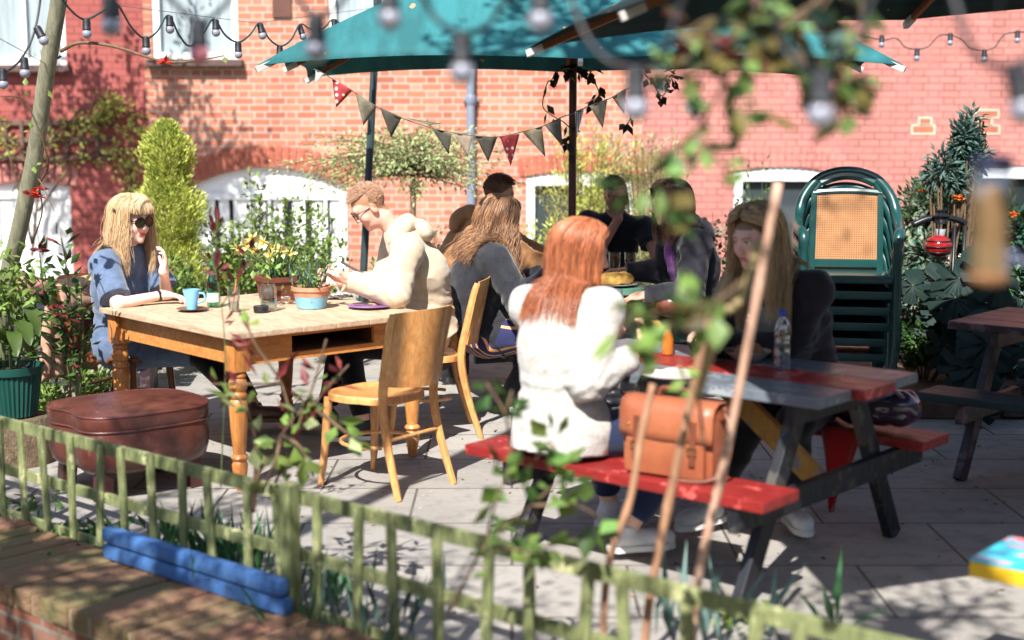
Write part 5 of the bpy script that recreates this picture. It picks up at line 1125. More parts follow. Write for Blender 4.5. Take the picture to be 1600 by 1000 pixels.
# brown leather handbag hanging at the table end
V_, F_ = mesh_field([ell((0, 0, .075), (.095, .06, .07)), ell((0, 0, .05), (.10, .065, .05))], .006, lambda P: .006 * vnoise(P, 22, 5)); p = Vector((.955, 8.40, .585)); t = T('handbag', 'small round chestnut leather handbag hung on the corner of the green table', 'bag', p); p.z
finish('bag_body', V_, F_, mat('chestnut leather', (.22, .06, .03), .3, .3, 9, coat=.2), t, smooth=True, local=True); b = MB(); b.tube(spline([(-.05, 0, .12), (-.045, .03, .165), (-.03, .09, .172), (.03, .09, .172), (.045, .03, .165), (.05, 0, .12)], 5), .005, 8); b.build('handle', mat('chestnut leather', (1, 1, 1)), t, local=True, smooth=True)
# crate with black mug, behind
p = at(690, 425, 9.9); t = T('side_crate', 'brown slatted crate table behind the second bentwood chair, a black mug on it', 'crate', (p.x, p.y, 0), .1)
for i in range(6): b = MB(); b.box((0, -.16, .08 + i * .12), (.36, .02, .09), bev=.003); b.build('slat', M_bro, t, local=True)
b = MB(); b.box((0, 0, .76), (.38, .36, .025), bev=.004); b.build('top', M_bro, t, local=True)
for x in (-.16, .16):
    for y in (-.145, .145): b = MB(); b.box((x, y + (.0 if y > 0 else .02), .37), (.035, .03, .74)); b.build('leg', M_bro, t, local=True)
lathe_thing('mug', 'glossy black mug standing on the brown crate behind the chairs', 'mug', (p.x, p.y - .05, .7735), [('cup', [(.03, 0), (.034, .003), (.040, .085), (.038, .085), (.033, .01), (.001, .01)], mat('black glaze', (.012, .014, .02), .1, coat=.4), 28)])
# ---- main picnic table
p = atz(1221, 577, ZB); t = lathe_thing('water_bottle', 'clear plastic water bottle with a blue cap on the red and grey table', 'bottle', p, [('bottle_wall', [(.028, 0), (.032, .004), (.033, .03), (.031, .04), (.033, .05), (.033, .10), (.031, .11), (.033, .12), (.033, .155), (.025, .19), (.0135, .208), (.0135, .218)], M_pet, 28), ('water', [(.030, .006), (.0315, .09), (.001, .091)], M_water, 24), ('cap', [(.0150, .214), (.0158, .216), (.0158, .238), (.001, .24)], mat('cobalt bottle cap', (.02, .06, .42), .35), 24)])
p = atz(1168, 563, ZB); t = lathe_thing('bowl', 'pale bowl of food in front of the person in the dark cardigan', 'bowl', p, [('dish', [(.05, 0), (.055, .003), (.095, .038), (.098, .042), (.088, .036), (.05, .010), (.001, .01)], mat('pink stoneware', (.45, .36, .34), .35, .15, 9), 32)])
V_, F_ = mesh_field([ell((.0, 0, .03), (.07, .06, .022)), ell((.03, .02, .045), (.025, .03, .02)), ell((-.03, -.01, .043), (.03, .02, .018))], .005, lambda P: .006 * vnoise(P, 60, 7)); finish('food', V_, F_, mat('brown stew', (.16, .07, .035), .4, .5, 40, c2=(.30, .16, .07)), t, smooth=True, local=True)
p = atz(1050, 590, ZB); lathe_thing('plate', 'white oval plate at the near left end of the red and grey table', 'plate', p, [('dish', [(.06, 0), (.066, .003), (.12, .014), (.123, .017), (.08, .009), (.001, .008)], M_china, 36)])
p = atz(1047, 560, ZB) + Vector((0, .10, 0)); t = lathe_thing('juice_bottle', 'orange juice bottle standing beside the white plate', 'bottle', p, [('glass_body', [(.022, 0), (.025, .004), (.025, .07), (.014, .10), (.014, .112)], mat('orange juice', (.42, .13, .02), .15, .1, 5, coat=.4), 24), ('cap', [(.0155, .11), (.016, .112), (.016, .128), (.001, .13)], M_black, 20)])
p = atz(1150, 545, ZB); t = T('napkin_box', 'dark grey box on the far plank of the red and grey table', 'box', p + Vector((.05, .14, 0)), RZP); b = MB(); b.box((0, 0, .05), (.16, .10, .10), bev=.006); b.build('box_body', mat('dark grey card', (.12, .13, .16), .7, .2, 20), t, local=True); b = MB(); b.box((0, 0, .104), (.13, .07, .008), bev=.002); b.build('napkins', M_china, t, local=True)
# sandwich held by the redhead
hR = INFO['red']['elb']; w_ = INFO['red']['W'] @ np.append(hR['wR'], 1)
t = T('sandwich', 'small golden sandwich held up in the right hand of the red-haired person', 'sandwich', Vector(w_[:3]) + Vector((.045, .03, .085)), .4); V_, F_ = mesh_field([ell((0, 0, 0), (.045, .028, .035))], .004, lambda P: .004 * vnoise(P, 70, 2)); finish('bread', V_, F_, mat('toasted bread', (.60, .34, .10), .7, .35, 50), t, smooth=True, local=True)
# ---- satchel on the red bench
M_sat = mat('tan saddle leather', (.36, .115, .05), .42, .3, 6, bump=.25, bscale=120, coat=.15, c2=(.26, .07, .03)); M_sat2 = mat('dark edge leather', (.16, .045, .02), .5, .3, 9); M_brass = mat('brass buckle', (.75, .52, .2), .25, metal=1)
BZ = .462
def satchel():
    c = TC + Vector((.755, -.656, 0)) * .23 - Vector((.656, .755, 0)) * .60; t = T('satchel', 'tan leather satchel with front flap and buckled straps standing on the red bench', 'satchel', (c.x, c.y, .441), RZP + R(7)); L = dict(local=True)
    b = MB(); w_, d_, h_ = .37, .125, .27
    b.box((0, 0, h_ / 2), (w_, d_, h_), bev=.03); b.build('bag_body', M_sat, t, autos=50, **L)
    b = MB(); P_ = []
    prof = [(.055, h_ - .012), (.02, h_ + .010), (-.03, h_ + .012), (-.062, h_ - .004), (-.074, h_ - .03), (-.077, h_ - .10), (-.077, .13)]
    vs, fs = [], []; nx = 9
    for i, (y, z) in enumerate(prof):
        for j in range(nx): u = j / (nx - 1) * 2 - 1; ww = (w_ / 2 + .004); vs.append((u * ww, y - (.004 * (1 - u * u)), z + (.012 * u * u if i == len(prof) - 1 else 0)))
    for i in range(len(prof) - 1): fs += [(i * nx + j, i * nx + j + 1, (i + 1) * nx + j + 1, (i + 1) * nx + j) for j in range(nx - 1)]
    b.add(vs, fs); o = b.build('flap', M_sat, t, smooth=True, **L); o.modifiers.new('s', 'SOLIDIFY').thickness = .005
    b = MB(); b.box((0, -.072, .075), (w_ * .86, .03, .13), bev=.012); b.build('front_pocket', M_sat, t, autos=50, **L)
    for s in (-1, 1):
        b = MB(); b.tube([(s * .115, -.083, .20), (s * .115, -.088, .14), (s * .115, -.094, .07)], [.0, .0, .0], 4); b = MB(); b.bar((s * .115, -.0835, .22), (s * .115, -.094, .06), .024, .005, up=(0, 1, 0), bev=.001); sb = b.build('strap', M_sat2, t, **L)
        b = MB(); z = .115; b.tube([(s * .115 - .017, -.096, z - .012), (s * .115 + .017, -.096, z - .012), (s * .115 + .017, -.096, z + .014), (s * .115 - .017, -.096, z + .014), (s * .115 - .017, -.096, z - .012)], .0025, 6); b.build('buckle', M_brass, sb, **L)
        b = MB(); b.ball((s * .15, -.083, .185), .006); b.build('rivet', M_brass, t, **L)
        b = MB(); b.tube(spline([(s * .187, 0, .22), (s * .20, 0, .25), (s * .195, 0, .27)], 3), .012, 8); b.build('strap_loop', M_sat2, t, smooth=True, **L)
    b = MB(); b.tube(spline([(-.07, 0, .285), (-.05, 0, .315), (.05, 0, .315), (.07, 0, .285)], 6), .010, 8); b.build('handle', M_sat2, t, smooth=True, **L)
    b = MB(); b.tube(spline([(.19, 0, .26), (.235, -.02, .18), (.225, -.045, .06), (.17, -.085, .012), (.05, -.112, .006)], 6), .009, 6); b.build('shoulder_strap', M_sat2, t, smooth=True, **L)
satchel()
# ---- dark shiny bag and red cloth on the far bench
c = TC + Vector((.755, -.656, 0)) * .42 + Vector((.656, .755, 0)) * .60
V_, F_ = mesh_field([ell((0, 0, .09), (.19, .11, .085)), ell((.10, 0, .11), (.10, .09, .07)), ell((-.1, .01, .10), (.09, .09, .07))], .007, lambda P: .012 * (1 - 2 * np.abs(vnoise(P, 13, 4)))); t = T('shoulder_bag', 'shiny dark purple slouchy bag on the far red bench', 'bag', (c.x, c.y, .446), RZP)
finish('bag_body', V_, F_, mat('shiny dark plum vinyl', (.05, .03, .06), .16, .3, 6, coat=.6), t, smooth=True, local=True)
b = MB(); b.tube(spline([(-.12, -.05, .15), (-.05, -.10, .22), (.08, -.10, .215), (.16, -.04, .14)], 6), .010, 8); b.build('handle', mat('shiny dark plum vinyl', (1, 1, 1)), t, local=True, smooth=True)
c = TC + Vector((.755, -.656, 0)) * .34 + Vector((.656, .755, 0)) * .455; t = T('red_pennant', 'red cloth pennant hanging point down from the far red bench', 'pennant', (c.x, c.y, 0), RZP - .25)
b = MB(); g = 10; vs = []; fs = []
for i in range(g + 1):
    f = i / g
    for j in range(7): u = j / 6 * 2 - 1; vs.append((u * .13 * (1 - f) + .01 * math.sin(f * 4), .018 * math.sin(u * 4 + f * 2) - .03 * f, .46 - .36 * f))
for i in range(g):
    for j in range(6): fs.append((i * 7 + j, i * 7 + j + 1, (i + 1) * 7 + j + 1, (i + 1) * 7 + j))
b.add(vs, fs); o = b.build('cloth', cloth('deep red cotton', (176, 32, 34), 260), t, local=True, smooth=True); o.modifiers.new('s', 'SOLIDIFY').thickness = .002
# ---- tan coat over the blonde's chair back, and heap of coats beyond
f1 = Vector((.93, -.37, 0)).normalized(); cb = Vector((-2.16, 7.86, 0)) - f1 * .27; sd1 = Vector((f1.y, -f1.x, 0))
def drape(name, label, m, cat, c, along, out, wid, zt, zb, seed, parent_t=None, flare=.05, inner=.05):
    t = T(name, label, cat, (c.x, c.y, zb)); nu, nv = 34, 26; vs, fs = [], []; rg = random.Random(seed); ph = [rg.uniform(0, 6) for _ in range(5)]
    for i in range(nv + 1):
        f = i / nv; 
        if f < .2: a = f / .2; off = inner * math.cos(math.pi * (1 - a)) * 1; z = zt + .03 * math.sin(math.pi * a) - (0 if a > .5 else (1 - 2 * a) * .16)
        else: off = inner + flare * (f - .2); z = zt - (zt - zb) * (f - .2) / .8
        for j in range(nu + 1):
            u = j / nu * 2 - 1; fold = .024 * math.sin(u * 9 + ph[0] + 1.5 * f) + .013 * math.sin(u * 21 + ph[1]) + .008 * math.sin(u * 37 + f * 6 + ph[2]); fold *= min(1, f * 1.6 + .1)
            p = c + along * (u * wid * (1 + .15 * f * math.sin(ph[3] + u)) ) + out * (off + fold); vs.append((p.x, p.y, z + (.02 * math.sin(u * 5 + ph[4]) if f > .9 else 0)))
    for i in range(nv):
        for j in range(nu): fs.append((i * (nu + 1) + j, i * (nu + 1) + j + 1, (i + 1) * (nu + 1) + j + 1, (i + 1) * (nu + 1) + j))
    b = MB(); b.add(vs, fs); o = b.build('cloth', m, t, smooth=True); o.modifiers.new('s', 'SOLIDIFY').thickness = .006; return t
drape('coat', 'tan satin-lined coat hanging over the back of the blonde person\'s chair', cloth('tan coat cloth', (206, 164, 140), 200, c2=(170, 124, 100), rough=.6), 'coat', cb + Vector((0, 0, 0)), sd1, -f1, .24, .84, .30, 5)
def blob(name, label, cat, p, prims, m, part='cloth', rz=0, h=.009, fo=.022):
    t = T(name, label, cat, p, rz); V_, F_ = mesh_field(prims, h, lambda P: fo * (1 - 2 * np.abs(vnoise(P * A3((1, 1, 2.2)), 8, 6))) + fo * .4 * (1 - 2 * np.abs(vnoise(P, 19, 9)))); finish(part, V_, F_, m, t, smooth=True, local=True); return t
pc = at(118, 480, 9.1)
t = T('garden_bench', 'dark low wooden bench behind the blonde person with coats heaped on it', 'bench', (pc.x, pc.y, 0), .1)
for y in (-.15, 0, .15): b = MB(); b.box((0, y, .42), (1.1, .12, .03), bev=.004); b.build('seat_slat', M_pdark, t, local=True)
for x in (-.45, .45): b = MB(); b.box((x, 0, .2), (.06, .36, .40)); b.build('leg', M_pdark, t, local=True)
blob('coat_heap', 'heap of dark jackets on the low bench at the left', 'coats', (pc.x, pc.y, .44), [ell((0, 0, .10), (.38, .17, .12)), ell((.12, .0, .16), (.2, .15, .10))], cloth('black padded jacket', (38, 40, 50), 180))
blob('burgundy_scarf', 'burgundy woollen scarf thrown over the dark jackets at the left', 'scarf', (pc.x - .02, pc.y, .60), [ell((0, 0, .07), (.34, .15, .075)), ell((.15, -.02, .11), (.16, .12, .08)), cap((.25, -.16, .08), (.36, -.2, -.12), .05, .04)], cloth('burgundy wool', (112, 36, 62), 120, bump=.6))
blob('pink_cardigan', 'dusty pink cardigan bundled at the far left end of the coat heap', 'cardigan', (pc.x - .30, pc.y, .62), [ell((0, 0, .07), (.13, .11, .08))], cloth('dusty pink wool', (176, 124, 118), 140, bump=.5))
# ================================================================ PLANTS
G = lambda n, c, c2=None, **k: mat(n, c, k.pop('rough', .5), .35, 3, c2=c2, leaf=True, spec=.4, **k)
L_yel = G('yellow green foliage', (.58, .58, .15), (.42, .48, .11)); L_mid = G('mid green leaf', (.07, .14, .03), (.045, .10, .025)); L_lite = G('light green leaf', (.22, .30, .07), (.14, .22, .045))
L_pale = G('pale variegated leaf', (.46, .50, .26), (.28, .34, .12)); L_cream = G('cream edged leaf', (.30, .33, .24), (.05, .11, .06)); L_dark = G('dark blue green leaf', (.045, .12, .085), (.03, .08, .055), rough=.35)
L_red = G('burgundy young leaf', (.20, .035, .04), (.12, .025, .03)); L_rust = G('olive rust leaf', (.16, .12, .03), (.09, .07, .02)); L_rose = G('rose leaf', (.13, .25, .05), (.19, .28, .09)); L_grass = G('daffodil blade', (.06, .17, .05), (.04, .12, .05))
L_glau = G('glaucous leaf', (.12, .19, .16), (.07, .13, .11)); L_ivy = G('dry ivy leaf', (.035, .022, .018), (.05, .04, .025)); M_stem = wood('brown stem', (118, 96, 70), (84, 66, 46), 6, (4, 4, 4), .8, .2); M_gstem = mat('green stem', (.09, .13, .04), .6, .3, 20); M_rstem = wood('reddish cane bark', (208, 172, 148), (172, 128, 104), 6, (6, 6, 1), .6, .3, worn=(222, 196, 168))
M_bark = wood('grey green bark', (140, 136, 112), (96, 96, 76), 4, (6, 6, 1.2), .85, .5)
def nr(seed): return np.random.default_rng(seed)
def stem(b, pts, r0, r1, n=7, sub=5):
    q = spline(pts, sub) if len(pts) > 2 else [Vector(p) for p in pts]; k = len(q); b.tube(q, [r0 + (r1 - r0) * i / (k - 1) for i in range(k)], n); return q
def along(q, n, rng, spread, lo=.1, hi=1.):
    """n random points round the polyline q, and outward directions"""
    Q = np.array([tuple(v) for v in q]); f = rng.uniform(lo, hi, n) * (len(Q) - 1); i = np.minimum(f.astype(int), len(Q) - 2); t = (f - i)[:, None]; P = Q[i] * (1 - t) + Q[i + 1] * t; d = rdir(rng, n); T_ = Q[i + 1] - Q[i]; T_ /= np.linalg.norm(T_, axis=1, keepdims=True) + 1e-9
    return P + d * spread * rng.uniform(0, 1, (n, 1)), d * .9 + T_ * .6
def plant(name, label, cat, base, stems, lf, group=None, seed=1, stemm=None, part='foliage', sname='stem', r=(.008, .003), base_t=None):
    """stems: list of polylines; lf: list of (material, count per stem, spread, L, W, part name, droop)"""
    rng = nr(seed); t = base_t or T(name, label, cat, base, 0, group); qs = []
    for s_ in stems: b = MB(); qs.append(stem(b, s_, r[0], r[1])); b.build(sname, stemm or M_gstem, t, smooth=True)
    for (m, cnt, spr, L, W_, pn, dr) in lf:
        P, D = zip(*[along(q, cnt, rng, spr) for q in qs]); P, D = np.concatenate(P), np.concatenate(D); n = len(P)
        leaves(pn, P, D + np.array([0, 0, .25]), L * rng.uniform(.6, 1.25, n), W_ * rng.uniform(.7, 1.2, n), m, t, rng, droop=dr)
    return t, qs
# ---- golden conifer
c = at(268, 460, 10.3); t = T('conifer', 'golden yellow-green conifer column behind the blonde person', 'conifer', (c.x, c.y, .1)); rng = nr(5); b = MB(); b.tube([(c.x, c.y, .0), (c.x, c.y, 1.5)], [.03, .008], 8); b.build('trunk', M_stem, t)
n = 26000; u = rng.uniform(0, 1, n) ** .85; z = .12 + u * 1.62; rad = .27 * np.clip(1 - u, 0, 1) ** .42 * (1 + .25 * np.sin(u * 23)) + .012; a = rng.uniform(0, 6.283, n); lump = 1 + .22 * np.sin(a * 5 + u * 17) + .12 * np.sin(a * 11 - u * 31); rr = rad * lump * rng.uniform(.4, 1.15, n) ** .6
P = np.stack([c.x + np.cos(a) * rr, c.y + np.sin(a) * rr, z], 1); D = np.stack([np.cos(a) * .8, np.sin(a) * .8, np.full(n, 1.1)], 1) + rng.normal(0, .35, (n, 3)); leaves('foliage', P, D, .034 * rng.uniform(.6, 1.5, n), .012, L_yel, t, rng, droop=.05)
# ---- wispy small standard tree in the middle
c = at(644, 330, 11.4); base = Vector((c.x, c.y, .1)); crown = at(648, 238, 11.4); t = T('small_tree', 'small wispy grey-green standard tree in front of the bare brick wall', 'tree', base); b = MB(); b.tube([base, (c.x + .01, c.y, crown.z - .15)], [.028, .022], 8); b.build('trunk', M_stem, t, smooth=True)
rng = nr(9); tw = MB(); P, D = [], []
for i in range(110):
    a = rng.uniform(0, 6.283); el = rng.uniform(-.45, .75); ln = rng.uniform(.4, 1.35) * (1.0 - .3 * abs(el)); d = np.array([math.cos(a) * math.cos(el), .75 * math.sin(a) * math.cos(el), math.sin(el) * .50 + .05]); s0 = np.array([c.x, c.y, crown.z - .12 + rng.uniform(-.08, .12)]); e_ = s0 + d * ln + np.array([0, 0, .05 - .16 * ln * ln]); m_ = (s0 + e_) / 2 + rng.normal(0, .03, 3) + np.array([0, 0, .05])
    q = spline([s0, m_, e_], 4); tw.tube(q, [.006, .005, .005, .004, .004, .003, .003, .002, .002][:len(q)], 4, cap=False); p_, d_ = along(q, 46, rng, .085, .25, 1.0); P.append(p_); D.append(d_)
tw.build('twig', M_stem, t); P, D = np.concatenate(P), np.concatenate(D); n = len(P); leaves('crown', P, D, .040 * rng.uniform(.6, 1.3, n), .019, L_pale, t, rng)
# ---- feathery yellow green shrubs to the right of the pole
for (px, wd, top, lab, sd_) in ((915, .42, 196, 'feathery yellow-green shrub in front of the low white window, nearer the parasol pole', 3), (1010, .34, 212, 'second feathery yellow-green shrub, right of the low white window behind the black tee', 4)):
    c = at(px, 400, 12.6); zt_ = at(px, top, 12.6).z; st = []; rng = nr(sd_)
    for i in range(46): a = rng.uniform(0, 6.283); r_ = rng.uniform(.02, 1) * wd * 1.2; h_ = zt_ * rng.uniform(.72, 1.03) - .1 * r_; st.append([(c.x + .1 * math.cos(a) * r_, c.y + .1 * math.sin(a), .1), (c.x + math.cos(a) * r_ * .6, c.y + math.sin(a) * r_ * .4, h_ * .55), (c.x + math.cos(a) * r_ * 1.1, c.y + math.sin(a) * r_ * .6, h_)])
    t = T('shrub', lab, 'shrub', (c.x, c.y, .1)); b = MB(); qs = [stem(b, s_, .007, .002, 4) for s_ in st]; b.build('stems', M_stem, t); P, D = zip(*[along(q, 95, rng, .06, .12) for q in qs]); P, D = np.concatenate(P), np.concatenate(D) + np.array([0, 0, .7]); n = len(P); leaves('foliage', P, D, .055 * rng.uniform(.6, 1.3, n), .012, L_yel if sd_ == 3 else L_pale, t, rng)
# ---- climbers in front of the white door and along the bed
def bushy(px, py_top, Y, wd, name, label, m, nst=9, per=60, L=.045, W_=.024, seed=1, spread=.05, group=None, m2=None, py_base=None, lean=0, red=None):
    c = at(px, 500, Y); zt_ = at(px, py_top, Y).z; rng = nr(seed); st = []
    for i in range(nst): a = rng.uniform(0, 6.283); r_ = rng.uniform(.1, 1) * wd; h_ = .1 + (zt_ - .1) * rng.uniform(.6, 1.02); st.append([(c.x + .15 * r_ * math.cos(a), c.y + .15 * r_ * math.sin(a), .06), (c.x + .7 * r_ * math.cos(a) + rng.normal(0, .02), c.y + .5 * r_ * math.sin(a), h_ * .5), (c.x + r_ * math.cos(a) + lean, c.y + .7 * r_ * math.sin(a), h_)])
    t = T(name, label, 'plant', (c.x, c.y, .05), 0, group); qs = []
    for s_ in st: b = MB(); qs.append(stem(b, s_, .006, .002, 5)); b.build('stem', M_gstem, t)
    P, D = zip(*[along(q, per, rng, spread, .1) for q in qs]); P, D = np.concatenate(P), np.concatenate(D) + np.array([0, 0, .3]); n = len(P); leaves('foliage', P, D, L * rng.uniform(.6, 1.3, n), W_ * rng.uniform(.7, 1.2, n), m, t, rng)
    if m2: k_ = n // 5; ii = rng.choice(n, k_); leaves('young_leaves', P[ii] + rng.normal(0, .02, (k_, 3)), D[ii], L * .9, W_, m2, t, rng)
    return t, qs
B = 'leafy plants in the bed before the white doors'
bushy(352, 330, 10.4, .22, 'climber', 'leafy light green plant just right of the golden conifer', L_lite, 12, 120, .055, .032, 11, .07, B)
bushy(418, 268, 10.8, .20, 'climber', 'tall thin leafy shoots before the white door, above the yellow daffodils', L_lite, 12, 110, .05, .030, 12, .06, B)
bushy(476, 305, 10.6, .24, 'climber', 'pale leafy shoots at the right half of the white door', L_lite, 12, 110, .05, .028, 13, .07, B)
bushy(505, 372, 10.2, .22, 'low_plant', 'low bright green plant under the right edge of the white door', L_lite, 10, 80, .05, .03, 14, .07, B)
bushy(300, 400, 9.9, .22, 'low_plant', 'low mid green plant at the foot of the golden conifer', L_mid, 10, 70, .06, .035, 15, .07, B)
bushy(588, 400, 10.6, .22, 'low_plant', 'low green plant at the foot of the leaning dark post', L_lite, 9, 70, .045, .03, 16, .06, B)
bushy(700, 340, 11.6, .3, 'low_plant', 'grey-green bush left of the grey drainpipe', L_pale, 12, 70, .045, .024, 17, .08, B)
bushy(870, 300, 11.9, .36, 'shrub', 'yellow-green bush filling the foot of the low white window', L_yel, 14, 90, .05, .02, 18, .09, B)
bushy(1130, 330, 10.4, .22, 'climber', 'thin green climber on the red wall behind the grey hoodie', L_mid, 7, 36, .045, .03, 19, .05, B)
bushy(1190, 215, 12.4, .22, 'climber', 'tall sparse green shoots in front of the low window by the chair stack', L_mid, 6, 50, .05, .028, 20, .06, B)
bushy(1160, 300, 11.2, .25, 'low_plant', 'cream speckled bush below the low window by the chair stack', L_cream, 10, 70, .05, .03, 21, .09, B)
bushy(385, 330, 11.2, .34, 'low_plant', 'pale green bush behind the daffodils, before the white door', L_lite, 14, 90, .05, .028, 25, .09, B)
bushy(445, 360, 11.0, .34, 'low_plant', 'light leafy bush behind the blue painted pot', L_lite, 14, 90, .05, .028, 26, .09, B)
bushy(760, 330, 12.2, .34, 'low_plant', 'light green bush right of the grey drainpipe', L_lite, 12, 80, .05, .026, 27, .09, B)
bushy(240, 400, 9.6, .28, 'low_plant', 'light green plant just behind the blonde person', L_lite, 12, 70, .055, .03, 28, .08, B)
# ---- climber on the wall trellis
t = T('climbing_vine', 'bare brown vine with fresh yellow-green shoots on the wall trellis', 'vine', (wx(90, 220), WY - .12, .1)); rng = nr(31); P, D = [], []
Ws = lambda px, py, o=.12: at(px, py, WY - o)
for i, s_ in enumerate([[(50, 400), (60, 300), (70, 240), (100, 200), (160, 185), (205, 215)], [(50, 380), (20, 260), (0, 200), (-20, 170)], [(60, 330), (120, 250), (170, 230), (205, 250), (200, 330)], [(70, 260), (110, 225), (150, 190), (178, 150)], [(20, 300), (60, 230), (120, 190), (170, 175)], [(70, 250), (30, 235), (-20, 215)], [(100, 200), (140, 160), (190, 165), (225, 210)], [(0, 240), (60, 255), (130, 248), (185, 262)], [(180, 230), (205, 280), (198, 350), (205, 420)]]):
    b = MB(); q = stem(b, [Ws(px, py, .07 + .05 * ((i + j) % 3)) for j, (px, py) in enumerate(s_)], .017 if i < 3 else .010, .005, 6); b.build('vine_stem', M_stem, t, smooth=True)
    p_, d_ = along(q, 150 if i in (0, 2, 3, 6, 8) else 50, rng, .13, .45 if i != 8 else .1); P.append(p_); D.append(d_)
P, D = np.concatenate(P), np.concatenate(D); P[:, 1] = np.minimum(P[:, 1], WY - .03); n = len(P); leaves('foliage', P, D, .055 * rng.uniform(.6, 1.3, n), .034, L_yel, t, rng); ii = rng.choice(n, n // 4); leaves('young_leaves', P[ii] + rng.normal(0, .03, (n // 4, 3)) * [1, .2, 1], D[ii], .05, .03, L_red, t, rng)
# ---- young leaning tree at the left
q0 = [at(5, 470, 7.6), at(30, 360, 7.5), at(55, 240, 7.4), at(72, 120, 7.3), at(92, 0, 7.2), at(104, -120, 7.1)]; q0 = [Vector((q0[0].x - .12, q0[0].y, .0))] + q0
t = T('young_tree', 'thin grey-green trunk leaning up at the left edge, a bare twig arching right', 'tree', q0[0]); b = MB(); stem(b, q0, .046, .040, 12); b.build('trunk', M_bark, t, smooth=True)
b = MB(); stem(b, [at(95, 80, 7.25), at(125, 67, 7.2), at(180, 73, 7.15), at(250, 95, 7.1), at(300, 96, 7.1), at(350, 87, 7.1)], .010, .004); b.build('branch', M_stem, t, smooth=True)
b = MB(); stem(b, [at(58, 230, 7.4), at(64, 150, 7.35), at(72, 105, 7.3), at(95, 88, 7.28)], .012, .006); b.build('branch', M_stem, t, smooth=True)
b = MB(); stem(b, [at(60, 290, 7.4), at(75, 250, 7.2), at(40, 160, 7.1), at(0, 150, 7.0)], .006, .003); q = stem(b, [at(50, 380, 7.3), at(66, 330, 7.1), at(60, 280, 7.0), at(85, 330, 6.9)], .005, .002); b.build('branch', M_stem, t, smooth=True)
rng = nr(33); P = np.array([tuple(at(x, y, 7.1)) for x, y in ((260, 98), (45, 150), (40, 135), (50, 190), (38, 205), (60, 255), (52, 260), (350, 88), (75, 140))]); leaves('foliage', P, rdir(rng, len(P)), .05, .03, L_lite, t, rng)
def flower(name, label, p, m, n=9, L=.035, W_=.02, seed=1, group=None, parent=None):
    rng = nr(seed); D = rdir(rng, n); D[:, 2] = np.abs(D[:, 2]) * .5; o = leaves('petals', np.tile(np.array(tuple(p)), (n, 1)) + D * .006, D, L, W_, m, parent, rng, fold=.1); return o
M_redf = G('scarlet petal', (.50, .03, .02)); M_orf = G('orange petal', (.70, .16, .02)); M_yelf = G('yellow petal', (.85, .74, .30), (.85, .80, .50))
for i, (x, y) in enumerate(((50, 302), (65, 296), (58, 308), (258, 99))): flower('', '', at(x, y, 7.05), M_redf, 12, .042, .026, 40 + i, parent=t)
# columbine-like plant with red leaves and stems
L3 = [[(120, 620), (105, 520), (72, 470), (62, 395)], [(120, 620), (112, 500), (104, 420), (96, 372)], [(110, 600), (98, 520), (90, 470)], [(125, 620), (130, 520), (125, 440)]]
t, qs = plant('leafy_shrub', 'leggy green plant with red tips behind the big potted leaves at the left', 'plant', at(115, 640, 7.0) * 1.0, [[at(x, y, 7.2 - .1 * j) for j, (x, y) in enumerate(s_)] for s_ in L3], [(L_mid, 40, .05, .075, .036, 'foliage', .3), (L_red, 7, .03, .06, .035, 'red_leaves', .2)], seed=51, r=(.006, .003))
for i, (x, y) in enumerate(((62, 392), (90, 480), (96, 492))): flower('', '', at(x, y, 6.9), L_red, 9, .05, .03, 60 + i, parent=t)
# ---- potted plant with large leaves
c = at(22, 650, 7.15); zb_ = at(22, 658, 7.0).z; t = T('log_stump', 'rough bark log stump under the ribbed green pot', 'stump', (c.x, c.y, 0)); b = MB(); rs = random.Random(3)
prof = [(.19 + .012 * rs.random(), zb_ * i / 6) for i in range(6)] + [(.18, zb_ - .006)]; b.lathe([(.001, .0)] + prof + [(.001, zb_ - .004)], (0, 0, 0), 26); b.build('log', mat('rough bark', (.13, .09, .055), .95, .5, 12, bump=1., c2=(.28, .2, .12), dist=.03, stretch=(3, 3, .8)), t, local=True, autos=30)
t = T('plant_pot', 'dark green ribbed plastic pot with big drooping green leaves, left edge', 'plant pot', (c.x, c.y, zb_)); b = MB(); kk = 72; hp_ = .26; rings = []
for r_, z in ((.105, 0), (.112, .005), (.145, hp_ - .04), (.158, hp_ - .038), (.162, hp_), (.148, hp_), (.140, hp_ - .03)):
    rings.append([((r_ + (.0035 * math.cos(math.pi * i) if .001 < z < hp_ - .039 else 0)) * math.cos(2 * math.pi * i / kk), (r_ + (.0035 * math.cos(math.pi * i) if .001 < z < hp_ - .039 else 0)) * math.sin(2 * math.pi * i / kk), z) for i in range(kk)])
vs = [p for r in rings for p in r]; fs = [(i * kk + j, i * kk + (j + 1) % kk, (i + 1) * kk + (j + 1) % kk, (i + 1) * kk + j) for i in range(len(rings) - 1) for j in range(kk)] + [tuple(range(kk))[::-1]]; b.add(vs, fs); b.build('pot_wall', mat('dark green ribbed plastic', (.010, .07, .055), .4, .2, 9), t, local=True)
b = MB(); b.lathe([(.001, hp_ - .03), (.141, hp_ - .03)], (0, 0, 0), 24, cap=False); b.build('compost', M_compost, t, local=True)
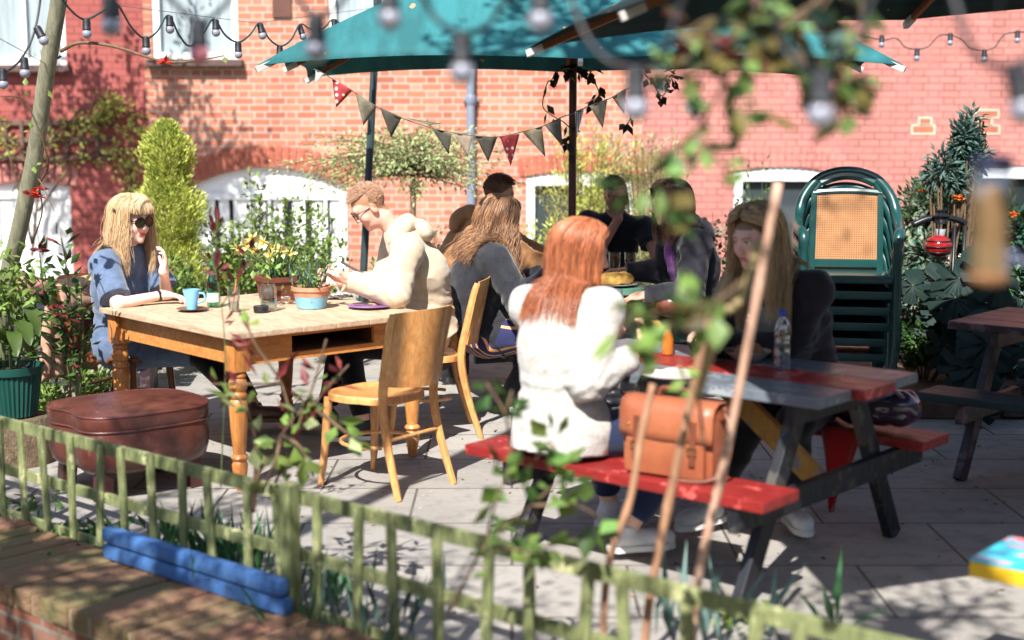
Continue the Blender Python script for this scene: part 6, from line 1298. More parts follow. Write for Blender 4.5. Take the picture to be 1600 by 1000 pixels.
def bigleaf(b, p, d, L, W_, rng, droop=.5, nseg=8, notch=False, cup=.18):
    """one broad curved leaf of real shape appended to b"""
    p, d = Vector(p), Vector(d).normalized(); s = d.cross(Vector((0, 0, 1))); s = s.normalized() if s.length > .05 else Vector((1, 0, 0)); rows = []; pos = p.copy(); dd = d.copy()
    for i in range(nseg + 1):
        f = i / nseg; w_ = W_ * .5 * (math.sin(math.pi * min(1, f * .93 + .05)) ** .75) * (1 - .25 * f); nn = s.cross(dd).normalized(); wav = .06 * W_ * math.sin(f * 14 + rng.random() * 2)
        rows.append([pos - s * w_ + nn * (cup * w_ + wav), pos - s * w_ * .5 + nn * cup * .3 * w_, pos.copy(), pos + s * w_ * .5 + nn * cup * .3 * w_, pos + s * w_ + nn * (cup * w_ - wav)]); dd = (dd + Vector((0, 0, -1)) * droop / nseg).normalized(); pos = pos + dd * L / nseg
    vs = [v for r in rows for v in r]; fs = []
    for i in range(nseg):
        for j in range(4): fs.append((i * 5 + j, i * 5 + j + 1, (i + 1) * 5 + j + 1, (i + 1) * 5 + j))
    b.add(vs, fs)
rng = random.Random(7); L_broad = G('broad glossy leaf', (.10, .20, .04), (.17, .26, .09), rough=.35)
for i in range(34):
    a = rng.uniform(0, 6.283); z0 = hp_ + rng.uniform(.0, .30); el = rng.uniform(.1, 1.0); d = Vector((math.cos(a) * math.cos(el), math.sin(a) * math.cos(el), math.sin(el))); st0 = Vector((math.cos(a) * .03, math.sin(a) * .03, z0)); p1 = st0 + d * rng.uniform(.05, .11)
    b = MB(); bigleaf(b, p1, d, rng.uniform(.18, .30), rng.uniform(.065, .10), rng, droop=rng.uniform(1.3, 2.4)); o = b.build('leaf', L_broad, t, local=True, smooth=True)
b = MB()
for i in range(6): a = i; b.tube([(math.cos(a) * .04, math.sin(a) * .04, hp_ - .04), (math.cos(a) * .05, math.sin(a) * .05, hp_ + .33)], .007, 6)
b.build('stems', M_gstem, t, local=True); rr_ = nr(8); n = 260; P = rr_.normal(0, 1, (n, 3)) * [.11, .11, .09] + [0, 0, hp_ + .40]; leaves('young_leaves', P, rdir(rr_, n) + [0, 0, .6], .085 * rr_.uniform(.6, 1.2, n), .03, L_lite, t, rr_, local=True)
# small wooden stake beside
p = at(117, 600, 7.3); t = T('wooden_stake', 'short grey wooden stake standing by the tan coat', 'stake', (p.x, p.y, 0)); b = MB(); b.tube([(p.x, p.y, 0), (p.x + .01, p.y, at(117, 545, 7.3).z)], .024, 10); b.build('round_post', M_bark, t, autos=40)
bushy(85, 600, 7.9, .25, 'low_plant', 'low leafy plant on the ground right of the ribbed green pot', L_lite, 10, 60, .06, .03, 22, .07)
bushy(30, 470, 8.3, .3, 'low_plant', 'bushy mid green plant behind the big potted leaves', L_mid, 12, 60, .07, .035, 23, .09)
bushy(140, 560, 8.4, .2, 'low_plant', 'small pale green plant between the stake and the tan coat', L_lite, 8, 50, .05, .03, 24, .06)
# ---- daffodils in the pot
rng = nr(71); t = T('daffodil_clump', 'bunch of pale yellow daffodils in the brown pot on the pine table', 'daffodils', pD + Vector((0, 0, .108))); hd_ = [(372, 388), (385, 382), (400, 391), (412, 378), (428, 386), (440, 392), (452, 395), (395, 374), (424, 398)]
for i, (x, y) in enumerate(hd_):
    e_ = at(x, y, pD.y + rng.uniform(-.06, .08)); b = MB(); b.tube(spline([pD + Vector((rng.uniform(-.05, .05), rng.uniform(-.05, .05), .11)), (pD + e_) / 2 + Vector((0, 0, .08)), e_], 4), .0035, 6); s_ = b.build('flower_stem', M_gstem, t, smooth=True)
    f_ = Vector((rng.uniform(-.6, .6), -1, rng.uniform(-.1, .4))).normalized(); x_, y_, _ = frame_of(f_); k_ = 6; P = np.tile(np.array(tuple(e_)), (k_, 1)); D = np.array([tuple(x_ * math.cos(a) + y_ * math.sin(a) + f_ * .25) for a in np.linspace(0, 5.236, k_)]); leaves('petals', P, D, .050, .036, M_yelf, s_, rng, fold=.05, droop=.0)
    b = MB(); b.lathe([(.007, 0), (.010, .014), (.014, .024), (.010, .022), (.004, .004)], tuple(e_), 12, axis=tuple(f_)); b.build('trumpet', mat('deep yellow trumpet', (.80, .58, .10), .5), s_, autos=50)
n = 40; P = np.array(tuple(pD)) + np.array([0, 0, .11]) + rng.normal(0, .035, (n, 3)) * [1, 1, 0]; leaves('blades', P, np.stack([rng.normal(0, .25, n), rng.normal(0, .25, n), np.ones(n)], 1), .22 * rng.uniform(.6, 1.1, n), .014, L_grass, t, rng, droop=.1, fold=.1)
t = T('shoots', 'green bulb shoots and trailing leaves growing in the blue painted pot', 'shoots', pB + Vector((0, 0, .10))); n = 26; P = np.array(tuple(pB)) + np.array([0, 0, .10]) + rng.normal(0, .035, (n, 3)) * [1, 1, 0]; leaves('blades', P, np.stack([rng.normal(0, .3, n), rng.normal(0, .3, n), np.ones(n)], 1), .17 * rng.uniform(.5, 1.1, n), .012, L_glau, t, rng, droop=.1, fold=.1)
n = 150; leaves('foliage', np.array(tuple(pB)) + np.array([0, 0, .13]) + rng.normal(0, .05, (n, 3)), rdir(rng, n), .03, .018, L_lite, t, rng)
b = MB(); p = atz(410, 470, .80); b.tube(spline([p + Vector((.03, .06, 0)), p + Vector((.02, .06, .15)), p + Vector((.05, .05, .24))], 4), .003, 6); t = T('cut_stem', 'cut leafy stem standing in the clear glass jar', 'stem', p); b.build('stalk', M_gstem, t, smooth=True); P = np.array(tuple(p)) + np.array([.03, .05, .2]) + rng.normal(0, .035, (26, 3)); leaves('foliage', P, rdir(rng, 26), .05, .03, L_lite, t, rng)
# ---- plants at the foot of the trellis
def clump(px, py, z, n, L, W_, m, label, seed, spread=.10, cat='plant', name='bulb_plant', tilt=.25, droop=.15):
    c = atz(px, py, z); rng = nr(seed); t = T(name, label, cat, c); o = np.array(tuple(c)) + rng.normal(0, 1, (n, 3)) * [spread, spread, 0]; leaves('blades', o, np.stack([rng.normal(0, tilt, n), rng.normal(0, tilt, n), np.ones(n)], 1), L * rng.uniform(.5, 1.1, n), W_ * rng.uniform(.8, 1.2, n), m, t, rng, droop=droop, fold=.1)
clump(285, 880, .0, 60, .26, .020, L_grass, 'upright green daffodil blades behind the trellis, left of the fence post', 81, .12)
clump(385, 905, .0, 70, .26, .020, L_grass, 'thick clump of green blades just left of the trellis post', 82, .12)
clump(495, 950, .0, 36, .24, .018, L_grass, 'thin green blades just right of the trellis post', 83, .12)
clump(570, 985, .02, 26, .24, .018, L_glau, 'sparse grey-green blades further right along the trellis', 84, .14)
clump(1090, 1000, .1, 10, .30, .030, L_glau, 'broad grey-green blades rising near the pink cane base', 85, .06, tilt=.35)
clump(1150, 1010, .12, 8, .28, .032, L_glau, 'three broad blades right of the pink cane base', 86, .06, tilt=.4)
clump(1300, 985, .08, 4, .30, .030, L_grass, 'single long green blade leaning right near the bottom edge', 87, .02, tilt=.5)
clump(120, 850, .0, 240, .07, .04, L_mid, 'low ferny green plant on the mossy wall below the ottoman', 88, .12, 'fern', 'fern', .9, .4); clump(20, 800, .0, 60, .06, .03, L_mid, 'small weeds at the left foot of the trellis', 89, .15, 'weeds', 'weed', .8, .4)
clump(1178 - 20, 965, .02, 40, .06, .04, L_lite, 'small leafy plant with orange buds low behind the trellis at the centre right', 90, .08, 'plant', 'low_plant', .8, .3)
# ---- right bed
def monstera(px, py, Y, n, size, label, seed):
    c = at(px, py, Y); rng = random.Random(seed); t = T('monstera', label, 'plant', (c.x, c.y, .1), 0, None)
    for i in range(n):
        a = rng.uniform(-2.6, -.5); h_ = c.z + rng.uniform(-.25, .22); e_ = Vector((c.x + math.cos(a) * rng.uniform(.05, .28), c.y + math.sin(a) * .25 - .05, h_)); b = MB(); b.tube(spline([(c.x, c.y, .12), ((c.x + e_.x) / 2, c.y, h_ * .8 + .1), e_], 5), .006, 6); st_ = b.build('leaf_stalk', M_gstem, t, smooth=True)
        # heart-shaped blade with finger slots
        W_ = size * rng.uniform(.75, 1.15); N_ = 46; nrmv = Vector((math.cos(a) * .6, -1, rng.uniform(.1, .8))).normalized(); dn = Vector((math.cos(a) * .5, -.2, -.8)); dn = (dn - nrmv * dn.dot(nrmv)).normalized(); sd_ = dn.cross(nrmv); vs = [e_]; 
        for j in range(N_ + 1):
            u = -math.pi + 2 * math.pi * j / N_; rr = (1 - .28 * math.cos(u)) * .5; rr *= 1 + .15 * (abs(u) / math.pi) ** 6; slot = (math.sin(abs(u) * 8.5) > .45) and .35 < abs(u) < 2.6; rr *= .48 if slot else 1.; q = -dn * math.cos(u) * rr * .0 + (dn * (math.cos(math.pi - u) * -1)) * rr + sd_ * math.sin(u) * rr * .92; q = dn * (-math.cos(u) * rr * -1) + sd_ * math.sin(u) * rr * .9
            p_ = e_ + q * W_ + dn * W_ * .12 - nrmv * (.75 * q.length ** 2) * W_; vs.append(p_)
        mids = [e_ + (v - e_) * .5 + nrmv * (.05 + .025 * math.sin(j * 1.1)) * W_ for j, v in enumerate(vs[1:])]; M0 = len(vs); vs += mids
        b = MB(); b.add(vs, [(0, M0 + j, M0 + j + 1) for j in range(N_)] + [(M0 + j, j + 1, j + 2, M0 + j + 1) for j in range(N_)]); b.build('leaf', L_mon, st_, smooth=True)
L_mon = G('monstera leaf', (.022, .065, .058), (.015, .045, .04), rough=.65)
monstera(1515, 470, 8.6, 7, .36, 'monstera with broad slotted blue-green leaves behind the dark plum table', 3); monstera(1525, 570, 8.2, 6, .32, 'lower monstera with a big split leaf hanging by the table leg', 4); monstera(1430, 470, 8.9, 5, .26, 'small monstera just right of the chair stack', 6)
def mound(px, py, Y, sx, sz, n, L, W_, m, label, seed, name='shrub', cat='shrub', m2=None):
    c = at(px, py, Y); rng = nr(seed); t = T(name, label, cat, (c.x, c.y, .1)); st = []
    b = MB()
    for i in range(12): a = rng.uniform(0, 6.28); b.tube(spline([(c.x, c.y, .05), (c.x + math.cos(a) * sx * .4, c.y + math.sin(a) * sx * .3, c.z * .6), (c.x + math.cos(a) * sx * .8, c.y + math.sin(a) * sx * .5, c.z + rng.uniform(-.5, .7) * sz)], 4), .007, 5)
    b.build('stems', M_stem, t); d = rdir(rng, n); cl = rdir(rng, 14) * rng.uniform(.3, .95, (14, 1)); k_ = rng.integers(0, 14, n); P = cl[k_] * .75 + d * rng.uniform(.1, .42, (n, 1)); P = P * [sx, sx * .7, sz] + np.array(tuple(c)); P[:, 2] = np.maximum(P[:, 2], .1); leaves('foliage', P, d + [0, -.2, .2], L * rng.uniform(.6, 1.3, n), W_ * rng.uniform(.7, 1.2, n), m, t, rng)
    if m2: ii = rng.choice(n, n // 3); leaves('dark_leaves', P[ii] + rng.normal(0, .02, (len(ii), 3)), d[ii], L, W_, m2, t, rng)
mound(1452, 345, 9.9, .36, .50, 2600, .06, .034, L_cream, 'cream variegated shrub climbing beside the chair stack', 91, m2=L_mid)
mound(1432, 440, 9.2, .26, .36, 1500, .06, .034, L_cream, 'smaller variegated bush between the chair stack and the red lantern', 92, m2=L_dark)
mound(1445, 520, 8.75, .34, .22, 1500, .055, .036, L_mid, 'low green leafy plant at the foot of the chair stack', 93, m2=L_dark)
mound(1575, 400, 9.4, .40, .52, 2600, .075, .040, L_dark, 'dark blue-green shrub at the right edge above the plum table', 94, m2=L_mid)
mound(1570, 540, 8.9, .40, .30, 1500, .07, .038, L_dark, 'dark low shrub under the plum table at the right edge', 95)
mound(1510, 235, 9.3, .14, .30, 1100, .055, .028, L_glau, 'upright grey-green spiky plant above the black lamp', 96, m2=L_dark); mound(1480, 270, 9.3, .17, .17, 500, .08, .022, L_glau, 'grey feathery sprays left of the spiky plant', 97)
t = T('marigolds', 'orange flowers dotted in the shrubs at the right', 'flowers', at(1495, 310, 9.2))
for i, (x, y, Y) in enumerate(((1496, 307, 9.1), (1499, 311, 9.1), (1585, 335, 8.9), (1580, 338, 8.9), (1440, 300, 9.4))): flower('', '', at(x, y, Y), M_orf, 14, .035, .022, 100 + i, parent=t)
# black carriage lamp bracket and red lantern
t = T('garden_lamp', 'black cast metal lamp bracket among the variegated leaves, right of the chairs', 'lamp', at(1490, 420, 8.9)); M_iron = mat('black cast iron', (.02, .022, .028), .35, .3, 12, metal=.5)
b = MB(); b.tube(spline([at(1425, 352, 8.9), at(1450, 342, 8.9), at(1480, 340, 8.9), at(1510, 348, 8.9)], 5), [.02] * 16, 10); b.build('bracket_arm', M_iron, t, smooth=True)
for x0, x1 in ((1492, 1486), (1508, 1500)): b = MB(); b.tube([at(x0, 352, 8.9), Vector((at(x1, 450, 8.9).x, 8.9, .1))], .012, 8); b.build('upright', M_iron, t, smooth=True)
b = MB(); b.lathe([(.03, 0), (.045, .01), (.04, .03), (.055, .05), (.025, .07), (.03, .085), (.001, .09)], tuple(at(1470, 350, 8.85)), 18); b.build('cap', M_iron, t, autos=40); b = MB(); b.lathe([(.012, 0), (.03, .02), (.034, .06)], tuple(at(1469, 373, 8.84)), 14); b.build('lamp_glass', mat('pale lamp glass', (.5, .55, .6), .1), t, autos=40)
t = T('red_lantern', 'round red glass lantern hanging under the black lamp bracket', 'lantern', at(1466, 405, 8.8)); cL = at(1466, 385, 8.8); b = MB(); b.ball(cL, .085, 20, 14, (1, 1, .85)); b.build('globe', mat('red glossy glass', (.26, .012, .012), .12, .2, 8, coat=.5), t, smooth=True)
for zz in (-.035, 0, .035): b = MB(); rr = math.sqrt(.085 ** 2 - (zz / .85) ** 2) + .003; b.tube([cL + Vector((math.cos(a) * rr, math.sin(a) * rr, zz)) for a in np.linspace(0, 6.283, 25)], .004, 6, cap=False); b.build('wire_band', M_iron, t, smooth=True)
b = MB(); b.tube([cL + Vector((0, 0, .07)), cL + Vector((0, 0, .17))], .004, 6); b.build('hook', M_iron, t)
# ---- foreground canes and rose
YF = lambda px: 3.0
M_cst = wood('tan cane bark', (182, 140, 108), (140, 98, 72), 6, (6, 6, 1), .7, .3)
def cane(label, pts, r, m=M_rstem, Yb=3.95):
    q = [at(x, y, Y) for x, y, Y in pts]; t = T('plant_cane', label, 'cane', (q[-1].x, q[-1].y, .0), 0, 'blurred canes in front of the picnic table'); q.append(Vector((q[-1].x - .01, q[-1].y, .0))); b = MB(); qq = spline(q, 6); rr = [r * (1 + .22 * (i % 9 == 4)) for i in range(len(qq))]; b.tube(qq, rr, 10); b.build('cane', m, t, smooth=True); return t
cane('long straight pinkish cane crossing in front of the person in the dark cardigan', [(1216, 285, 3.75), (1170, 530, 3.8), (1132, 720, 3.85), (1088, 925, 3.9)], .0125)
cane('shorter brown cane between the long pink cane and the thinnest one', [(1105, 500, 3.8), (1085, 600, 3.85), (1050, 760, 3.9), (1012, 960, 3.95)], .0125, M_cst)
cane('thinnest leftmost brown cane in front of the red-haired person\'s satchel', [(1020, 600, 4.0), (1000, 690, 4.0), (985, 780, 4.0), (948, 900, 4.0)], .011, M_cst)
t = T('rose_tendril', 'pale looped shoot curling beside the long pink cane', 'shoot', at(1150, 480, 3.2)); b = MB(); stem(b, [at(1185, 375, 3.2), at(1175, 420, 3.2), at(1155, 470, 3.2), at(1130, 485, 3.2), at(1122, 465, 3.25), at(1135, 430, 3.3)], .012, .008, 8); stem(b, [at(1120, 480, 3.25), at(1108, 560, 3.4), at(1090, 620, 3.5)], .012, .010, 8); b.build('shoot_stem', mat('pale tan shoot', (.34, .25, .11), .7), t, smooth=True)
RS = dict(r=(.0055, .0025), stemm=M_stem)
def rose(label, stems, cnt, seed, mats_=((None, 1.),), L=.068, spread=.03, base=None, Y=2.9, r=.0055):
    S = [[at(x, y, (q[2] if len(q) > 2 else Y)) for q in s_ for x, y in [q[:2]]] for s_ in stems]; t = T('rose_branch', label, 'branch', S[0][0]); rng = nr(seed); qs = []
    for s_ in S: b = MB(); qs.append(stem(b, s_, r, r * .5, 6)); b.build('twig', M_stem, t, smooth=True)
    for mi_, (m, fr) in enumerate(mats_):
        P, D = zip(*[along(q, max(2, int(cnt * fr)), rng, spread, .15) for q in qs]); P, D = np.concatenate(P), np.concatenate(D); n = len(P); leaves('foliage', P, D, L * rng.uniform(.6, 1.25, n), L * .72 * rng.uniform(.8, 1.15, n), m, t, rng, droop=.25)
    return t
rose('blurred leafy branches hanging across the top right, before the dark parasol', [[(1330, -60), (1280, 20), (1235, 70), (1175, 105), (1120, 112), (1040, 120)], [(1250, -60), (1200, -10), (1160, 40), (1110, 30), (1060, 60)], [(1235, 70), (1260, 110), (1240, 60), (1190, 10)], [(1330, -60), (1250, 30), (1215, 60), (1250, 130)], [(1160, 40), (1120, 90), (1060, 120), (1000, 105)], [(1280, 0), (1180, 60), (1100, 60)], [(1330, -40), (1345, 20), (1300, 60)]], 7, 201, ((L_rose, 1), (L_rust, .9), (L_glau, .45), (L_red, .15)), spread=.045)
rose('blurred leafy twig hanging down before the red wall, above the grey hoodie', [[(1150, 90), (1120, 150), (1085, 215), (1050, 290)], [(1130, 120), (1150, 170), (1200, 185)], [(1085, 215), (1110, 240), (1150, 270)], [(1085, 215), (1050, 235), (1020, 240)], [(1060, 260), (1010, 290), (960, 300)], [(1050, 290), (1040, 330), (1070, 350)]], 3, 202, ((L_rose, 1), (L_mid, .7), (L_rust, .5)), spread=.022, L=.066)
rose('blurred leafy twig at the right before the red wall, near the dark parasol edge', [[(1285, 20), (1310, 90), (1350, 130), (1395, 135)], [(1310, 90), (1320, 150), (1335, 200)], [(1250, 60), (1290, 110), (1320, 140)]], 4, 203, ((L_rose, 1), (L_mid, .6), (L_rust, .6)), spread=.02, L=.072)
rose('blurred row of pale leaves before the sleeve of the red-haired person', [[(1160, 440), (1120, 470), (1060, 485), (985, 500), (955, 540)], [(1060, 485), (1035, 520), (1010, 530)], [(1120, 470), (1105, 500), (1080, 480)]], 5, 204, ((L_lite, 1), (L_rose, .7), (L_rust, .5)), spread=.025, L=.072)
rose('bright green leafy shoots rising over the trellis below the red bench', [[(700, 960, 3.95), (760, 850, 3.9), (830, 790, 3.9), (880, 745, 3.9)], [(830, 790, 3.9), (900, 790, 3.85), (945, 815, 3.85)], [(760, 850, 3.9), (770, 800, 3.9), (800, 720, 3.9)], [(880, 745, 3.9), (860, 690, 3.9), (835, 720, 3.9)], [(760, 850, 3.9), (820, 860, 3.85), (870, 850, 3.85)]], 6, 205, ((L_rose, 1), (L_lite, .8), (L_mid, .4)), spread=.04, L=.085)
rose('small blurred green leaves beside the white sweater, over the paving', [[(800, 720, 3.9), (790, 650, 3.9), (760, 598, 3.9)], [(790, 650, 3.9), (800, 610, 3.9)]], 4, 206, ((L_mid, 1),), spread=.022, L=.066)
rose('blurred leaf spray by the right edge of the satchel and table', [[(1100, 700, 3.7), (1090, 620, 3.7), (1070, 590, 3.7), (1060, 560, 3.7)]], 6, 207, ((L_lite, 1),), spread=.03, L=.05)
rose('pale stemmed shrub with light green leaves left of the front chair', [[(395, 800, 4.9), (405, 740, 4.9), (440, 680, 4.9), (480, 630, 4.9)], [(395, 800, 4.9), (400, 700, 4.9), (385, 640, 4.9), (360, 610, 4.9)], [(440, 680, 4.9), (430, 720, 4.8), (410, 770, 4.8)], [(480, 630, 4.9), (520, 660, 4.8), (560, 690, 4.8)], [(440, 680, 4.9), (470, 700, 4.8), (490, 745, 4.8)]], 6, 208, ((L_lite, 1), (L_pale, .6)), spread=.035, L=.085, r=.009)
t, q_ = plant('red_leaved_shrub', 'blurred red-leaved twigs in front of the pine table apron', 'shrub', atz(470, 880, .0), [[at(x, y, 4.9) for x, y in s_] for s_ in ([(420, 780), (460, 680), (490, 600), (510, 530)], [(460, 680), (440, 600), (400, 540), (385, 500)], [(460, 680), (500, 620), (545, 570)], [(440, 600), (380, 600), (330, 600)])], [(L_red, 7, .03, .095, .030, 'red_leaves', .1), (L_lite, 3, .03, .06, .035, 'foliage', .1)], seed=209, stemm=M_stem, r=(.006, .003))
t, q_ = plant('red_leaved_shrub', 'blurred red and purple leaf sprigs between the blonde person and the daffodils', 'shrub', at(330, 700, 5.6), [[at(x, y, 5.6) for x, y in s_] for s_ in ([(345, 760), (352, 560), (340, 440), (318, 380)], [(340, 440), (330, 380), (345, 350)], [(345, 480), (380, 420), (395, 380)])], [(L_red, 7, .02, .07, .028, 'red_leaves', .1), (L_rust, 5, .03, .05, .028, 'foliage', .1)], seed=210, stemm=M_gstem, r=(.003, .0015))
# ---- ivy garland on the parasol pole
t = T('ivy_garland', 'dry dark ivy garland wound round the top of the brown parasol pole', 'garland', (.372, 8.75, 1.2)); rng = nr(301); cp = Vector((.372, 8.8, 0))
S = [[at(870, 108, 8.7), at(862, 125, 8.7), at(855, 130, 8.65), at(848, 165, 8.6), at(862, 180, 8.6), at(880, 190, 8.7)], [at(893, 100, 8.75), at(915, 112, 8.7), at(930, 130, 8.65), at(935, 150, 8.65), at(915, 162, 8.7)], [at(1000, 108, 8.4), at(1020, 130, 8.4), at(1035, 150, 8.4), at(1048, 125, 8.4), at(1055, 108, 8.4)], [at(975, 150, 8.5), at(985, 180, 8.5), at(980, 195, 8.5)], [at(880, 190, 8.75), at(893, 205, 8.74), at(885, 225, 8.74), at(893, 245, 8.74)], [at(870, 112, 8.7), at(893, 108, 8.68), at(925, 112, 8.7)]]
for i, s_ in enumerate(S):
    b = MB(); q = stem(b, s_, .004, .003, 5); b.build('vine_stem', M_stem, t, smooth=True); n = (10, 12, 22, 5, 10, 30)[i]; P, D = along(q, n, rng, .03, 0); leaves('ivy_leaves', P, D - [0, 0, .6], .07 * rng.uniform(.7, 1.2, n), .045, L_ivy, t, rng)
# ---- trees outside the frame that cast the dappled shade
def tree(label, base, crown_c, rad, n, seed, m, L=.09, W_=.05, nb=38):
    rng = nr(seed); base, cc = Vector(base), Vector(crown_c); t = T('garden_tree', label, 'tree', base); b = MB(); stem(b, [base, (base + cc) / 2 + Vector((.1, .05, 0)), cc], .09, .05, 10); b.build('trunk', M_bark, t, smooth=True); lb = MB(); P, D = [], []
    for i in range(nb):
        d = rdir(rng, 1)[0]; d[2] = d[2] * .6 + .1; e_ = np.array(tuple(cc)) + d * rad * rng.uniform(.5, 1.); s0 = np.array(tuple(cc)) + np.array([0, 0, rng.uniform(-.5, .2)]) * rad * .6; q = spline([s0, (s0 + e_) / 2 + rng.normal(0, .08, 3), e_], 5); lb.tube(q, [.022 - .0016 * j for j in range(len(q))], 5, cap=False); p_, d_ = along(q, n // nb, rng, .2, .35); P.append(p_); D.append(d_)
    lb.build('limbs', M_bark, t); P, D = np.concatenate(P), np.concatenate(D); k_ = len(P); leaves('crown', P, D, L * rng.uniform(.6, 1.2, k_), W_, m, t, rng); return t
tree('bare-branched tree beyond the left frame edge, shading the red wall', (-5.9, 12.6, 0), (-4.8, 12.2, 4.5), 2.1, 6500, 401, L_lite, L=.075, W_=.045, nb=60)
tree('sparse tree left of the camera, dappling the ottoman and trellis', (-4.2, .6, -.5), (-2.9, 1.9, 4.1), 1.8, 3000, 402, L_lite, L=.055, W_=.035, nb=50)
tree('tall leaning tree behind the camera, its limbs over the teal parasol', (-4.6, -1.5, -.5), (-.6, 4.2, 6.5), 1.7, 1500, 403, L_mid, L=.07, nb=40)
tree('small tree right behind the camera, dappling the near paving', (2.8, -2.2, -.5), (-1.35, 1.1, 3.7), 1.25, 1900, 404, L_mid, L=.055, W_=.035, nb=40)
tree('thin high twigs over the bottom right paving', (3.0, -1.8, -.5), (.4, 1.25, 3.95), .6, 420, 405, L_mid, L=.055, W_=.035, nb=16)
t = T('sky_block_wall', 'added unseen dark brick wall behind the camera, blocking low sky', 'wall', (0, -8, -.55)); b = MB(); b.box((0, -8.2, 1.9), (30, .3, 4.9)); b.build('brickwork', M_lowb, t)  # unseen wall added to cut sky fill and deepen the shade
for x, r_ in ((-9.2, 0), (9.2, 0)): t = T('sky_block_hedge', 'added unseen dark hedge blocking low sky on the %s side' % ('left' if x < 0 else 'right'), 'hedge', (x, 3, -.5)); V_, F_ = mesh_field([ell((0, 0, 1.4), (.8, 10, 2.2))], .16, lambda P: .25 * vnoise(P, 1.6, 3)); finish('hedge_mass', V_, F_, mat('hedge green', (.03, .06, .02), .9, .5, 6, bump=1.), t, smooth=True, local=True)  # unseen side hedges added to dim the ambient sky light

rng = nr(500); n = 420; P = np.stack([rng.uniform(-3, 4.5, n), rng.uniform(4.6, 9.8, n), np.full(n, .004)], 1); k_ = ((P[:, :2] - np.array([TA.x, TA.y])) @ np.array([TN.x, TN.y])) > .15; P = P[k_]; n = len(P); D = np.stack([rng.normal(0, 1, n), rng.normal(0, 1, n), rng.uniform(0, .15, n)], 1)
tag(leaves('leaf_litter', P, D, .028 * rng.uniform(.4, 1.3, n), .013, G('dry fallen leaf', (.28, .15, .07), (.14, .08, .05)), None, rng, droop=.1, fold=.3), kind='stuff')
# ================================================================ STRING LIGHTS, BUNTING, FEEDER
M_cab = mat('black rubber cable', (.012, .013, .016), .5, .2, 9); M_cabg = mat('dark green cable', (.015, .05, .05), .5, .2, 9); M_bulb = mat('frosted lamp bulb', (.26, .26, .31), .3, .08, 9, coat=.25, spec=.5); M_pinkb = mat('pink lamp bulb', (.42, .13, .15), .3, .08, 9, coat=.2); M_clrb = clearglass('clear lamp glass', (.85, .87, .92), .35)
def lamp(t, p, s=1., d=(0, 0, -1), m=None, sock=None):
    """holder and round bulb hanging from p along d"""
    d = Vector(d).normalized(); b = MB(); b.lathe([(.006 * s, -.004 * s), (.016 * s, 0), (.019 * s, .012 * s), (.019 * s, .042 * s), (.021 * s, .046 * s), (.021 * s, .052 * s), (.012 * s, .056 * s)], tuple(p), 14, axis=tuple(d)); h_ = b.build('lamp_holder', sock or M_cab, t, autos=40)
    r = .0235 * s; b = MB(); prof = [(.011 * s, .050 * s)] + [(r * math.sin(a), .050 * s + r * .85 - r * math.cos(a)) for a in np.linspace(.55, math.pi - .02, 12)]; b.lathe(prof, tuple(p), 16, axis=tuple(d)); b.build('bulb', m or M_bulb, h_, smooth=True)
def string(label, pts, bulbs, r, m=M_cab, s=1., name='string_light', special={}):
    q = [at(*p) for p in pts]; t = T(name, label, 'string lights', q[0], 0, 'festoon lights over the patio'); b = MB(); b.tube(spline(q, 6), r, 8); b.build('cable', m, t, smooth=True)
    for i, v in enumerate(bulbs): p = at(*v[:3]); lamp(t, p, s, (v[3] if len(v) > 3 else (0, 0, -1)), special.get(i), None)
    return t
string('thin festoon string with small bulbs swagging along the upper left to the leaning post', [(-40, 60, 6.6), (0, 108, 6.7), (22, 104, 6.7), (42, 78, 6.7), (55, 45, 6.75), (63, 0, 6.8), (66, -50, 6.8)], [(4, 108, 6.7), (38, 90, 6.7), (57, 42, 6.75, (.5, 0, -1))], .0055, s=1.0, special={0: M_bulb})
string('swagged festoon string with small bulbs from the top left corner to the leaning post', [(85, -30, 6.9), (100, 3, 7.0), (130, 30, 7.1), (160, 18, 7.2), (182, 6, 7.3), (205, 42, 7.4), (226, 60, 7.5), (245, 50, 7.6), (263, 24, 7.7), (280, 55, 7.8), (297, 72, 7.9), (318, 52, 8.0), (334, 30, 8.1), (352, 55, 8.2), (372, 66, 8.3), (390, 55, 8.4), (406, 36, 8.5), (420, 60, 8.7), (438, 72, 8.8), (455, 62, 8.9), (469, 38, 9.1), (485, 45, 9.3), (505, 44, 9.5), (521, 30, 9.6), (537, 42, 9.7), (552, 40, 9.8), (568, 20, 10.0), (588, 17, 10.15)],
       [(135, 30, 7.1), (179, 7, 7.3), (228, 58, 7.5), (265, 25, 7.7), (337, 31, 8.1), (372, 66, 8.3), (406, 37, 8.5, (.2, 0, -1)), (437, 72, 8.8), (468, 40, 9.1, (.3, 0, -1)), (522, 31, 9.6), (552, 41, 9.8), (573, 19, 10.0, (.3, 0, -1))], .0055, M_cabg, 1.0)
string('festoon string with small bulbs on the right red wall under the dark parasol', [(1340, 55, 12), (1378, 62, 12), (1400, 60, 12), (1415, 74, 12), (1433, 77, 12), (1450, 73, 12), (1470, 55, 12), (1500, 60, 12), (1518, 76, 12), (1538, 79, 12), (1555, 73, 12), (1575, 52, 12), (1640, 50, 12)], [(1378, 55, 12), (1433, 76, 12), (1485, 52, 12), (1538, 78, 12), (1590, 48, 12)], .005, M_cab, 1.1)
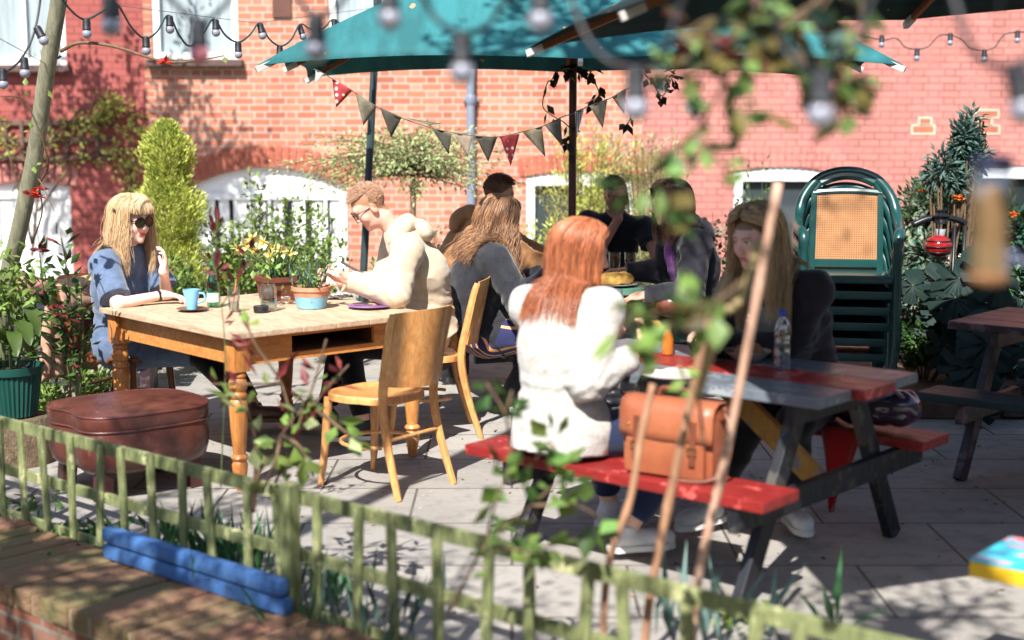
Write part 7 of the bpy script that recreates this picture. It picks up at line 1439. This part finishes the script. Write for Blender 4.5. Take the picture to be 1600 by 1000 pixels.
string('near blurred festoon cable with big bulbs sagging along the top of the picture', [(140, -60, 3.35), (172, -8, 3.3), (235, -30, 3.25), (262, -5, 3.2), (310, 33, 3.15), (352, 8, 3.12), (385, -45, 3.1), (440, -45, 3.05), (470, 5, 3.0), (494, 24, 3.0), (530, 8, 2.95), (560, -40, 2.9), (608, -30, 2.85), (650, -20, 2.8), (680, 28, 2.8), (720, 52, 2.75), (762, 40, 2.72), (800, -10, 2.7), (845, -30, 2.7), (882, -20, 2.65), (915, 55, 2.6), (950, 95, 2.58), (993, 105, 2.55), (1035, 85, 2.5), (1070, -10, 2.5), (1110, -50, 2.45), (1190, -20, 2.4), (1225, 75, 2.4), (1282, 112, 2.35), (1335, 70, 2.3), (1362, 0, 2.3), (1400, -60, 2.3), (1470, -50, 2.25), (1510, 60, 2.2), (1545, 100, 2.2), (1592, 100, 2.2), (1660, 60, 2.2)],
       [(172, -8, 3.3), (310, 34, 3.15), (494, 25, 3.0), (608, -28, 2.85), (722, 54, 2.75), (845, -28, 2.7), (994, 106, 2.55), (1284, 112, 2.35), (1586, 100, 2.2, (.25, 0, -1))], .0058, M_cab, 1.0, special={1: M_pinkb})
# thin support wire
q = [at(-10, 55, 6.8), at(105, 85, 7.2)]; t = T('support_wire', 'thin grey wire stretched across the upper left window', 'wire', q[0]); b = MB(); b.tube([at(-10, 55, 6.8), at(72, 100, 7.25)], .0022, 5); b.build('strand', mat('galvanised wire', (.35, .36, .38), .4, metal=.8), t)
b = MB(); b.tube([at(180, 8, 7.3), at(400, 36, 8.6), at(588, 12, 10.15)], .0018, 5); b.build('strand', mat('galvanised wire', (1, 1, 1)), t)
# bunting
def flagmat(name, c, dots=None, check=False):
    k = NT(name); col = k.mix(k.ramp(k.noise(60, 3), .35, .7), lin(c), tuple(v * .75 for v in lin(c)))
    if dots:
        vo = k.n('TexVoronoi'); vo.inputs['Scale'].default_value = 28; vo.inputs['Randomness'].default_value = .25; k.l(k.obj(), vo.inputs['Vector']); col = k.mix(k.M('LESS_THAN', vo.outputs['Distance'], .30), col, lin(dots))
    if check:
        sp = k.n('SeparateXYZ'); k.l(k.obj(), sp.inputs[0]); f = k.M('MULTIPLY', k.M('LESS_THAN', k.M('FRACT', k.M('MULTIPLY', sp.outputs[0], 90)), .5), 1.); g_ = k.M('LESS_THAN', k.M('FRACT', k.M('MULTIPLY', sp.outputs[2], 90)), .5); col = k.mix(k.M('MULTIPLY', k.M('ADD', f, g_), .5), col, (.6, .6, .58))
    k.set(color=col, rough=.9); tr = k.n('BsdfTranslucent'); k.l(col, tr.inputs[0]); mx = k.n('MixShader'); mx.inputs[0].default_value = .3; k.l(k.b.outputs[0], mx.inputs[1]); k.l(tr.outputs[0], mx.inputs[2]); k.l(mx.outputs[0], k.out.inputs[0]); return k.m
F_red = flagmat('red spotted bunting', (190, 70, 72), (235, 220, 210)); F_grey = flagmat('grey print bunting', (132, 124, 102)); F_dark = flagmat('slate bunting', (96, 94, 82)); F_beige = flagmat('beige bunting', (150, 134, 116)); F_chk = flagmat('checked bunting', (70, 74, 80), check=True); F_pale = flagmat('pale print bunting', (170, 176, 170))
YB = 7.86; cp_ = [(490, 108), (500, 112), (517, 122), (555, 145), (590, 168), (632, 186), (675, 200), (706, 207), (740, 212), (778, 214), (812, 207), (848, 197), (880, 182), (895, 178), (915, 168), (950, 155), (975, 142), (1000, 128)]
t = T('bunting', 'string of triangular cloth pennants, some red with white spots, hung under the teal parasol', 'bunting', at(740, 212, YB)); b = MB(); cs = spline([at(x, y, YB) for x, y in cp_], 4); b.tube(cs, .003, 6); b.build('cord', mat('brown bunting cord', (.12, .08, .06), .8), t, smooth=True)
fl = [(493, 110, 508, 116, 491, 131, F_pale), (518, 121, 551, 141, 526, 168, F_red), (555, 145, 589, 166, 568, 196, F_grey), (594, 168, 628, 183, 611, 215, F_dark), (633, 184, 670, 195, 655, 190, F_grey), (674, 200, 706, 209, 701, 241, F_dark), (709, 209, 739, 213, 731, 245, F_beige), (743, 213, 777, 214, 763, 253, F_dark), (781, 214, 812, 209, 798, 259, F_red), (817, 207, 847, 197, 852, 245, F_grey), (851, 196, 876, 183, 879, 229, F_dark), (898, 174, 913, 168, 901, 216, F_chk), (921, 166, 949, 154, 942, 200, F_grey), (956, 151, 978, 138, 975, 178, F_beige)]
for i, (x0, y0, x1, y1, x2, y2, m) in enumerate(fl):
    A_, B_, C_ = at(x0, y0, YB - .004), at(x1, y1, YB - .004), at(x2, y2, YB + (.02 if i % 2 else -.03)); 
    if i == 4: C_ = at(690, 193, YB + .13)
    vs, fs, g = [], [], 6
    for a_ in range(g + 1):
        for c_ in range(g + 1 - a_): u, v = a_ / g, c_ / g; p = A_ * (1 - u - v) + B_ * u + C_ * v; p.y += .012 * math.sin(6 * u + 4 * v + i); vs.append(p)
    ix = {}; k_ = 0
    for a_ in range(g + 1):
        for c_ in range(g + 1 - a_): ix[(a_, c_)] = k_; k_ += 1
    for a_ in range(g):
        for c_ in range(g - a_):
            fs.append((ix[a_, c_], ix[a_ + 1, c_], ix[a_, c_ + 1]))
            if a_ + c_ < g - 1: fs.append((ix[a_ + 1, c_], ix[a_ + 1, c_ + 1], ix[a_, c_ + 1]))
    b = MB(); b.add(vs, fs); o = b.build('pennant', m, t, smooth=True); o.modifiers.new('s', 'SOLIDIFY').thickness = .0015
# bird feeder
cF = at(1543, 440, 2.35); t = T('bird_feeder', 'blurred seed-filled tube bird feeder hanging near the camera at the upper right', 'bird feeder', cF); h_ = at(1543, 255, 2.35).z - cF.z; L = dict(local=True, autos=40)
b = MB(); b.lathe([(.030, .012), (.031, .014), (.031, h_ - .01), (.030, h_ - .008)], (0, 0, 0), 24); b.build('tube_wall', clearglass('feeder tube', (.9, .92, .95), .3), t, **L); b = MB(); b.lathe([(.001, .014), (.0285, .014), (.0285, h_ * .80), (.001, h_ * .84)], (0, 0, 0), 20); b.build('seed', mat('bird seed', (.50, .30, .12), .9, .5, 180, bump=.6, c2=(.28, .15, .06)), t, **L)
b = MB(); b.lathe([(.001, -.006), (.028, -.004), (.034, .004), (.034, .014), (.030, .016)], (0, 0, 0), 24); b.build('base_cap', mat('amber plastic base', (.30, .14, .06), .4), t, **L); b = MB(); b.lathe([(.033, h_ - .014), (.034, h_ - .012), (.034, h_ + .006), (.028, h_ + .012), (.001, h_ + .014)], (0, 0, 0), 24); b.build('lid', mat('slate blue metal lid', (.09, .10, .17), .35, metal=.6), t, **L)
b = MB(); b.tube([(0, 0, h_ + .01), (0, 0, h_ + .9)], .0015, 5); b.build('hanging_wire', M_cab, t, local=True)
b = MB(); b.lathe([(.008, 0), (.008, .012), (.001, .013)], (.030, -.012, .045), 10, axis=(.9, -.4, 0)); b.tube([(.026, -.01, .035), (.065, -.028, .035)], .003, 6); b.build('perch', mat('slate blue metal lid', (1, 1, 1)), t, **L)
